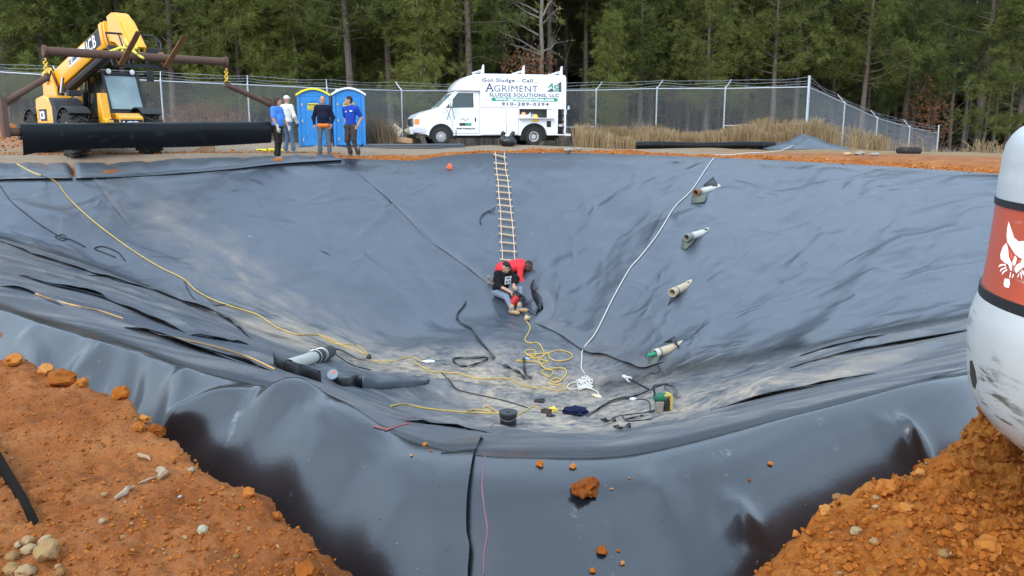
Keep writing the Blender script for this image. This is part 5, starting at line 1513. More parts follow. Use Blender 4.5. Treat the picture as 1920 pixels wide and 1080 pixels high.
chain('yellow chain hanging from the left end of the rusty beam', EL + Vector((0, 0, -.18)), armL[0] + Vector((0, 0, .06)))
chain('yellow chain hanging from the right end of the rusty beam', ER + Vector((0, 0, -.18)), armR[0] + Vector((0, 0, .06)))
arm('rusty bent arm from the beam to the left end of the roll', armL, bdir)
arm('rusty bent arm from the beam to the right end of the roll', armR, -bdir)
r0, r1 = solve(52), solve(511)
RL = thing('liner_roll', 'black roll of plastic sheet hanging in front of the yellow machine', 'sheet roll', bc + bdir * r0 + Vector((0, 0, rz_ - bz)))
Lr = r1 - r0
nrm = Vector((-bdir.y, bdir.x, 0)) * -1          # towards the camera
if nrm.y > 0: nrm = -nrm
rings = []
for i_ in range(30):
    s_ = Lr * i_ / 29
    rr_ = .20 + .004 * math.sin(s_ * 3)
    zb = -.47 - .08 * math.exp(-s_ / .35) + .05 * math.sin(s_ * 1.1) * .4 + .04 * s_ / Lr
    sec = []
    for a in np.linspace(R(250), R(0), 18): sec.append((math.cos(a) * rr_ - 0, math.sin(a) * rr_))
    # sheet leaving the front of the roll and hanging down
    fx = .10 + .015 * math.sin(s_ * 2.3)
    for t_ in np.linspace(.1, 1, 10):
        sec.append((rr_ * (1 - .40 * t_ * t_) + (fx - .10) * t_, zb * t_))
    rise = Vector((0, 0, .10 * s_ / Lr))
    ring = [bdir * s_ + rise + nrm * a + Vector((0, 0, b)) for a, b in sec]
    back = [bdir * s_ + rise + nrm * (a - .012) + Vector((0, 0, b)) for a, b in sec[::-1][:10]]
    rings.append([tuple(p) for p in ring + back])
mb = MB(); mb.loft(rings); mb.build('sheet', M_SHEET, RL, smooth=50)
mb = MB(); mb.tube([bdir * (-.16), bdir * (Lr + .16) + Vector((0, 0, .10))], .085, 14); mb.build('core', pm('roll_core', (.06, .085, .09), .5), RL, smooth=40)

# ------------------------------------------------------------------ box van (local: x from nose to tail, y away from the camera)
VR = R(15)
def Rv(x, y): return (x * math.cos(VR) - y * math.sin(VR), x * math.sin(VR) + y * math.cos(VR))
vx, vy = -4.10, 34.22
VS = .945
VN = thing('box_van', 'white utility box van with company lettering parked in front of the fence', 'van', (vx, vy, gz(vx + 3.5, vy + .4) - .02), VR)
VN.scale = (VS, VS, VS)
def arch(cx, cz, r, x0, x1, zb):
    pts = [(cx + r * math.cos(a), cz + r * math.sin(a)) for a in np.linspace(R(0), R(180), 13)]
    return [(cx + r, zb)] + pts + [(cx - r, zb)]
ZB = .44
# cab lower body
prof = [(.02, .62), (.0, .95), (.03, 1.16), (.16, 1.29), (.55, 1.44), (1.06, 1.57), (2.84, 1.60), (2.84, ZB)] + arch(1.15, .40, .53, 0, 0, ZB) + [(.50, .5), (.1, .55)]
mb = MB(); mb.prism(prof, -1.0, 1.0); mb.build('cab_body', M_WHITE, VN, bevel=.045, seg=3)
# greenhouse
def quadring(z, x0, x1, y): return [(x0, -y, z), (x1, -y, z), (x1, y, z), (x0, y, z)]
mb = MB(); mb.loft([quadring(1.57, 1.04, 2.84, .965), quadring(2.22, 1.74, 2.84, .84), quadring(2.33, 1.92, 2.84, .78)]); mb.build('cab_roof', M_WHITE, VN, bevel=.05, seg=3)
def vpane(name, c, mat, out, t=.010):
    out = Vector(out).normalized() * t
    c = [Vector(p) for p in c]
    n = len(c)
    return MB().add([p for p in c] + [p + out for p in c], [tuple(range(n - 1, -1, -1)), tuple(range(n, 2 * n))] + [(i, (i + 1) % n, n + (i + 1) % n, n + i) for i in range(n)]).build(name, mat, VN, smooth=0)
def gy(z): return -(.965 + (z - 1.57) / .65 * (.84 - .965)) - .004
def gx(z): return 1.04 + (z - 1.57) / .65 * .70
vpane('windscreen', [(gx(1.62) - .004, -.88, 1.62), (gx(1.62) - .004, .88, 1.62), (gx(2.17) - .004, .78, 2.17), (gx(2.17) - .004, -.78, 2.17)], M_GLASSC, (-.68, 0, .73))
vpane('door_window', [(1.42, gy(1.60), 1.60), (2.52, gy(1.60), 1.60), (2.52, gy(2.16), 2.16), (1.92, gy(2.16), 2.16)], M_GLASS, (0, -1, .19))
vpane('window_seal', [(1.36, gy(1.58), 1.58), (2.56, gy(1.58), 1.58), (2.56, gy(2.19), 2.19), (1.90, gy(2.19), 2.19)], M_BLACK, (0, -1, .19), .005)
# door outline, handle
mb = MB()
dl = [(1.64, .50), (1.62, 1.0), (1.34, 1.56)]
for a, b in (((1.66, .52), (2.78, .52)), ((1.66, .52), (1.62, 1.02)), ((1.62, 1.02), (1.36, 1.56)), ((2.78, .52), (2.78, 1.58))):
    mb.beam((a[0], -1.003, a[1]), (b[0], -1.003, b[1]), .012, .008, up=(0, 1, 0))
mb.build('door_seam', pm('dark_gap', (.10, .10, .10), .8), VN)
mb = MB(); mb.box((2.62, -1.012, 1.10), (.05, .03, .17)); mb.build('door_handle', M_BLACK, VN, bevel=.01)
# nose
mb = MB(); mb.box((-.005, 0, .98), (.05, 1.15, .30)); [mb.box((-.034, 0, .86 + .055 * k), (.02, 1.12, .022), 1) for k in range(5)]; mb.build('grille', [M_BLACK, M_CHROME], VN)
for y in (-.78, .78):
    mb = MB(); mb.box((.03, y, 1.0), (.10, .40, .24)); mb.build('headlight', pm('headlight_glass', (.55, .56, .56), .1, .3, coat=.6), VN, bevel=.03)
    mb = MB(); mb.box((.13, y + math.copysign(.205, y), 1.0), (.22, .04, .24)); mb.build('indicator_light', M_AMBER, VN, bevel=.015)
mb = MB(); mb.prism([(-.16, .48), (-.20, .55), (-.18, .78), (.0, .80), (.0, .48)], -1.0, 1.0); mb.box((.24, -.985, .66), (.52, .05, .24)); mb.box((.24, .985, .66), (.52, .05, .24)); mb.build('front_bumper', M_CHROME, VN, bevel=.03)
mb = MB(); mb.box((.05, 0, .46), (.2, 1.7, .12)); mb.build('air_dam', M_BLACK, VN, bevel=.02)
for a in ((.15, -1.05, 1.30),):
    pass
# mirror on arms
mb = MB(); mb.box((1.52, -1.30, 1.78), (.12, .20, .34)); mb.build('wing_mirror', M_CHROME, VN, bevel=.03)
mb = MB(); mb.tube([(1.40, -1.0, 1.10), (1.55, -1.27, 1.62)], .012, 6); mb.tube([(1.72, -1.0, 1.10), (1.56, -1.27, 1.62)], .012, 6); mb.tube([(1.5, -.95, 2.0), (1.55, -1.27, 1.93)], .012, 6); mb.build('mirror_bracket', M_STEELD, VN)
# fairing over the cab
prof = [(1.78, 2.30), (1.80, 2.42), (1.92, 2.58), (2.12, 2.76), (2.38, 2.90), (2.65, 2.97), (2.86, 3.0), (2.86, 2.30)]
rings = []
for y, sc_ in ((-.99, .80), (-.94, .93), (-.82, 1.0), (.82, 1.0), (.94, .93), (.99, .80)):
    rings.append([(2.86 - (2.86 - x) * sc_, y, 2.30 + (z - 2.30) * (.86 + .14 * sc_)) for x, z in prof])
mb = MB(); mb.loft(rings); mb.build('fairing', M_WHITE, VN, smooth=60)
# box
mb = MB(); mb.loft([[(2.84, -1.06, z0), (6.64, -1.06, z0), (6.64, 1.06, z0), (2.84, 1.06, z0)] for z0 in (1.60, 2.72)] + [[(2.84, -1.02, 2.90), (6.64, -1.02, 2.90), (6.64, 1.02, 2.90), (2.84, 1.02, 2.90)], [(2.86, -.92, 3.0), (6.6, -.92, 3.0), (6.6, .92, 3.0), (2.86, .92, 3.0)]])
mb.build('box_body', M_WHITE, VN, bevel=.02, smooth=45)
mb = MB(); mb.box((4.74, .22, 1.02), (3.8, 1.6, 1.14)); mb.build('lower_core', M_WHITE, VN)
yo, yi = -1.06, -.58
mb = MB()
mb.box((3.67, -.82, 1.02), (1.66, .44, 1.15))
ar = [(4.50, ZB), (4.50, 1.16), (6.06, 1.16), (6.06, ZB)] + [(5.2 + .60 * math.cos(a), .40 + .56 * math.sin(a)) for a in np.linspace(R(4), R(176), 13)]
mb.prism(ar, yo + .01, yi)
mb.box((5.28, -1.05, 1.578), (1.56, .02, .05)); mb.box((6.165, -.82, 1.02), (.21, .48, 1.16)); mb.box((6.605, -.82, 1.02), (.07, .48, 1.16)); mb.box((6.42, -.82, .46), (.30, .48, .05)); mb.box((6.42, -.82, 1.575), (.30, .48, .05))
mb.box((6.02, -.82, 1.36), (.08, .46, .38)); mb.box((4.52, -.82, 1.36), (.04, .46, .38))
mb.build('side_cabinet', M_WHITE, VN, bevel=.008)
mb = MB(); mb.box((5.27, -.60, 1.36), (1.5, .02, .38)); mb.box((6.42, -.60, 1.02), (.3, .02, 1.1)); mb.build('locker_back', pm('locker_grey', (.16, .16, .16), .8), VN)
for z in (.52, .80, 1.06, 1.32):
    mb = MB(); mb.box((6.42, -.82, z), (.296, .44, .018)); mb.build('shelf', M_STEELD, VN)
for x0, x1 in ((2.88, 3.96), (3.98, 4.48)):
    mb = MB(); mb.box(((x0 + x1) / 2, -1.063, 1.02), (x1 - x0, .024, 1.10)); d_ = mb.build('locker_door', M_WHITE, VN, bevel=.008)
    mb = MB(); mb.box((x1 - .10, -1.082, 1.02), (.04, .02, .09)); mb.build('handle', M_CHROME, d_, bevel=.006)
mb = MB(); mb.box((5.28, -1.12, 1.165), (1.58, .26, .03)); mb.build('drop_shelf', M_WHITE, VN, bevel=.006)
mb = MB(); mb.box((5.90, -1.02, 1.36), (.24, .03, .36)); mb.build('locker_flap', M_WHITE, VN, bevel=.006)
mb = MB(); mb.box((5.86, -1.055, .92), (.20, .02, .26)); mb.build('fuel_flap', M_BLACK, VN, bevel=.02)
mb = MB(); mb.box((6.74, -.1, .46), (.26, 2.0, .10)); mb.build('rear_step', M_WHITE, VN, bevel=.01)
mb = MB(); mb.box((6.67, -.92, 1.42), (.06, .10, .22)); mb.build('tail_lamp', pm('pale_lamp', (.7, .72, .72), .3), VN, bevel=.02)
mb = MB(); mb.box((3.7, 0, .40), (5.6, 1.0, .16)); mb.box((5.2, 0, .4), (.14, 1.7, .14)); mb.box((1.15, 0, .4), (.14, 1.6, .14)); mb.box((6.0, .2, .36), (.8, 1.0, .3)); mb.build('underframe', M_BLACK, VN)
for bx_ in (((5.2, -.74, .62), (1.18, .3, .72)), ((1.15, -.74, .62), (1.0, .30, .64))): MB().box(*bx_).build('wheel_housing', M_BLACK, VN)
for y in (-1, 1):
    wheel('wheel', VN, (1.15, .90 * y, .385), (-.10, y, 0), .385, .23, .21, pm('wheel_grey', (.42, .42, .43), .5, .3, var=.2), 8, -.02)
    wheel('wheel', VN, (5.2, .92 * y, .385), (0, y, 0), .385, .24, .215, pm('wheel_white', (.55, .55, .55), .5, .2, var=.2), 8, .13)
mb = MB(); mb.box((1.78, -.86, .48), (.03, .30, .40)); mb.build('mud_flap', M_BLACK, VN)
# roof rack
for x in (2.95, 4.72, 6.42):
    mb = MB(); mb.tube([(x, -.92, 3.10), (x, .92, 3.10)], .028, 8)
    for y, hh in ((-.92, .36), (.92, .16)):
        mb.prism([(x - .08, 2.98), (x + .08, 2.98), (x + .075, 3.0 + hh), (x + .01, 3.0 + hh)], y - .03, y + .03)
    mb.tube([(x - .42, -.80, 3.03), (x, -.80, 3.16)], .02, 6)
    mb.build('rack_bar', M_WHITE, VN, bevel=.006)
# lettering on the side
ys = -1.062
X_, Z_ = (1, 0, 0), (0, 0, 1)
M_SLATE = pm('slate_decal', (.10, .10, .15), .5, var=.05)
text('lettering', 'Got Sludge - Call...', .21, (4.14, ys, 2.66), X_, Z_, M_SLATE, VN, 'CENTER', .006, 1.35, space=1.12)
text('lettering', 'A', .50, (3.06, ys, 2.26), X_, Z_, M_NAVY, VN, 'LEFT', .004, 1.02)
text('lettering', 'GRIMENT', .385, (3.40, ys, 2.26), X_, Z_, M_NAVY, VN, 'LEFT', .0, 1.13, space=1.08)
for x0, x1, n_ in ((3.05, 3.40, 0),):
    mb = MB(); mb.box((3.10, ys - .002, 2.268), (.14, .004, .026)); mb.box((3.35, ys - .002, 2.268), (.15, .004, .026)); mb.build('letter_serif', M_NAVY, VN)
text('lettering', 'SLUDGE SOLUTIONS, LLC', .20, (4.76, ys, 2.06), X_, Z_, M_NAVY, VN, 'CENTER', .006, 1.22, space=1.12)
mb = MB(); rr_ = .075
pill = [(3.38 + rr_ * math.cos(a), 1.945 + rr_ * math.sin(a)) for a in np.linspace(R(90), R(270), 9)] + [(6.18 + rr_ * math.cos(a), 1.945 + rr_ * math.sin(a)) for a in np.linspace(R(-90), R(90), 9)]
mb.prism(pill, ys - .003, ys + .002); mb.build('web_panel', M_GREEN, VN)
text('lettering', 'www.agrimentservices.com', .165, (4.78, ys - .006, 1.905), X_, Z_, M_WTXT, VN, 'CENTER', .008, 1.28, space=1.10)
text('lettering', '910-289-0394', .185, (4.80, ys, 1.69), X_, Z_, M_SLATE, VN, 'CENTER', .007, 1.55, space=1.30)
mb = MB(); mb.prism([(5.74, 2.28), (6.42, 2.28), (6.40, 2.72)], ys - .003, ys + .002); mb.build('emblem', pm('teal_slate', (.06, .10, .13), .5), VN)
text('emblem_letter', 'A', .30, (5.80, ys - .006, 2.44), X_, Z_, M_WTXT, VN, 'LEFT', .028, 1.15, shear=.3)
text('emblem_letter', 'S', .38, (6.06, ys - .006, 2.30), X_, Z_, M_WTXT, VN, 'LEFT', .032, 1.15)
text('emblem_letter', 'A', .30, (5.80, ys - .010, 2.44), X_, Z_, M_GREEN, VN, 'LEFT', .010, 1.15, shear=.3)
text('emblem_letter', 'S', .38, (6.06, ys - .010, 2.30), X_, Z_, M_GREEN, VN, 'LEFT', .012, 1.15)
yd = -1.004
text('lettering', 'Mobile Dewatering Unit', .088, (2.20, yd, .70), X_, Z_, M_BLACK, VN, 'CENTER', .004, .92)
mb = MB(); mb.box((2.06, yd, .90), (.26, .006, .12)); mb.tube([(1.98, yd, 1.10), (2.1, yd, 1.14), (2.18, yd, 1.05), (2.36, yd, 1.14)], .012, 5); mb.build('door_emblem', pm('dark_olive', (.04, .05, .03), .6), VN)
mb = MB(); mb.box((2.32, yd, .90), (.25, .006, .11)); mb.build('door_emblem', M_GREEN, VN)
text('badge', 'E-350', .075, (1.20, -1.006, 1.36), X_, Z_, M_CHROME, VN, 'LEFT', .003)
VM = Matrix.Translation(VN.location) @ Matrix.Rotation(VR, 4, 'Z') @ Matrix.Scale(VS, 4)
# things on the drop shelf and in the rear locker
def on_van(x, y, z): return VM @ Vector((x, y, z))
def small(name, label, cat, mb, mat, loc, rz=VR, group=None, **k):
    o = mb.build(name, mat, None, loc=loc, rot=(0, 0, rz), **k)
    return tag(o, label, cat, group)
mb = MB(); mb.lathe([(.125, 0), (.13, .02), (.11, .08), (.07, .13), (.001, .145)], 16); mb.prism([(-.13, .0), (.13, 0), (.10, -.0), (-.1, .02)], -.15, -.05, 'Z')
small('hard_hat', 'yellow hard hat on the open shelf of the van', 'hard hat', mb, pm('hat_yellow', (.85, .50, .06), .35), on_van(5.23, -1.10, 1.182), smooth=50)
mb = MB(); mb.lathe([(.10, 0), (.105, .02), (.09, .07), (.05, .11), (.001, .12)], 16)
small('hard_hat', 'orange cap-like hat at the left end of the van shelf', 'hard hat', mb, pm('hat_orange', (.80, .35, .14), .5), on_van(4.72, -1.06, 1.30), smooth=50)
mb = MB(); mb.box((0, 0, .06), (.40, .2, .12)); small('box', 'white carton at the left end of the van shelf', 'box', mb, pm('carton_white', (.74, .72, .68), .8), on_van(4.74, -1.06, 1.182), bevel=.006)
for k, (x, h, c, lb) in enumerate([(5.0, .22, (.62, .62, .70), 'tall pale bottle on the van shelf left of the hard hat'), (5.11, .17, (.30, .34, .5), 'short blue bottle on the van shelf beside the hard hat'), (4.93, .14, (.72, .70, .68), 'squat white jar on the van shelf')]):
    mb = MB(); mb.lathe([(.045, 0), (.048, .02), (.048, h * .7), (.02, h * .82), (.02, h), (.001, h)], 12); small('bottle', lb, 'bottle', mb, pm(f'bottle_{k}', c, .4), on_van(x, -1.08, 1.182), group='bottles on the van shelf', smooth=40)
mb = MB(); mb.box((0, 0, .05), (.34, .16, .10)); mb.beam((-.17, 0, .09), (.2, .05, .14), .05, .05); small('tool_bag', 'dark tool bag at the right of the van shelf', 'tool bag', mb, M_BLACK, on_van(5.55, -1.06, 1.182), bevel=.02)
mb = MB(); mb.box((0, 0, .05), (.18, .22, .10)); small('box', 'pale box on the lower shelf of the rear van locker', 'box', mb, pm('carton_pale', (.6, .52, .48), .8), on_van(6.42, -.86, .812), bevel=.006)
mb = MB(); mb.lathe([(.05, 0), (.13, .02), (.13, .05), (.05, .07)], 18, 0, Matrix.Translation((0, 0, .14)) @ Matrix.Rotation(R(90), 4, 'X')); small('cable_reel', 'black coil of cable at the bottom of the rear van locker', 'cable reel', mb, M_BLACK, on_van(6.42, -.84, .535), smooth=40)
# rubbish bag by the rear wheel
V, Q, mi = sdf_body([('b', .10, [('e', (0, 0, .20), (.30, .24, .22), None), ('e', (.12, -.05, .16), (.22, .2, .17), None), ('e', (-.14, 0, .20), (.18, .2, .2), None), ('c', (-.05, 0, .38), (-.16, 0, .50), .07, .10), ('c', (.10, 0, .38), (.20, 0, .49), .07, .10)])], .014)
V = V + .022 * np.stack([fbm(V[:, 0] * 9 + k, V[:, 1] * 9, V[:, 2] * 9, seed=200 + k, oct=3) for k in range(3)], -1)
V[:, 2] = np.maximum(V[:, 2], 0)
p = gcast(951, 279)
BAG = thing('rubbish_bag', 'black rubbish bag leaning beside the rear wheel of the van', 'rubbish bag', (p[0], 33.5, gz(p[0], 33.5)))
link('bag', mesh_np('bag', V, Q, pm('bin_bag', (.010, .010, .012), .28, var=.2, spec=.6)), BAG)
V, Q, mi = sdf_body([('b', .05, [('e', (0, 0, .40), (.13, .13, .10), None), ('c', (.05, -.05, .42), (.02, -.02, .50), .05, .04)])], .016)
V = V + .02 * np.stack([fbm(V[:, 0] * 14 + k, V[:, 1] * 14, V[:, 2] * 14, seed=210 + k, oct=2) for k in range(3)], -1)
link('paper', mesh_np('paper', V, Q, pm('waste_paper', (.75, .74, .74), .8)), BAG)

# ------------------------------------------------------------------ portable toilets
M_BLUE = pm('toilet_blue', (.020, .215, .56), .5, var=.10, scale=3, dirt=((.35, .28, .2), .02, 3))
M_SIGN = pm('sign_yellow', (.84, .72, .05), .5, var=.03)
def toilet(label, px, Y, rz, roof_mat):
    x = (px - 960) / FPX * Y
    t = thing('portable_toilet', label, 'portable toilet', (x, Y, gz(x, Y) - .02), rz, 'portable toilets')
    w, d, h = 1.16, 1.16, 2.02
    mb = MB(); mb.box((0, d / 2, h / 2 + .08), (w, d, h - .12)); mb.build('cabin', M_BLUE, t, bevel=.03)
    for sx in (-1, 1):
        for yy in (.0, d):
            mb = MB(); mb.box((sx * (w / 2 - .03), yy, h / 2 + .02), (.10, .07, h)); mb.build('corner_post', M_BLUE, t, bevel=.02)
    mb = MB(); mb.box((0, d / 2, .05), (w + .06, d + .08, .10)); mb.build('skid_base', pm('skid_dark', (.03, .06, .12), .7), t, bevel=.02)
    # door with raised surround
    mb = MB(); mb.box((.0, -.018, 1.02), (.86, .03, 1.80)); dr = mb.build('door', M_BLUE, t, bevel=.01)
    mb = MB()
    arc = [(-.33, .35), (-.33, 1.62), (-.22, 1.74), (0, 1.82), (.22, 1.74), (.33, 1.62), (.33, .35)]
    for a, b in zip(arc[:-1], arc[1:]): mb.beam((a[0], -.038, a[1]), (b[0], -.038, b[1]), .035, .03, up=(0, 1, 0))
    for a, b in (((-.30, .4), (0, .85)), ((.30, .4), (0, .85)), ((0, .85), (0, 1.15)), ((0, .4), (0, .85)), ((-.33, 1.15), (.33, 1.15))): mb.beam((a[0], -.036, a[1]), (b[0], -.036, b[1]), .022, .02, up=(0, 1, 0))
    mb.build('moulding', M_BLUE, dr, bevel=.006)
    mb = MB(); mb.box((.37, -.05, 1.05), (.05, .04, .10)); mb.build('latch', M_BLACK, dr, bevel=.008)
    for z in (.35, 1.05, 1.65):
        mb = MB(); mb.box((-.42, -.042, z), (.05, .03, .10)); mb.build('hinge', pm('hinge_grey', (.45, .42, .36), .5, .4), dr)
    mb = MB(); mb.box((.0, -.045, 1.58), (.42, .012, .26)); sg = mb.build('sign', M_SIGN, dr, bevel=.006)
    text('lettering', 'READILITE', .092, (0, -.054, 1.62), (1, 0, 0), (0, 0, 1), M_BLACK, sg, 'CENTER', .004, .92)
    text('lettering', '& BARRICADE', .062, (0, -.054, 1.545), (1, 0, 0), (0, 0, 1), M_SLATE, sg, 'CENTER', .002, .92)
    text('lettering', '800-LV-IT-NOW', .062, (0, -.054, 1.475), (1, 0, 0), (0, 0, 1), M_BLACK, sg, 'CENTER', .003, .86)
    # side panels and vents
    for sx in (-1, 1):
        for z, hh in ((.6, .9), (1.35, .4)):
            mb = MB(); mb.box((sx * (w / 2 + .004), d / 2, z), (.03, d * .7, hh)); mb.build('side_panel', M_BLUE, t, bevel=.012)
        for yy in (.22, .40, .62, .84):
            mb = MB(); mb.box((sx * (w / 2 + .004), yy, 1.86), (.02, .10, .12)); mb.build('vent', pm('vent_dark', (.02, .04, .09), .8), t)
    # arched roof
    def top(u): return h + .02 + .24 * (1 - abs(u) ** 1.9)
    us = np.linspace(-1, 1, 17)
    P_ = [(u * (w / 2 + .07), top(u)) for u in us] + [(u * (w / 2 + .05), top(u) - .07) for u in us[::-1]]
    mb = MB()
    for k in range(16):
        mb.prism([P_[k], P_[k + 1], P_[32 - k], P_[33 - k]], -.10, d + .08)
    mb.build('roof', roof_mat, t, smooth=40)
    mb = MB(); g_ = [(u * (w / 2), top(u) - .05) for u in us] + [(w / 2, h - .06), (-w / 2, h - .06)]
    mb.prism(g_, -.01, .03); mb.build('gable', M_BLUE, t)
    MB().prism(g_, d - .03, d + .01).build('gable', M_BLUE, t)
    mb = MB(); mb.tube([(-.38, d - .2, h + .1), (-.38, d - .2, h + .22)], .06, 12); mb.build('vent_pipe', roof_mat, t, smooth=40)
toilet('blue portable toilet with a bright yellow arched roof', 596, 32.3, R(14), pm('roof_yellow', (.80, .68, .04), .5, var=.06))
toilet('blue portable toilet with a white arched roof', 661, 32.3, R(14), pm('roof_white', (.80, .80, .78), .5, var=.04))
# ------------------------------------------------------------------ parts of the liner
def smooth_px(pts, n=6):
    """Catmull-Rom through pixel points"""
    P_ = [np.array(p, float) for p in pts]
    P_ = [2 * P_[0] - P_[1]] + P_ + [2 * P_[-1] - P_[-2]]
    out = []
    for i in range(1, len(P_) - 2):
        a, b, c, d = P_[i - 1:i + 3]
        for t in np.linspace(0, 1, n, endpoint=False):
            out.append(.5 * (2 * b + (c - a) * t + (2 * a - 5 * b + 4 * c - d) * t ** 2 + (3 * b - a - 3 * c + d) * t ** 3))
    out.append(P_[-2])
    return out
def on_sheet(pts, off=0.0, n=6): return [Vector(cast(p[0], p[1], off)) for p in smooth_px(pts, n)]
def sheet_normal(p):
    h = BVH.find_nearest(p)
    n = h[1]
    return n if n.z > 0 else -n
def zz(pts, ox, oy, s): return [(ox + x / s, oy + y / s) for x, y in pts]
M_EDGE = pm('sheet_edge_black', (.012, .013, .015), .38, var=.3, scale=4, spec=.6, dirt=((.22, .19, .15), .05, 4))
def flap(pts, width, lift, side=1, name='sheet_edge', parent=None, curl=0.0, mat=None, n=5):
    """a strip of sheet lying on the liner; its free edge follows the pixels, lifted a little off the sheet below"""
    C = on_sheet(pts, 0, n)
    V, F = [], []
    m = len(C)
    for i, p in enumerate(C):
        nn = sheet_normal(p)
        t = (C[min(i + 1, m - 1)] - C[max(i - 1, 0)]).normalized()
        s_ = nn.cross(t).normalized() * side
        e = min(1, min(i, m - 1 - i) / 3 + .15)
        l_ = lift * e * (.7 + .5 * float(vnoise(np.array(p.x * 2.3), np.array(p.y * 2.3), seed=300)))
        l_ = max(l_, .006)
        for f, h in ((0, l_), (.25, l_ * .80 + curl), (.6, l_ * .35), (1, .005)):
            q = p + s_ * width * f * e
            g_ = BVH.find_nearest(q)[0]
            V.append(g_ + nn * h)
        V.append(p + nn * (l_ - .014) + s_ * .03)
    for i in range(m - 1):
        for k in range(3): F.append((i * 5 + k, i * 5 + k + 1, i * 5 + 5 + k + 1, i * 5 + 5 + k))
        F.append((i * 5 + 4, i * 5, i * 5 + 5, i * 5 + 9))
    o = MB().add(V, F).build(name, mat or M_LINER, parent, smooth=60)
    if mat is None: attr(o.data, 'film', np.full(len(V), .9)); attr(o.data, 'sand', np.full(len(V), .15))
    if parent: o.location = -Vector(parent.location)
    return o
def plain_liner():
    m = pm('liner_offcut', (.055, .068, .085), .40, var=.35, scale=2.5, spec=1.0, bump=.15, bscale=8, dirt=((.30, .27, .22), .07, 3))
    return m
M_LINER_PLAIN = plain_liner()
# turned-up outer edge of the sheet along the far left rim: two overlapping lengths
def rim_strip(front, back, name='turned_up_edge'):
    V, F = [], []
    fr, bk = smooth_px([(x, y + 4) for x, y in front], 8), smooth_px([(x, y + 2) for x, y in back], 8)
    n = min(len(fr), len(bk))
    for i in range(n):
        a = Vector(cast(*fr[i])); a = Vector(at_y(fr[i][0], fr[i][1], np.interp(math.atan2((fr[i][0] - 960) / FPX, 1), L_RIM[0], L_RIM[1] * np.cos(L_RIM[0])) - .14))
        b = Vector(at_y(bk[i][0], bk[i][1], a.y + 2.1))
        w = .07 * math.sin(i * .9) + .05 * math.sin(i * 2.1)
        for k, t in enumerate(np.linspace(0, 1, 9)):
            p = a.lerp(b, t)
            p.z += (.08 + w * .7) * math.sin(math.pi * min(1, t * 1.15)) * .6 + .02 + .085 * min(1, t * 4)
            V.append(p)
    for i in range(n - 1):
        for k in range(8): F.append((i * 9 + k, i * 9 + 9 + k, i * 9 + 10 + k, i * 9 + k + 1))
    o = MB().add(V, F).build(name, M_LINER_PLAIN, LINER, smooth=60)
    s_ = o.modifiers.new('solid', 'SOLIDIFY'); s_.thickness = .012
rim_strip([(142, 331), (240, 328), (330, 322), (430, 314), (520, 304), (580, 300), (640, 296.5)], [(138, 305), (240, 304), (330, 299), (430, 297), (520, 297), (580, 297), (640, 295)])
rim_strip([(-260, 347), (-120, 342), (0, 334), (70, 332), (136, 332)], [(-260, 312), (-120, 309), (0, 306), (70, 306), (128, 306)])
z1 = lambda p: zz(p, 0, 280, 3.0)
z2 = lambda p: zz(p, 0, 580, 2.16)
z3 = lambda p: zz(p, 480, 620, 4.8)
z4 = lambda p: zz(p, 720, 620, 3.2)
z5 = lambda p: zz(p, 840, 460, 4.154)
z6 = lambda p: zz(p, 840, 270, 4.696)
z8 = lambda p: zz(p, 1180, 320, 2.84)
for pts, w, l, sd in [
    (z1([(0, 515), (220, 605), (430, 670), (640, 735), (880, 800), (1100, 880), (1210, 912)]), .30, .06, 1), (z1([(1210, 912), (1300, 980), (1410, 1065)]), .2, .06, 1),
    (z1([(105, 710), (300, 770), (520, 820), (710, 895), (850, 960), (1030, 1030)]), .3, .07, 1), (z1([(1070, 1045), (1150, 1060), (1280, 1080), (1400, 1100)]), .2, .05, 1),
    (z1([(0, 770), (150, 800), (350, 880)]), .25, .06, 1), (z2([(500, 75), (650, 118), (800, 170), (950, 210), (1080, 245)]), .25, .06, 1),
    (z1([(515, 150), (575, 240), (650, 340), (730, 430)]), .12, .03, 1), ([(650, 308), (740, 385), (800, 448)], .10, .022, 1), ([(803, 450), (860, 490), (912, 530)], .14, .035, 1),
    ([(1003, 606), (1050, 628), (1100, 662), (1140, 669), (1180, 685), (1208, 692), (1246, 678)], .34, .07, 1), ([(998, 545), (1012, 562), (1019, 580), (1010, 596), (1003, 606)], .30, .10, 1),
    (z4([(1220, 520), (1290, 480), (1370, 430), (1500, 400), (1680, 325)]), .10, .05, 1), ([(1500, 668), (1580, 645), (1660, 628)], .3, .05, 1), ([(1480, 690), (1600, 660), (1720, 640), (1840, 615)], .25, .05, 1), ([(1330, 770), (1480, 735), (1640, 700)], .25, .05, 1),
    ([(600, 470), (612, 475), (620, 480)], .05, .02, 1), ([(760, 790), (840, 800), (920, 812)], .2, .05, 1)]:
    flap(pts, w, l, sd, 'sheet_edge', LINER)
flap([(907, 822), (892, 848), (884, 890), (879, 940), (879, 1000), (884, 1030), (881, 1078), (880, 1125), (879, 1165)], .16, .055, -1, 'overlap_flap', LINER, mat=M_LINER, n=8)
def ribbon(name, pts, w, mat, parent=None, off=.004, n=6, origin=None):
    C = on_sheet(pts, off, n)
    V, F = [], []
    for i, p in enumerate(C):
        nn = sheet_normal(p)
        t = (C[min(i + 1, len(C) - 1)] - C[max(i - 1, 0)]).normalized()
        s_ = nn.cross(t).normalized() * w / 2
        V += [p - s_, p + s_]
    for i in range(len(C) - 1): F.append((2 * i, 2 * i + 1, 2 * i + 3, 2 * i + 2))
    return MB().add(V, F).build(name, mat, parent, smooth=60)
M_PINK = pm('pink_marker', (.20, .085, .12), .8, var=.3, scale=20)
M_REDM = pm('red_marker', (.30, .075, .05), .8, var=.3, scale=20)
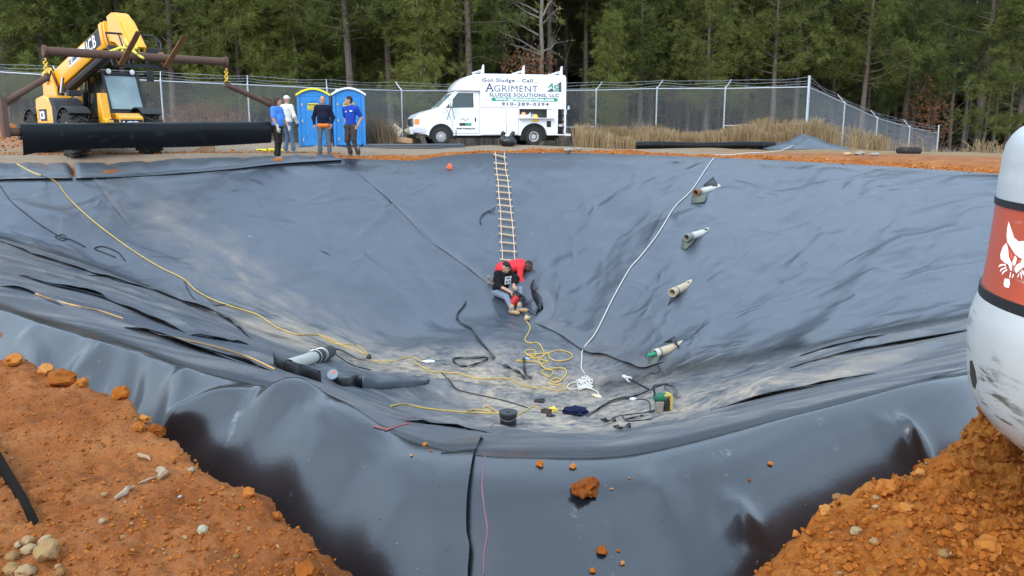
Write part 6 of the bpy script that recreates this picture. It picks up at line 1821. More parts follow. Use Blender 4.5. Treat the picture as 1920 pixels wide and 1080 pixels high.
ribbon('marker_line', [(910, 850), (906, 890), (904, 915), (909, 960), (914, 995), (908, 1040), (907, 1078)], .006, M_PINK, LINER, .004)
for p in ([(722, 808), (745, 800), (768, 792)], [(752, 786), (778, 783), (800, 786)], [(700, 800), (726, 805), (760, 796), (790, 800)], [(918, 802), (930, 792)]): ribbon('marker_line', p, .012, M_REDM, LINER, .005)

# ------------------------------------------------------------------ cords, ropes and loose strips
M_YROPE = pm('yellow_cord', (.52, .36, .10), .8, var=.3, scale=12, dirt=((.35, .26, .15), .15, 6))
M_OCORD = pm('extension_cord', (.58, .34, .14), .75, var=.2, scale=30)
M_WROPE = pm('white_rope', (.56, .53, .48), .85, var=.2, scale=20, dirt=((.38, .30, .2), .1, 6))
M_BCORD = pm('black_cable', (.012, .012, .013), .5, var=.2)
def rope(name, label, cat, paths, r, mat, n=7, group=None, off=None, wob=0.0):
    mb = MB()
    g = np.random.default_rng(len(label))
    c0 = None
    for k, p in enumerate(paths):
        C = on_sheet(p, r if off is None else off, n)
        if wob: C = [c + Vector(g.normal(0, wob, 3)) for c in C]
        if c0 is None: c0 = C[0].copy()
        mb.tube([c - c0 for c in C], r, 6)
    o = mb.build(name, mat, None, smooth=60, loc=c0)
    return tag(o, label, cat, group)
rope('extension_cord', 'long yellow cord running down the left wall from the rim to a dark plug', 'cord', [z1([(95, 82), (180, 128), (310, 182), (380, 270), (500, 385), (620, 480), (760, 580), (900, 665), (1030, 730), (1100, 795), (1200, 850), (1330, 895), (1450, 935), (1550, 1000), (1650, 1040)]) + z3([(400, 40), (530, 40), (620, 60), (760, 130), (900, 180), (980, 215)])], .014, M_YROPE)
rope('extension_cord', 'short loop of yellow cord beside the dark plug', 'cord', [z3([(500, 36), (560, 42), (640, 85), (720, 122), (880, 130), (940, 150), (1000, 220)])], .011, M_YROPE)
rope('extension_cord', 'yellow cord from the dark plug to the white paper', 'cord', [z3([(1030, 268), (1140, 284), (1270, 270), (1370, 240), (1440, 255), (1490, 285)])], .011, M_YROPE)
rope('extension_cord', 'yellow cord crossing the sandy floor left of the rope tangle', 'cord', [z3([(1420, 285), (1520, 345)]) + z4([(300, 250), (450, 260), (560, 290), (740, 290), (830, 330), (930, 350)])], .012, M_YROPE)
rope('yellow_rope', 'tangled yellow rope lying below the two workers', 'rope', [z5([(610, 590), (640, 650), (600, 740), (640, 765), (700, 765), (745, 830), (735, 870), (670, 880), (600, 835), (670, 820), (680, 865), (610, 855), (700, 850), (790, 840), (870, 820), (960, 850), (950, 890), (850, 905), (790, 880), (782, 845), (720, 890), (780, 910), (720, 925), (690, 880), (530, 905), (690, 912), (750, 960), (820, 985), (790, 1030), (730, 990), (800, 965), (905, 965), (920, 1010), (860, 1072), (800, 1060), (850, 1040), (880, 1055), (840, 1075)])], .014, M_YROPE)
rope('yellow_rope', 'short yellow rope end below the yellow rope tangle', 'rope', [z4([(945, 338), (1040, 362), (1095, 355), (1070, 335), (990, 322)])], .011, M_YROPE)
rope('yellow_rope', 'straight yellow rope left of the black bucket', 'rope', [z4([(40, 457), (120, 445), (250, 470), (420, 488), (500, 495), (690, 500)])], .012, M_YROPE)
rope('yellow_rope', 'small yellow rope loops behind the black bucket', 'rope', [z4([(485, 487), (560, 476), (640, 490), (598, 470), (630, 461), (690, 495), (740, 492)])], .010, M_YROPE)
rope('yellow_rope', 'curling yellow rope between the bucket and the navy jacket', 'rope', [z4([(800, 510), (850, 482), (900, 458), (950, 475), (1000, 495), (1045, 488)]), z4([(1105, 492), (1072, 478), (1088, 460)])], .010, M_YROPE)
rope('extension_cord', 'thin orange cord across the near left folds', 'cord', [z2([(690, 115), (850, 150), (1000, 195), (1110, 245)])], .010, M_OCORD)
rope('extension_cord', 'thin orange cord at the far left of the folds', 'cord', [z1([(200, 815), (330, 860), (450, 890), (560, 912), (690, 955)])], .009, M_OCORD)
wr = [(1338, 298)] + z8([(400, 5), (330, 110), (240, 200), (150, 345), (60, 460), (0, 530)]) + [(1150, 560), (1118, 624), (1094, 655), (1091, 676), (1090, 692), (1096, 702)]
g = np.random.default_rng(12)
coil = [(1098 + 18 * math.cos(a * 1.7) * g.uniform(.3, 1), 720 + 14 * math.sin(a) * g.uniform(.3, 1)) for a in np.linspace(0, 34, 60)]
rope('white_rope', 'white rope hanging down the wall into a tangled heap on the floor', 'rope', [wr, coil, [(1090, 718), (1072, 720), (1064, 727), (1072, 732), (1100, 728), (1118, 735), (1124, 742)]], .013, M_WROPE, off=.02)
p0, p1 = Vector(at_y(1509, 250, 32.8)), Vector(at_y(1338, 298, 24.3))
C = [Vector(at_y(x, y, Y)) for x, y, Y in [(1509, 250, 32.85), (1503, 262, 31.4), (1490, 272, 29.5), (1462, 283, 27.2), (1430, 288, 26.2), (1405, 289, 25.6), (1370, 293, 25.0), (1338, 298, 24.35)]]
for c in C[3:]: c.z = max(c.z, gz(c.x, c.y) + .02)
tag(MB().tube([c - C[0] for c in C], .014, 6).build('white_rope', M_WROPE, None, smooth=60, loc=C[0]), 'white rope tied from the fence corner post to the rim', 'rope')
rope('black_cable', 'black cable trailing down the far left wall', 'cable', [z1([(-60, 150), (0, 208), (60, 290), (130, 350), (220, 420), (300, 470), (355, 500), (400, 510), (480, 550)])], .012, M_BCORD)
rope('black_cable', 'looped black cable end on the left wall beside the yellow cord', 'cable', [z1([(705, 627), (660, 578), (580, 548), (532, 560), (580, 580), (650, 608)])], .013, M_BCORD)
rope('black_cable', 'small black cable loop on the left wall', 'cable', [z1([(310, 492), (350, 480), (372, 498), (355, 515), (312, 495)])], .010, M_BCORD)
rope('black_cable', 'thin black cable loop right of the left pipe', 'cable', [z3([(1030, 357), (900, 325), (790, 270), (700, 195), (720, 172), (780, 185), (860, 230), (920, 262), (990, 268)])], .010, M_BCORD)
rope('black_cable', 'black cable dipping across the floor left of the bucket', 'cable', [z4([(340, 250), (400, 310), (440, 355), (560, 385), (680, 412), (780, 440), (860, 465)])], .010, M_BCORD)
rope('black_cable', 'black cable from the red tool to the knotted yellow rope', 'cable', [z5([(545, 520), (590, 545), (615, 580)]), z5([(575, 480), (640, 525), (690, 550)])], .010, M_BCORD)
rope('black_cable', 'black cable beside the yellow cord on the left wall', 'cable', [z1([(1035, 735), (1060, 795), (1100, 850), (1190, 880), (1290, 876), (1390, 910)])], .010, M_BCORD)
def strip(label, pts, w=.05, group=None):
    C = on_sheet(pts, .02, 7)
    V, F = [], []
    for i, p in enumerate(C):
        t = (C[min(i + 1, len(C) - 1)] - C[max(i - 1, 0)]).normalized()
        nn = sheet_normal(p)
        s_ = (nn.cross(t).normalized() * math.cos(i * .35) + nn * math.sin(i * .35)) * w / 2
        V += [p - s_ - C[0] + nn * w * .4, p + s_ - C[0] + nn * w * .4]
    for i in range(len(C) - 1): F.append((2 * i, 2 * i + 1, 2 * i + 3, 2 * i + 2))
    o = MB().add(V, F).build('plastic_strip', M_EDGE, None, smooth=60, loc=C[0])
    s_ = o.modifiers.new('solid', 'SOLIDIFY'); s_.thickness = .008
    return tag(o, label, 'plastic strip', group)
strip('long curling black strip of sheet left below the seated worker', z5([(140, 445), (75, 545), (90, 600), (180, 660), (260, 770), (365, 885)]))
strip('black strip of sheet bent in a flat loop on the sandy floor', z5([(365, 887), (200, 888), (60, 893), (48, 920), (100, 950), (160, 955), (240, 930), (315, 897)]))
strip('black strip of sheet on the far wall left of the ladder', z6([(415, 565), (320, 620), (285, 660), (290, 715)]), .035)
strip('short black strip forking beside the ladder', z6([(415, 610), (350, 605), (300, 630)]), .03)
strip('black strip below the workers near the flat loop', z5([(430, 950), (500, 975), (560, 1010), (600, 1050)]), .06)
strip('black strip standing on the floor below the black loop', z5([(590, 890), (595, 960), (610, 1020), (650, 1050)]), .06)
strip('short dark strip on the floor below the welding tool', z4([(1390, 592), (1430, 600), (1485, 590)]), .06)
strip('ragged dark strip on the floor below the navy jacket', z4([(1310, 548), (1350, 556), (1395, 550)]), .07)
strip('thin dark strip lying on the floor at the right', z4([(1440, 545), (1520, 530), (1560, 520)]), .03)

# ------------------------------------------------------------------ rope ladder
LD = zz([(410, 105), (505, 130), (415, 180), (515, 190), (418, 228), (520, 242), (424, 285), (530, 293), (430, 327), (538, 340), (433, 380), (545, 393), (437, 435), (550, 445), (442, 493), (557, 505), (447, 550), (563, 563), (452, 605), (568, 620), (455, 673), (575, 688), (457, 737), (580, 752), (460, 803), (585, 822), (462, 878), (592, 890), (465, 952), (596, 962), (470, 1030), (602, 1042)], 840, 270, 4.696)
top = cast(*LD[0], .05)
LAD = thing('rope_ladder', 'rope ladder with wooden rungs hanging down the far wall', 'ladder', top)
M_WOOD = pm('rung_wood', (.50, .37, .22), .75, var=.2, scale=14, bump=.2, bscale=30)
M_LROPE = pm('ladder_rope', (.58, .43, .34), .85, var=.15, scale=30)
for k in range(0, len(LD), 2):
    a, b = cast(*LD[k], .05) - top, cast(*LD[k + 1], .05) - top
    d = (b - a).normalized()
    mb = MB(); mb.tube([a - d * .035, b + d * .035], .021, 9); mb.build('rung', M_WOOD, LAD, smooth=40)
for k, sx in ((0, 1), (1, -1)):
    pts = [cast(LD[k][0] + sx * (2.2), 288 + (k * 0), .05) - top] + [cast(LD[q][0] + sx * 2.2, LD[q][1], .058) - top for q in range(k, len(LD), 2)]
    pts = [cast(LD[k][0] + sx * 1.0, 287.6, .05) - top] + pts[1:]
    mb = MB(); mb.tube(pts, .014, 6); mb.build('side_rope', M_LROPE, LAD, smooth=60)

# ------------------------------------------------------------------ pipes through the sheet
M_PVC = pm('white_pvc', (.50, .49, .43), .5, var=.15, scale=4, dirt=((.30, .21, .13), .16, 7))
M_PVCT = pm('tan_pvc', (.46, .37, .25), .5, var=.15, scale=4, dirt=((.26, .16, .08), .18, 7))
M_PRUST = pm('pipe_rust_end', (.20, .10, .06), .8, var=.3, scale=9)
M_CLAMP = pm('clamp_grey', (.22, .22, .21), .5, .5, var=.2)
M_BOOTG = pm('sheet_underside', (.085, .098, .078), .55, var=.3, scale=4)
def liner_pipe(label, end, tailp, r, mat, endmat, boot, upper, drop=.06, cable=False):
    tailp = (tailp[0] * .74 + end[0] * .26, tailp[1] * .74 + end[1] * .26)
    t0 = Vector(cast(*tailp))
    e = Vector(at_z(end[0], end[1], t0.z - drop))
    if (e - t0).length > 1.3: e = t0 + (e - t0).normalized() * 1.3
    d = (e - t0).normalized()
    T = thing('drain_pipe', label, 'pipe', t0)
    a = Vector((0, 0, 0)); b = e - t0
    L_ = b.length
    n = 20
    mb = MB()
    prof = [(r, -.35), (r, L_), (r * .80, L_), (r * .80, L_ - .5)]
    M = d.to_track_quat('Z', 'Y').to_matrix().to_4x4()
    mb.lathe(prof, n, 0, M, caps=False); mb.lathe([(r * .8, L_ - .42), (.001, L_ - .42)], n, 1, M, caps=False)
    mb.build('pipe', [mat, M_BLACK], T, smooth=40)
    mb = MB(); mb.lathe([(r * 1.015, L_ * .76), (r * 1.07, L_ * .78), (r * 1.07, L_ * 1.003), (r * .79, L_ * 1.003), (r * .79, L_ - .25)], n, 0, M, caps=False)
    mb.build('collar', endmat, T, smooth=40)
    for f in (.70, .77):
        mb = MB(); mb.lathe([(r * 1.0, L_ * f - .012), (r * 1.06, L_ * f - .010), (r * 1.06, L_ * f + .010), (r * 1.0, L_ * f + .012)], n, 0, M, caps=False); mb.build('hose_clamp', M_CLAMP, T, smooth=40)
    # cut tongue of the sheet hanging under the pipe, and the dark lip above it
    def sheetlet(px, name, m_, lift):
        P_ = [Vector(cast(*p)) for p in px]
        for i, l_ in enumerate(lift): P_[i] = P_[i].lerp(e if i in (0,) else P_[i], 0) + sheet_normal(P_[i]) * l_
        c = sum(P_, Vector()) / len(P_) + sheet_normal(P_[0]) * .04
        o = MB().add([p - t0 for p in P_] + [c - t0], [(i, (i + 1) % len(P_), len(P_)) for i in range(len(P_))]).build(name, m_, T, smooth=60)
        s_ = o.modifiers.new('solid', 'SOLIDIFY'); s_.thickness = .01
    sheetlet(boot[0], 'boot_flap', M_BOOTG, [v * .35 for v in boot[1]])
    sheetlet(upper[0], 'upper_flap', M_EDGE, [v * .7 for v in upper[1]])
    return T, e
q = lambda *p: z8(p)
liner_pipe('rust-ended white pipe through the right wall, highest of the four', q((352, 118))[0], q((462, 92))[0], .085, M_PVC, M_PRUST, (q((338, 138), (328, 178), (402, 172), (418, 132)), (.16, .05, .10, .20)), (q((392, 92), (450, 60), (472, 88), (440, 100)), (.10, .22, .06, .1)))
liner_pipe('white pipe with dark open end, second from the top of the right wall', q((304, 357))[0], q((416, 323))[0], .085, M_PVC, pm('dark_collar', (.20, .19, .18), .6, var=.3), (q((284, 372), (276, 415), (300, 425), (355, 378)), (.16, .04, .05, .2)), (q((350, 334), (425, 316), (405, 328), (360, 340)), (.1, .06, .05, .1)))
liner_pipe('tan pipe with open end, third down the right wall', q((228, 650))[0], q((318, 606))[0], .088, M_PVCT, M_PVCT, (q((232, 672), (202, 722), (226, 690), (285, 652)), (.14, .01, .05, .18)), (q((270, 618), (326, 600), (305, 616), (280, 622)), (.1, .06, .05, .1)))
T4, e4 = liner_pipe('tan pipe with green plug and torn sheet, lowest on the right wall', q((138, 975))[0], q((250, 938))[0], .085, M_PVCT, M_PVC, (q((110, 1005), (95, 1045), (150, 1025), (180, 990)), (.14, .03, .05, .2)), (q((190, 935), (256, 908), (266, 950), (240, 930)), (.12, .18, .04, .1)))
MB().cyl(Vector((0, 0, 0)), Vector((-.16, -.06, -.02)), .04, .03, 10).build('plug', pm('plug_green', (.02, .26, .12), .5), T4, loc=e4 - T4.location)
rope('black_cable', 'thin black cable looping from the lowest pipe end', 'cable', [z8([(120, 985), (95, 975), (88, 995), (110, 1008), (125, 990)]), z8([(155, 1010), (150, 1040), (168, 1062), (140, 1080), (110, 1078)])], .007, M_BCORD)
# pipe on the left slope
t0 = Vector(cast(553, 682)); e0 = Vector(cast(620, 673)) + Vector((0, 0, .14))
PL = thing('drain_pipe', 'white pipe with black banded coupling lying on the left slope', 'pipe', t0)
d = (e0 - t0); L_ = d.length; M = d.to_track_quat('Z', 'Y').to_matrix().to_4x4()
mb = MB(); mb.lathe([(.095, -.5), (.095, L_ * .5)], 20, 0, M, caps=False); mb.build('pipe', M_PVC, PL, smooth=40)
mb = MB(); mb.lathe([(.10, L_ * .46), (.115, L_ * .48), (.115, L_ * .98), (.095, L_), (.08, L_), (.08, L_ - .2), (.001, L_ - .2)], 20, 0, M, caps=False); mb.build('coupling', pm('coupling_black', (.03, .03, .03), .5, var=.4, scale=9, dirt=((.5, .48, .42), .10, 9)), PL, smooth=40)
for f in (.50, .66, .70):
    mb = MB(); mb.lathe([(.114, L_ * f - .012), (.122, L_ * f - .01), (.122, L_ * f + .01), (.114, L_ * f + .012)], 20, 0, M, caps=False); mb.build('hose_clamp', pm('clamp_bright', (.6, .6, .58), .35, .7), PL, smooth=40)
def stand_sheet(name, label, cat, foot, heights, mat, lean=(0, 0, 0), thick=.01):
    F_ = on_sheet(foot, 0, 5)
    n = len(F_)
    H = np.interp(np.linspace(0, 1, n), np.linspace(0, 1, len(heights)), heights)
    V, F = [], []
    for p, h in zip(F_, H):
        for t in (0, .5, 1): V.append(p - F_[0] + Vector(lean) * t * t * h + Vector((0, 0, h * t)))
    for i in range(n - 1):
        for k in range(2): F.append((i * 3 + k, i * 3 + 3 + k, i * 3 + 4 + k, i * 3 + k + 1))
    o = MB().add(V, F).build(name, mat, None, smooth=60, loc=F_[0])
    s_ = o.modifiers.new('solid', 'SOLIDIFY'); s_.thickness = thick
    return tag(o, label, cat)
stand_sheet('sheet_flap', 'black cut flap of sheet standing up in front of the left pipe', 'sheet flap', z3([(160, 300), (220, 345), (330, 385), (450, 420), (590, 465)]), (.15, .14, .15, .16, .15), M_EDGE, (0, -.12, 0))
stand_sheet('sheet_flap', 'wavy black torn edge of sheet beside the round lid', 'sheet flap', z3([(690, 440), (750, 490), (830, 500), (900, 500), (960, 520)]), (.10, .11, .12, .18, .20), M_EDGE, (0, -.1, 0))
# half-open roll of sheet lying across the slope
C = on_sheet(z3([(960, 505), (1100, 520), (1250, 510), (1400, 500), (1560, 470)]), 0, 5)
V, F = [], []
na = 12
for i, p in enumerate(C):
    f = i / (len(C) - 1); r = .10 * (1 - .6 * f)
    for k in range(na):
        a = R(-60 + 250 * k / (na - 1))
        V.append(p - C[0] + Vector((0, -math.cos(a) * r * .9, r * .75 + math.sin(a) * r)))
for i in range(len(C) - 1):
    for k in range(na - 1): F.append((i * na + k, i * na + na + k, i * na + na + k + 1, i * na + k + 1))
o = MB().add(V, F).build('rolled_sheet', M_LINER_PLAIN, None, smooth=60, loc=C[0]); s_ = o.modifiers.new('solid', 'SOLIDIFY'); s_.thickness = .012
tag(o, 'half-open roll of black sheet lying on the floor of the left slope', 'sheet roll')
# round clear lid with a red mark
p = cast(616, 712, .09); nn = Vector((0, -1, .75)).normalized(); M = nn.to_track_quat('Z', 'Y').to_matrix().to_4x4()
LDv = thing('round_tub', 'round clear lid with a red mark between the torn flaps', 'lid', p)
mb = MB(); mb.lathe([(.001, .0), (.075, .0), (.08, .01), (.075, .02), (.067, .012), (.001, .010)], 20, 0, M, caps=False); mb.build('disc', pm('lid_grey', (.16, .21, .25), .3, spec=.6), LDv, smooth=40)
mb = MB(); mb.prism([(-.01, .0), (.03, .015), (.03, .045), (.0, .04)], .012, .015, 'Z'); o = mb.build('red_mark', pm('lid_red', (.75, .10, .05), .6), LDv); o.matrix_basis = M

# ------------------------------------------------------------------ small things on the floor of the pit
def lump(name, label, cat, px, dims, mat, seed, rough=.25, squash=1.0, off=0.0, group=None, rz=0.0, surf='liner', sub=3):
    """a crumpled lump resting on the surface seen at the pixel"""
    p = Vector(cast(*px)) if surf == 'liner' else Vector(gcast(*px))
    import bmesh
    bm = bmesh.new(); bmesh.ops.create_icosphere(bm, subdivisions=sub, radius=1)
    V = np.array([v.co for v in bm.verts]); F = [[v.index for v in f.verts] for f in bm.faces]; bm.free()
    k = 1 + rough * fbm(V[:, 0] * 1.6 + seed * 3.1, V[:, 1] * 1.6, V[:, 2] * 1.6, seed=seed, oct=4, gain=.55)
    V = V * np.clip(k, .55, 1.35)[:, None] * np.array(dims) / 2.3
    V[:, 2] = np.maximum(V[:, 2], -dims[2] * .30)
    c, s = math.cos(rz), math.sin(rz)
    V = V @ np.array([[c, s, 0], [-s, c, 0], [0, 0, 1]])
    me = mesh_np(name, V, np.array(F), mat, smooth=True)
    me.set_sharp_from_angle(angle=R(38))
    attr(me, 'tone', np.full(len(V), (seed * 37 % 100) / 100))
    o = link(name, me, None, (p.x, p.y, p.z + dims[2] * .28 + off))
    return tag(o, label, cat, group)
M_NAVYC = cloth('navy_jacket', (.010, .014, .045))
lump('jacket', 'crumpled navy jacket on the sandy floor right of the bucket', 'jacket', (1083, 776), (.42, .34, .16), M_NAVYC, 5, .5)
lump('glove', 'black glove on the floor behind the bucket', 'glove', (1012, 754), (.22, .18, .09), M_BLACK, 6, .5)
lump('glove', 'dark glove by the yellow tool right of the bucket', 'glove', (1032, 781), (.17, .12, .06), M_BLACK, 8, .4)
lump('yellow_tool', 'small yellow hand tool right of the bucket', 'tool', (1037, 770), (.16, .11, .09), pm('tool_yellow', (.70, .52, .06), .5), 9, .3)
lump('tool_pouch', 'dark brown pouch on the rope right of the bucket', 'pouch', (1024, 774), (.2, .12, .09), pm('pouch_brown', (.05, .03, .02), .8), 10, .35)
lump('red_cloth', 'small red cloth just behind the bucket', 'cloth', (956, 772), (.18, .10, .05), cloth('red_rag', (.62, .10, .06)), 11, .4)
lump('white_paper', 'white paper lying on the floor left of the black loop', 'paper', (803, 679), (.30, .16, .05), pm('paper_white', (.8, .8, .82), .8), 12, .3)
lump('pale_stick', 'pale broken stick beside the white rope heap', 'stick', (1119, 744), (.30, .08, .06), pm('stick_pale', (.68, .56, .40), .8), 13, .3, rz=-.9)
lump('plug_connector', 'dark green plug at the end of the long yellow cord', 'plug', (692, 673), (.11, .10, .13), pm('plug_dark', (.02, .045, .025), .6), 14, .3)
lump('rope_knot', 'frayed tan knot of rope below the seated worker', 'knot', (988, 600), (.14, .16, .16), pm('knot_tan', (.55, .42, .25), .85), 15, .5)
lump('orange_cloth', 'small orange-red cloth on the far wall left of the ladder', 'cloth', (843, 317), (.18, .07, .20), cloth('orange_rag', (.80, .15, .08)), 16, .45)
lump('blue_packet', 'blue and white packet on the yellow rope tangle', 'packet', (987, 674), (.16, .09, .05), pm('packet_blue', (.35, .48, .72), .5, var=.5, scale=12), 17, .3)
lump('grey_valve', 'white plastic connector on the cable left of the welding tool', 'connector', (1187, 750), (.13, .06, .06), pm('conn_white', (.66, .66, .66), .5), 18, .2)
# black bucket
p = cast(953, 797)
BK = thing('bucket', 'black lidded bucket standing on the floor in front of the yellow ropes', 'bucket', (p.x, p.y, p.z - .04))
mb = MB(); mb.lathe([(.10, 0), (.112, .02), (.122, .20), (.128, .205), (.128, .225)], 22); mb.build('body', M_EDGE, BK, smooth=40)
mb = MB(); mb.lathe([(.130, .215), (.132, .24), (.120, .245), (.115, .238), (.03, .238), (.03, .246), (.001, .246)], 22, caps=False); mb.build('lid', pm('bucket_lid', (.035, .04, .045), .45), BK, smooth=40)
mb = MB(); mb.tube([(.128 * math.cos(a), .128 * math.sin(a) , .19 - .05 * abs(math.sin(a))) for a in np.linspace(R(180), R(360), 10)], .004, 5); mb.build('handle', M_CLAMP, BK)
# welding tool: green motor, grey foot, yellow side, black handle
p = cast(1240, 772)
WT = thing('welding_tool', 'green and yellow sheet welding tool standing on the floor', 'welding tool', p, .2)
WT.scale = (.84, .84, .84)
mb = MB(); mb.cyl((-.12, 0, .26), (.06, 0, .26), .075, n=16); mb.cyl((-.14, 0, .26), (-.12, 0, .26), .06, n=16); mb.build('motor', pm('motor_green', (.012, .13, .075), .55, dirt=((.3, .24, .16), .15, 9)), WT, smooth=40)
mb = MB(); mb.prism([(-.10, 0), (.0, 0), (.03, .2), (-.12, .2)], -.07, .06); mb.build('nozzle_foot', pm('foot_grey', (.30, .28, .24), .6, .4, var=.3), WT, bevel=.015)
mb = MB(); mb.box((.15, 0, .17), (.05, .16, .26)); mb.box((.09, 0, .30), (.14, .16, .04)); mb.build('side_guard', pm('guard_yellow', (.48, .34, .08), .6, dirt=((.3, .24, .16), .15, 9)), WT, bevel=.012)
mb = MB(); mb.box((.08, 0, .12), (.09, .14, .18)); [mb.box((.085, -.075, .06 + .05 * k), (.08, .02, .018)) for k in range(3)]; mb.build('gearbox', M_BLACK, WT, bevel=.01)
mb = MB(); mb.tube([(-.12, 0, .30), (-.16, 0, .44), (-.15, 0, .47), (.10, 0, .49)], .017, 8); mb.build('handle', M_BLACK, WT, smooth=50)
rope('black_cable', 'coiled thin cable right of the welding tool', 'cable', [zz([(780, 470), (800, 435), (880, 430), (960, 470), (1000, 540), (985, 640), (920, 590), (850, 520), (790, 480), (820, 440), (900, 450), (950, 520), (960, 600), (985, 645), (1080, 630)], 1160, 680, 9)], .006, M_BCORD, off=.05)
rope('black_cable', 'dark cable curving from the welding tool to the white connector', 'cable', [zz([(650, 800), (540, 850), (530, 700), (480, 640), (400, 625), (280, 630)], 1160, 680, 9), zz([(-60, 920), (100, 890), (400, 855), (560, 820), (660, 795)], 1160, 680, 9), zz([(60, 910), (150, 990), (330, 985), (560, 955)], 1160, 680, 9)], .008, M_BCORD)
# heat gun lance
a, b = cast(1171, 711, .06), cast(1222, 737, .05)
LN = thing('heat_gun', 'white-tipped heat gun lance lying on the floor', 'heat gun', a)
D = b - a
mb = MB(); mb.tube([(0, 0, 0), D * .14], [.030, .034], 12); mb.build('tip', pm('tip_white', (.72, .76, .78), .4), LN, smooth=40)
mb = MB(); mb.tube([D * .13, D * .17], .024, 10); mb.tube([D * .20, D * .92], [.022, .018], 10); mb.build('barrel', M_BLACK, LN, smooth=40)
mb = MB(); c = D * .22; u = D.normalized().cross(Vector((0, 0, 1))).normalized(); mb.tube([c - D.normalized() * .01, c + D.normalized() * .01], .055, 12); mb.build('guard', pm('guard_white', (.6, .6, .58), .5), LN, smooth=40)
# red tool held by the seated worker
hp_ = Vector(at_y(966, 560, HAND_R[1] - .10))
ET = thing('welding_extruder', 'red and black hand extruder held by the seated worker', 'hand tool', hp_)
mb = MB(); mb.tube([(-.10, .0, -.16), (.06, -.02, .06)], .085, 12); mb.build('body', pm('extruder_red', (.48, .02, .025), .4), ET, bevel=.015, smooth=40)
mb = MB(); mb.tube([(.06, -.02, .06), (.10, -.02, .12)], .07, 10); mb.tube([(-.06, 0, .10), (.02, -.04, .19), (.20, -.06, .06), (.24, -.05, -.04)], .02, 8); mb.box((.18, -.05, .0), (.10, .10, .12)); mb.tube([(.10, -.02, -.1), (.14, -.04, -.30)], .025, 8); mb.build('motor_and_grip', M_BLACK, ET, bevel=.008)
mb = MB(); mb.tube([(.15, -.03, -.16), (.16, -.05, -.30)], .022, 8); mb.tube([(.10, .0, -.16), (.09, -.03, -.30)], .018, 8); mb.build('nozzle', pm('nozzle_copper', (.42, .20, .10), .4, .5), ET)
# torn black flap by the red worker's hands
stand_sheet('sheet_flap', 'ragged torn black edge held up by the man in red', 'sheet flap', z5([(640, 320), (655, 400), (690, 470), (705, 520)]), (.20, .16, .22, .10), M_EDGE, (.5, -.2, 0))
stand_sheet('sheet_flap', 'crumpled dark torn sheet right of the workers', 'sheet flap', z5([(690, 540), (720, 500), (742, 488), (700, 400), (670, 380)]), (.06, .12, .14, .16, .10), M_EDGE, (-.4, -.3, 0))

# ------------------------------------------------------------------ things on the far rim
def long_roll(px0, px1, py, Y, r, label):
    a, b = Vector(at_y(px0, py, Y)), Vector(at_y(px1, py + 2, Y - .4))
    a.z, b.z = gz(a.x, a.y) + r, gz(b.x, b.y) + r
    T = thing('liner_roll', label, 'sheet roll', a)
    d = b - a
    mb = MB(); mb.tube([d * s_ + Vector((0, 0, .02 * math.sin(s_ * 9))) for s_ in np.linspace(0, 1, 12)], r, 18); mb.build('roll', M_SHEET, T, smooth=50)
    V, F = [], []
    for i in range(6):
        f = i / 5
        for k in range(14):
            an = R(-40 + 270 * k / 13)
            rr_ = r * (1.02 + .9 * f * (k / 13))
            V.append(d + d.normalized() * (.5 * f) + Vector((0, -math.cos(an) * rr_, math.sin(an) * rr_ * (1 - .35 * f))))
    for i in range(5):
        for k in range(13): F.append((i * 14 + k, i * 14 + 14 + k, i * 14 + 15 + k, i * 14 + k + 1))
    o = MB().add(V, F).build('loose_end', M_SHEET, T, smooth=60); s_ = o.modifiers.new('solid', 'SOLIDIFY'); s_.thickness = .012
long_roll(1192, 1425, 283, 30.5, .13, 'black roll of sheet lying on the ground before the dry grass')
# heap of sheet by the fence corner
nx_, ny_ = 40, 16
a, b = at_y(1425, 290, 30.0), at_y(1590, 293, 30.0)
V, F = [], []
for j in range(ny_):
    for i in range(nx_):
        u, v = i / (nx_ - 1), j / (ny_ - 1)
        x = a[0] + (b[0] - a[0]) * u; y = 29.0 + 2.4 * v
        h = np.interp(u, [0, .12, .3, .5, .62, .8, 1], [.03, .10, .24, .50, .44, .22, .02]) * math.sin(math.pi * min(1, max(0, v))) ** .7
        h += .04 * float(fbm(np.array(x * 2.1), np.array(y * 2.1), seed=401, oct=3)) * (h > .04)
        V.append((x - a[0], y - a[1], gz(x, y) + .015 + max(0, h) - a[2]))
for j in range(ny_ - 1):
    for i in range(nx_ - 1): F.append((j * nx_ + i, j * nx_ + i + 1, j * nx_ + nx_ + i + 1, j * nx_ + nx_ + i))
tag(MB().add(V, F).build('sheet_heap', M_LINER_PLAIN, None, smooth=60, loc=a), 'crumpled heap of black sheet at the foot of the fence corner post', 'plastic sheet')
# spare sheet stacked beside the toilets
a = at_y(684, 272, 32.6); zb = gz(a[0] + 1.8, 32.6)
mb = MB()
for k in range(3):
    mb.box((1.95, .5, .03 + .055 * k), (3.9 - .12 * k, 1.1, .05))
tag(mb.build('sheet_stack', M_LINER_PLAIN, None, bevel=.02, loc=(a[0], 32.3, zb)), 'low flat stack of folded black sheet between the toilets and the van', 'plastic sheet')
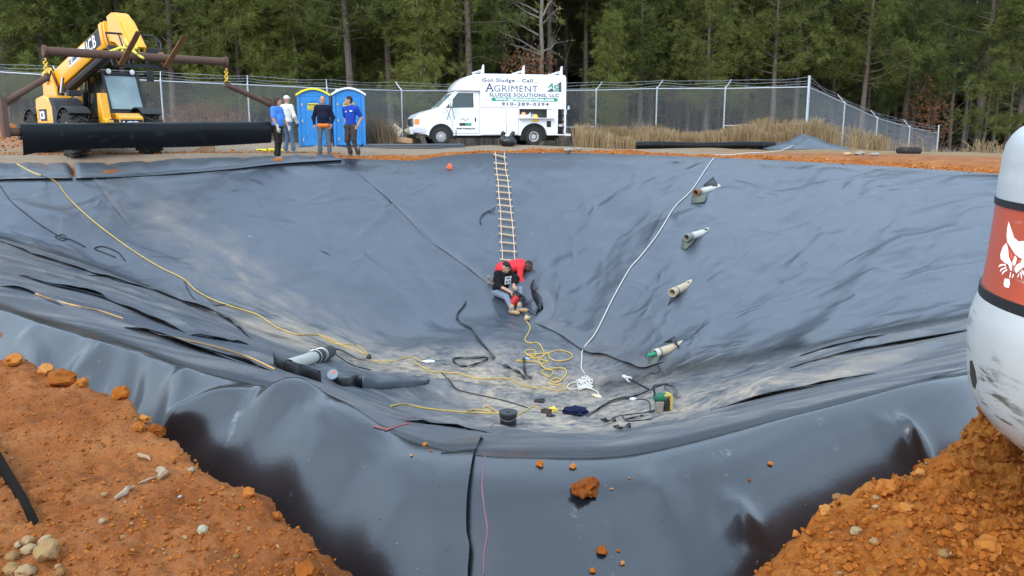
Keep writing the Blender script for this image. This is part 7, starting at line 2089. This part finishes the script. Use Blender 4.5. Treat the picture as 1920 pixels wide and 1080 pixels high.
# rubble by the van front
def slab(name, label, cat, px, py, Y, dims, rot, mat, dz=0.0):
    p = at_y(px, py, Y)
    z = gz(p[0], Y)
    mb = MB(); mb.box((0, 0, 0), dims)
    o = mb.build(name, mat, None, bevel=.02, loc=(p[0], Y, z + dz)); o.rotation_euler = rot
    return tag(o, label, cat)
M_TANB = pm('tan_block', (.52, .34, .19), .9, var=.25, scale=5, bump=.5, bscale=10)
M_GREYB = pm('grey_rubble', (.30, .27, .23), .9, var=.3, scale=4, bump=.6, bscale=8)
slab('stone_slab', 'long tan slab lying in the rubble in front of the van bumper', 'slab', 748, 262, 34.3, (1.25, .5, .20), (0, R(3), R(-6)), M_TANB, .24)
slab('board', 'cream board tilted up in the rubble left of the van', 'board', 743, 247, 34.8, (.46, .06, .40), (R(-18), R(38), R(10)), pm('board_cream', (.64, .58, .40), .8, var=.12), .62)
lump('rubble_heap', 'grey heap of rubble between the fence post and the van front', 'rubble', (755, 262), (1.7, .7, .75), M_GREYB, 31, .3, surf='ground')
bpy.data.objects['rubble_heap'].location = (*at_y(752, 262, 35.0)[:2], gz(at_y(752, 262, 35.0)[0], 35.0) + .1)
lump('boulder', 'rounded grey boulder left of the tan slab', 'boulder', (720, 262), (.6, .5, .55), M_GREYB, 32, .25, surf='ground')
bpy.data.objects['boulder'].location = (*at_y(720, 260, 34.4)[:2], gz(at_y(720, 260, 34.4)[0], 34.4) + .15)
# old tyre at the right end of the rim
p = at_y(1703, 296, 25.5); zt_ = gz(p[0], 25.5)
mb = MB(); mb.lathe([(.20, .02), (.26, .0), (.33, .02), (.36, .07), (.36, .14), (.33, .19), (.26, .21), (.20, .19), (.21, .10), (.20, .02)], 28, caps=False)
tag(mb.build('old_tyre', M_RUBBER, None, smooth=50, loc=(p[0], 25.5, zt_ - .01)), 'black tyre lying flat on the right part of the rim', 'tyre')
# cardboard box under the hanging roll, yellow strap
p = gcast(462, 279); mb = MB(); mb.box((0, 0, .13), (.42, .34, .26)); mb.box((0, -.2, .27), (.42, .10, .012)); tag(mb.build('cardboard_box', pm('cardboard', (.34, .21, .125), .85, var=.15), None, bevel=.006, loc=(p.x, 26.4, gz(p.x, 26.4)), rot=(0, 0, .2)), 'brown cardboard box on the gravel under the hanging roll', 'box')
p = at_y(503, 278, 27.5); g = np.random.default_rng(9)
mb = MB()
for k in range(6): mb.tube([Vector((g.normal(0, .22), g.normal(0, .16), .03 + .04 * g.uniform())) for _ in range(5)], .028, 5)
tag(mb.build('webbing_strap', pm('strap_lemon', (.80, .70, .05), .8, var=.15), None, smooth=60, loc=(p[0], 27.5, gz(p[0], 27.5))), 'yellow webbing strap heaped on the gravel behind the pale blue T-shirt', 'strap')
for k, (px, py, s_) in enumerate([(1590, 291, .20), (1612, 291, .24), (1640, 292, .19), (1065, 284, .24), (1085, 282, .2)]):
    lump('rim_rock', ['pale rock at the right end of the sheet heap', 'grey rock right of the sheet heap', 'flat dark rock right of the pale rocks', 'stone on the rim behind the rear van wheel', 'small stone on the rim right of the van'][k], 'rock', (px, py), (s_ * 1.5, s_, s_ * .6), M_GREYB if k else M_TANB, 40 + k, .3, surf='ground')

# ------------------------------------------------------------------ white digger tail at the right edge (turned about an upright axis)
cx, cy, Rm = 2.06, 2.22, .75
def sil_radius(px, py):
    """radius whose left outline is seen at this pixel, and its height"""
    d = Vector(ray(px, py)); h = math.hypot(d.x, d.y)
    ux, uy = d.x / h, d.y / h
    dist = abs(cx * uy - cy * ux)
    along = cx * ux + cy * uy
    return dist, EYE + d.z / h * along
OUT = [(1960, 222), (1930, 230), (1912, 240), (1898, 252), (1886, 270), (1879, 292), (1876, 312), (1874, 322), (1871, 334), (1869, 350), (1867, 373), (1860, 420), (1850, 478), (1843, 515), (1838, 536), (1828, 556), (1818, 580), (1813, 610), (1811, 640), (1812, 680), (1817, 716), (1828, 740), (1848, 765), (1880, 790), (1925, 820), (1990, 850)]
prof = [sil_radius(*p) for p in OUT]
zs = [p[1] for p in prof]
EX = thing('digger_tail', 'scratched white digger tail with red wildcat-head band at the right edge', 'digger', (cx, cy, zs[-1]))
z00 = zs[-1]
M_EXW = pm('digger_white', (.56, .585, .58), .42, var=.06, scale=3, coat=.15, dirt=((.30, .26, .20), .06, 7))
def scratched(name, col, amt, scr):
    m = pm(name, col, .42, var=.10, scale=5, coat=.2)
    t, N, L, P = nodes_of(m)
    tc = N.new('ShaderNodeTexCoord'); mp = N.new('ShaderNodeMapping'); mp.inputs['Scale'].default_value = (3.5, 3.5, 34); mp.inputs['Rotation'].default_value = (.25, .3, .1)
    n = N.new('ShaderNodeTexNoise'); n.inputs['Scale'].default_value = 1.6; n.inputs['Detail'].default_value = 8; n.inputs['Roughness'].default_value = .72
    L.new(tc.outputs['Object'], mp.inputs[0]); L.new(mp.outputs[0], n.inputs['Vector'])
    r_ = N.new('ShaderNodeMapRange'); r_.inputs[1].default_value = .66 - amt; r_.inputs[2].default_value = .72 - amt; L.new(n.outputs[0], r_.inputs[0])
    n2 = N.new('ShaderNodeTexNoise'); n2.inputs['Scale'].default_value = 4; n2.inputs['Detail'].default_value = 3; L.new(tc.outputs['Object'], n2.inputs['Vector'])
    r2 = N.new('ShaderNodeMapRange'); r2.inputs[1].default_value = .48; r2.inputs[2].default_value = .60; L.new(n2.outputs[0], r2.inputs[0])
    mu = N.new('ShaderNodeMath'); mu.operation = 'MULTIPLY'; L.new(r_.outputs[0], mu.inputs[0]); L.new(r2.outputs[0], mu.inputs[1])
    mx = N.new('ShaderNodeMix'); mx.data_type = 'RGBA'; mx.inputs[7].default_value = (*scr, 1)
    old = P.inputs['Base Color'].links[0].from_socket
    L.new(mu.outputs[0], mx.inputs[0]); L.new(old, mx.inputs[6]); L.new(mx.outputs[2], P.inputs['Base Color'])
    return m
M_EXLOW = scratched('digger_white_scuffed', (.52, .535, .51), .13, (.13, .11, .08))
M_EXRED = scratched('digger_red', (.58, .095, .038), .09, (.72, .60, .52))
def rev(name, a, b, mat, off=0.0, n=96, extra=None):
    """part of the tail between two outline rows, revolved"""
    mb = MB(); rings = []
    rows = prof[a:b]
    if off: rows = [(r_ + off, z) for r_, z in rows]
    fine = []
    for p, q_ in zip(rows[:-1], rows[1:]):
        for t in (0, .5): fine.append((p[0] + (q_[0] - p[0]) * t, p[1] + (q_[1] - p[1]) * t))
    fine.append(rows[-1])
    mb.lathe([(r_, z - z00) for r_, z in fine], n, 0, None, caps=(name in ('hood', 'counterweight')))
    return mb.build(name, mat, EX, smooth=50)
rev('hood', 0, 11, M_EXW); rev('red_band', 10, 15, M_EXRED); rev('counterweight', 14, len(prof), M_EXLOW)
def ring_at(row, w, off, name):
    r_, z = prof[row]
    mb = MB(); mb.lathe([(r_ - .01, z - z00 - w / 2), (r_ + off, z - z00 - w / 2), (r_ + off, z - z00 + w / 2), (r_ - .01, z - z00 + w / 2)], 96, caps=False); mb.build(name, M_BLACK, EX, smooth=30)
ring_at(10, .020, .004, 'black_stripe'); ring_at(14, .030, .005, 'black_stripe')
def surf(px, py, off=.003):
    """point on the tail's surface at a pixel"""
    d = Vector(ray(px, py)); h = math.hypot(d.x, d.y)
    lo_z = [p[1] for p in prof][::-1]; rr_ = [p[0] for p in prof][::-1]
    t = 1.0
    for _ in range(400):
        x, y, z = d.x / h * t, d.y / h * t, EYE + d.z / h * t
        if math.hypot(x - cx, y - cy) <= np.interp(z, lo_z, rr_) + off: break
        t += .004
    return Vector((x, y, z))
def decal(name, polys, mat, off=.004):
    mb = MB()
    for poly in polys:
        P_ = [surf(x, y, off) for x, y in poly]
        c = surf(sum(p[0] for p in poly) / len(poly), sum(p[1] for p in poly) / len(poly), off)
        loc = Vector((cx, cy, z00))
        mb.add([p - loc for p in P_] + [c - loc], [(i, (i + 1) % len(P_), len(P_)) for i in range(len(P_))])
    o = mb.build(name, mat, EX, smooth=0, fix=False)
    return o
ex = lambda p: zz(p, 1800, 340, 3.6)
decal('wildcat_emblem', [ex([(328, 270), (322, 330), (330, 350), (350, 370), (380, 392), (410, 420), (432, 405), (470, 400), (470, 500), (440, 520), (400, 515), (370, 490), (345, 450), (320, 410), (314, 370), (318, 320)]),
                         ex([(314, 415), (290, 440), (272, 490), (275, 525), (300, 548), (326, 560), (338, 600), (350, 605), (352, 560), (330, 510), (325, 460)]),
                         ex([(352, 545), (372, 500), (385, 520), (375, 560), (362, 580)]),
                         ex([(366, 590), (385, 560), (412, 545), (424, 500), (440, 520), (430, 580), (400, 600), (380, 622)])], M_WTXT)
decal('wildcat_whisker', [ex(p) for p in ([(308, 556), (270, 560), (258, 580), (285, 568), (310, 570)], [(312, 575), (275, 592), (268, 612), (290, 594), (314, 586)], [(316, 590), (286, 612), (280, 634), (300, 612), (320, 602)], [(395, 622), (385, 650), (392, 648), (402, 625)], [(405, 615), (412, 650), (420, 665), (418, 630), (412, 610)], [(414, 605), (430, 640), (432, 612), (422, 598)], [(340, 612), (332, 650), (338, 652), (346, 615)], [(358, 625), (348, 652), (356, 650), (366, 625)])], M_WTXT)
decal('wildcat_tuft', [ex([(302, 655), (333, 660), (338, 690), (328, 720), (300, 712), (294, 690)])], M_WTXT)
decal('wildcat_eye', [ex([(332, 455), (352, 485), (368, 515), (350, 530), (336, 505)]), ex([(380, 540), (405, 525), (415, 500), (420, 530), (400, 548)]), ex([(348, 568), (370, 565), (362, 585), (350, 582)])], M_EXRED, .008)
# slot in the lower casting
mb = MB(); loc = Vector((cx, cy, z00))
sl = [(1818, 676), (1823, 676), (1829, 695), (1832, 715), (1829, 730), (1824, 726), (1819, 705)]
decal('slot', [sl], M_BLACK, .003)

# ------------------------------------------------------------------ clods, stones and crumbs
def clay_mat(name, stops, bump=.5):
    m = bpy.data.materials.new(name)
    t, N, L, P = nodes_of(m)
    a = N.new('ShaderNodeAttribute'); a.attribute_name = 'tone'
    tc = N.new('ShaderNodeTexCoord')
    n = N.new('ShaderNodeTexNoise'); n.inputs['Scale'].default_value = 14; n.inputs['Detail'].default_value = 8; n.inputs['Roughness'].default_value = .7
    L.new(tc.outputs['Object'], n.inputs['Vector'])
    ad = N.new('ShaderNodeMath'); ad.operation = 'MULTIPLY_ADD'; ad.inputs[1].default_value = .45
    L.new(n.outputs[0], ad.inputs[0]); 
    ms = N.new('ShaderNodeMath'); ms.operation = 'MULTIPLY'; ms.inputs[1].default_value = .75; L.new(a.outputs['Fac'], ms.inputs[0]); L.new(ms.outputs[0], ad.inputs[2])
    q = N.new('ShaderNodeValToRGB'); e = q.color_ramp.elements
    while len(e) < len(stops): e.new(.5)
    for k, (p, c) in enumerate(stops): e[k].position = p; e[k].color = (*c, 1)
    L.new(ad.outputs[0], q.inputs[0]); L.new(q.outputs[0], P.inputs['Base Color'])
    P.inputs['Roughness'].default_value = .95; P.inputs['Specular IOR Level'].default_value = .15
    b = N.new('ShaderNodeBump'); b.inputs['Strength'].default_value = bump; b.inputs['Distance'].default_value = .012
    n2 = N.new('ShaderNodeTexNoise'); n2.inputs['Scale'].default_value = 60; n2.inputs['Detail'].default_value = 8; L.new(tc.outputs['Object'], n2.inputs['Vector'])
    L.new(n2.outputs[0], b.inputs['Height']); L.new(b.outputs[0], P.inputs['Normal'])
    return m
M_CLOD = clay_mat('clay_clod', [(.15, (.17, .045, .008)), (.45, (.34, .102, .015)), (.75, (.44, .160, .032)), (1.0, (.50, .26, .09))], .8)
M_STONE = clay_mat('pale_stone', [(.2, (.22, .11, .035)), (.6, (.30, .185, .08)), (1.0, (.37, .27, .16))], .4)
px_m = lambda p: FPX / math.sqrt(p.x ** 2 + p.y ** 2 + (p.z - EYE) ** 2)
def clod(px, w, label, seed, mat, surf='ground', fl=.75, rough=.35, kind='dirt_clod', cat='dirt clod', group=None):
    p = Vector(gcast(*px)) if surf == 'ground' else Vector(cast(*px))
    s = w / px_m(p)
    return lump(kind, label, cat, px, (s, s * .85, s * fl), mat, seed, rough, surf=surf, group=group, rz=seed * 1.3, sub=3)
S8 = lambda x, y: (x / 4.909, 860 + y / 4.909)
S2 = lambda x, y: (x / 2.16, 588 + y / 2.16)
S6 = lambda x, y: (1220 + x / 2.7, 680 + y / 2.7)
N5 = lambda x, y: (700 + x / 3.2, 780 + y / 3.2)
k = 50
for q_, w, lb in [(S8(430, 900), 50, 'large ochre stone in the stone patch at the bottom left'), (S8(265, 870), 26, 'tan stone left of the large ochre stone'), (S8(110, 925), 24, 'pale stone at the left edge of the stone patch'), (S8(255, 780), 22, 'pale angular stone behind the large ochre stone'),
                  (S8(415, 780), 24, 'pale stone right behind the large ochre stone'), (S8(105, 1060), 30, 'long pale stone in the bottom left corner'), (S8(240, 1075), 32, 'cream stone at the bottom edge near the left corner'), (S8(555, 1065), 20, 'round pale stone at the bottom edge below the ochre stone'),
                  (S8(960, 345), 13, 'small white stone near the pale stick on the soil'), (S8(945, 590), 15, 'round tan stone below the small white stone'), (S8(85, 985), 10, 'tiny white stone below the left stones'), (S8(535, 1010), 13, 'flat cream stone right of the cream stones'),
                  (S8(170, 810), 14, 'small pale stone left of the angular stone'), (S8(1140, 735), 13, 'small buff stone in the middle of the left soil')]:
    clod(q_, w, lb, k, M_STONE, kind='stone', cat='stone', rough=.22); k += 1
clod(S2(820, 885), 22, 'grey-green stone on the left soil bank', k, pm('grey_green_stone', (.34, .31, .20), .9, var=.3, scale=12, bump=.4), kind='stone', cat='stone', rough=.2); k += 1
clod(S2(955, 990), 13, 'small grey stone near the bottom of the left soil', k, M_STONE, kind='stone', cat='stone', rough=.2); k += 1
clod(S2(730, 745), 8, 'tiny blue-grey stone beside the stick', k, pm('blue_grey_stone', (.34, .36, .38), .8, var=.2), kind='stone', cat='stone', rough=.2); k += 1
for q_, w, lb in [(S2(190, 245), 30, 'red clod second from the left along the trench edge'), (S2(248, 290), 46, 'biggest red clod on the left trench edge'), (S2(330, 300), 30, 'rounded clod right of the biggest red clod'), (S2(415, 318), 52, 'broad clod at the bend of the left trench edge'), (S2(490, 340), 34, 'flat clod right of the broad clod'),
                  (S2(60, 205), 32, 'leftmost clod along the trench edge'), (S2(635, 490), 36, 'cracked red clod beside the folded sheet corner'), (S2(565, 470), 24, 'small clod left of the cracked red clod'), (S2(585, 440), 24, 'small dark clod above the cracked red clod'), (S2(1245, 1065), 52, 'smooth clay lump at the bottom end of the left soil'),
                  (S2(1010, 740), 26, 'clod on the trench edge halfway down the left bank'), (S2(880, 650), 24, 'clod on the trench edge above the halfway clod'), (S2(1120, 830), 22, 'clod on the trench edge below the halfway clod')]:
    clod(q_, w, lb, k, M_CLOD); k += 1
for q_, w, lb in [(S6(1190, 660), 40, 'rounded clod on the crest of the right heap edge'), (S6(1005, 670), 30, 'upright clod at the edge of the right heap'), (S6(1450, 395), 36, 'jutting clod high on the right heap edge'), (S6(1620, 285), 28, 'clod near the top of the right heap'), (S6(1725, 265), 40, 'broad clod at the top of the right heap below the white machine'),
                  (S6(640, 905), 28, 'pale-topped clod low on the right heap edge'), (S6(880, 760), 24, 'clod on the right heap edge between two larger ones'), (S6(475, 1030), 34, 'clod at the lower left end of the right heap'), (S6(330, 1065), 24, 'small clod at the bottom by the dark sheet'), (S6(1370, 565), 18, 'small clod below the jutting clod'),
                  (S6(1240, 640), 26, 'clod right of the rounded crest clod'), (S6(1700, 970), 50, 'large red clod low in the right heap'), (S6(740, 815), 18, 'small clod stuck on the dark sheet beside the right heap'), (S6(1560, 340), 34, 'clod on the right heap edge below its top'), (S6(1300, 760), 30, 'orange clod in the middle of the right heap')]:
    clod(q_, w, lb, k, M_CLOD, rough=.42); k += 1
for q_, w, lb in [(S6(940, 690), 20, 'pale stone at the edge of the right heap'), (S6(1130, 915), 18, 'white stone in the lower right heap'), (S6(1035, 868), 24, 'buff stone in the lower right heap'), (S6(1480, 980), 22, 'tan stone low in the right heap'), (S6(1140, 690), 12, 'tiny buff stone by the rounded crest clod')]:
    clod(q_, w, lb, k, M_STONE, kind='stone', cat='stone', rough=.25); k += 1
for q_, w, lb in [(N5(1270, 470), 62, 'large orange clod lying on the near sheet'), (N5(1000, 295), 19, 'orange clod on the near sheet crest, left of two'), (N5(1197, 308), 14, 'orange clod on the near sheet crest, right of two'), (N5(1370, 820), 25, 'curved orange clod low on the near sheet'), (N5(1320, 935), 15, 'round clod at the bottom of the near sheet'),
                  (N5(1493, 890), 12, 'small clod right of the curved orange clod'), (N5(1472, 812), 8, 'crumb right above the small clod on the near sheet'), (N5(310, 175), 11, 'small clod on the sheet left of the overlap flap'), (N5(228, 240), 7, 'crumb below the small clod left of the flap'), (N5(345, 210), 6, 'tiny crumb right of the small clod left of the flap'),
                  ((1445, 871), 11, 'lone red clod on the shiny right crest'), ((1406, 901), 7, 'pale crumb below the lone red clod'), (N5(1540, 375), 6, 'tiny crumb right of the large orange clod'), (N5(1430, 440), 6, 'crumb just right of the large orange clod')]:
    clod(q_, w, lb, k, M_CLOD, 'liner', .62, .5); k += 1

def crumbs(name, label, P_, S_, tone, mat, seed):
    """many small irregular lumps joined as one; P_ (n,3) S_ (n,) tone (n,)"""
    g = np.random.default_rng(seed)
    t = (1 + 5 ** .5) / 2
    iv = np.array([(-1, t, 0), (1, t, 0), (-1, -t, 0), (1, -t, 0), (0, -1, t), (0, 1, t), (0, -1, -t), (0, 1, -t), (t, 0, -1), (t, 0, 1), (-t, 0, -1), (-t, 0, 1)]) / 1.9
    fi = np.array([(0, 11, 5), (0, 5, 1), (0, 1, 7), (0, 7, 10), (0, 10, 11), (1, 5, 9), (5, 11, 4), (11, 10, 2), (10, 7, 6), (7, 1, 8), (3, 9, 4), (3, 4, 2), (3, 2, 6), (3, 6, 8), (3, 8, 9), (4, 9, 5), (2, 4, 11), (6, 2, 10), (8, 6, 7), (9, 8, 1)])
    n = len(P_)
    rot = g.normal(0, 1, (n, 3, 3)); qn, _ = np.linalg.qr(rot)
    V = iv[None] * g.uniform(.42, 1.25, (n, 12, 1)) * g.uniform(.6, 1.2, (n, 1, 3))
    V = np.einsum('nij,nkj->nki', qn, V)
    V[..., 2] *= .8
    V = V * (S_ / 2)[:, None, None] + P_[:, None, :]
    F = (fi[None] + 12 * np.arange(n)[:, None, None]).reshape(-1, 3)
    me = mesh_np(name, V.reshape(-1, 3), F, mat, smooth=False)
    attr(me, 'tone', np.repeat(tone, 12))
    return tag(link(name, me), label, None, None, 'stuff')
def near_crumbs(n, x0, x1, smin, smax, seed, pw=2.2):
    g = np.random.default_rng(seed)
    P_, S_ = [], []
    while len(P_) < n:
        px, py = g.uniform(x0, x1), g.uniform(600, 1120)
        h = GBVH.ray_cast(Vector((0, 0, EYE)), Vector(ray(px, py)).normalized())
        if h[0] is None or h[0].y > 9: continue
        a = math.atan2(h[0].x, h[0].y); r_ = math.hypot(h[0].x, h[0].y)
        if r_ > np.interp(a, L_SOIL[0], L_SOIL[1]) - .01: continue
        s = smin + (smax - smin) * g.uniform() ** pw
        P_.append((h[0].x + g.normal(0, .01), h[0].y + g.normal(0, .01), h[0].z + s * .15)); S_.append(s)
    return np.array(P_), np.array(S_), g
P_, S_, g = near_crumbs(5200, -160, 780, .003, .024, 1, 3.0)
crumbs('soil_crumbs', 'crumbled orange clay covering the left bank', P_, S_, g.uniform(.05, .55, len(P_)), M_CLOD, 1)
P_, S_, g = near_crumbs(4200, 1300, 2060, .005, .040, 2, 3.2)
crumbs('soil_crumbs', 'loose orange clay crumbs covering the right heap', P_, S_, g.uniform(.05, .55, len(P_)), M_CLOD, 2)
P_, S_, g = near_crumbs(260, -160, 780, .004, .022, 3, 2.6)
crumbs('pebbles', 'small pale pebbles scattered over the left bank', P_, S_, g.uniform(.2, 1, len(P_)), M_STONE, 3)
P_, S_, g = near_crumbs(70, 1300, 2060, .006, .028, 4, 2.0)
crumbs('pebbles', 'small pale pebbles scattered over the right heap', P_, S_, g.uniform(.2, 1, len(P_)), M_STONE, 4)
g = np.random.default_rng(6)
P_ = []
for _ in range(130):
    p = Vector(cast(g.uniform(640, 1560), g.uniform(825, 1078)))
    if math.hypot(p.x, p.y) < 6: P_.append((p.x, p.y, p.z + .002))
P_ = np.array(P_)
crumbs('pebbles', 'tiny grit scattered over the near sheet', P_, g.uniform(.003, .009, len(P_)), g.uniform(.1, 1, len(P_)), M_STONE, 5)
P_ = []
for _ in range(2600):
    az = g.uniform(R(-33), R(33)); r_ = np.interp(az, L_RIM[0], L_RIM[1]) + abs(g.normal(.1, .55)) + (2.6 if az < -.20 else 0)
    x, y = r_ * math.sin(az), r_ * math.cos(az)
    P_.append((x, y, gz(x, y) + .01))
crumbs('soil_crumbs', 'orange clay crumbs along the far rim', np.array(P_), g.uniform(.02, .12, len(P_)) * g.uniform(.4, 1, len(P_)), g.uniform(.2, .9, len(P_)), M_CLOD, 6)
P_ = []
for _ in range(1500):
    x, y = g.normal(-17.3, 2.6), g.normal(27.6, .9)
    P_.append((x, y, gz(x, y) + .02))
crumbs('soil_crumbs', 'clay crumbs on the bank behind the yellow machine', np.array(P_), g.uniform(.03, .11, len(P_)), g.uniform(.1, .7, len(P_)), M_CLOD, 7)
# sticks, chips and the half-buried edge on the left bank
M_STICK = pm('dry_stick', (.34, .24, .15), .85, var=.3, scale=20)
def stick(label, a, b, r, cat='stick', flat=.4, name='stick'):
    p, q_ = Vector(gcast(*a)), Vector(gcast(*b))
    mb = MB(); d = q_ - p
    u = d.cross(Vector((0, 0, 1))).normalized()
    mb.tube([Vector((0, 0, r)), d * .35 + u * r * .8 + Vector((0, 0, r * 1.3)), d * .7 - u * r * .5 + Vector((0, 0, r * 1.2)), d + Vector((0, 0, r * .8))], [r * .5, r, r * .85, r * .35], 6)
    return tag(mb.build(name, M_STICK, None, smooth=40, loc=p), label, cat)
stick('pale split stick lying on the left soil', S8(1060, 395), S8(1240, 280), .014)
stick('thin pale twig right of the split stick', S8(1270, 240), S8(1440, 180), .006)
stick('crumpled dry leaf at the end of the thin twig', S8(1460, 215), S8(1510, 120), .020, 'leaf', name='dry_leaf')
stick('curled dry leaf higher on the left soil', S2(560, 575), S2(610, 600), .010, 'leaf', name='dry_leaf')
stick('flat buff chip on the left soil near the trench', S2(760, 645), S2(795, 640), .012, 'wood chip', name='wood_chip')
a = [Vector(gcast(*p)) for p in ((-60, 800), (0, 880), (22, 915), (45, 950), (66, 984))]
V, F = [], []
for i, p in enumerate(a):
    h = [.10, .09, .07, .05, .015][i]
    V += [p - a[0] - Vector((-.02, .02, .12)), p - a[0] + Vector((.0, .0, h * .1)), p - a[0] + Vector((.012, .006, h * .8))]
for i in range(len(a) - 1):
    for k_ in range(2): F.append((i * 3 + k_, i * 3 + 3 + k_, i * 3 + 4 + k_, i * 3 + k_ + 1))
o = MB().add(V, F).build('buried_sheet_edge', pm('dusty_black', (.012, .011, .010), .95, spec=.05), None, smooth=60, loc=a[0]); s_ = o.modifiers.new('solid', 'SOLIDIFY'); s_.thickness = .006
tag(o, 'black sheet edge sticking out of the soil at the lower left', 'plastic sheet')
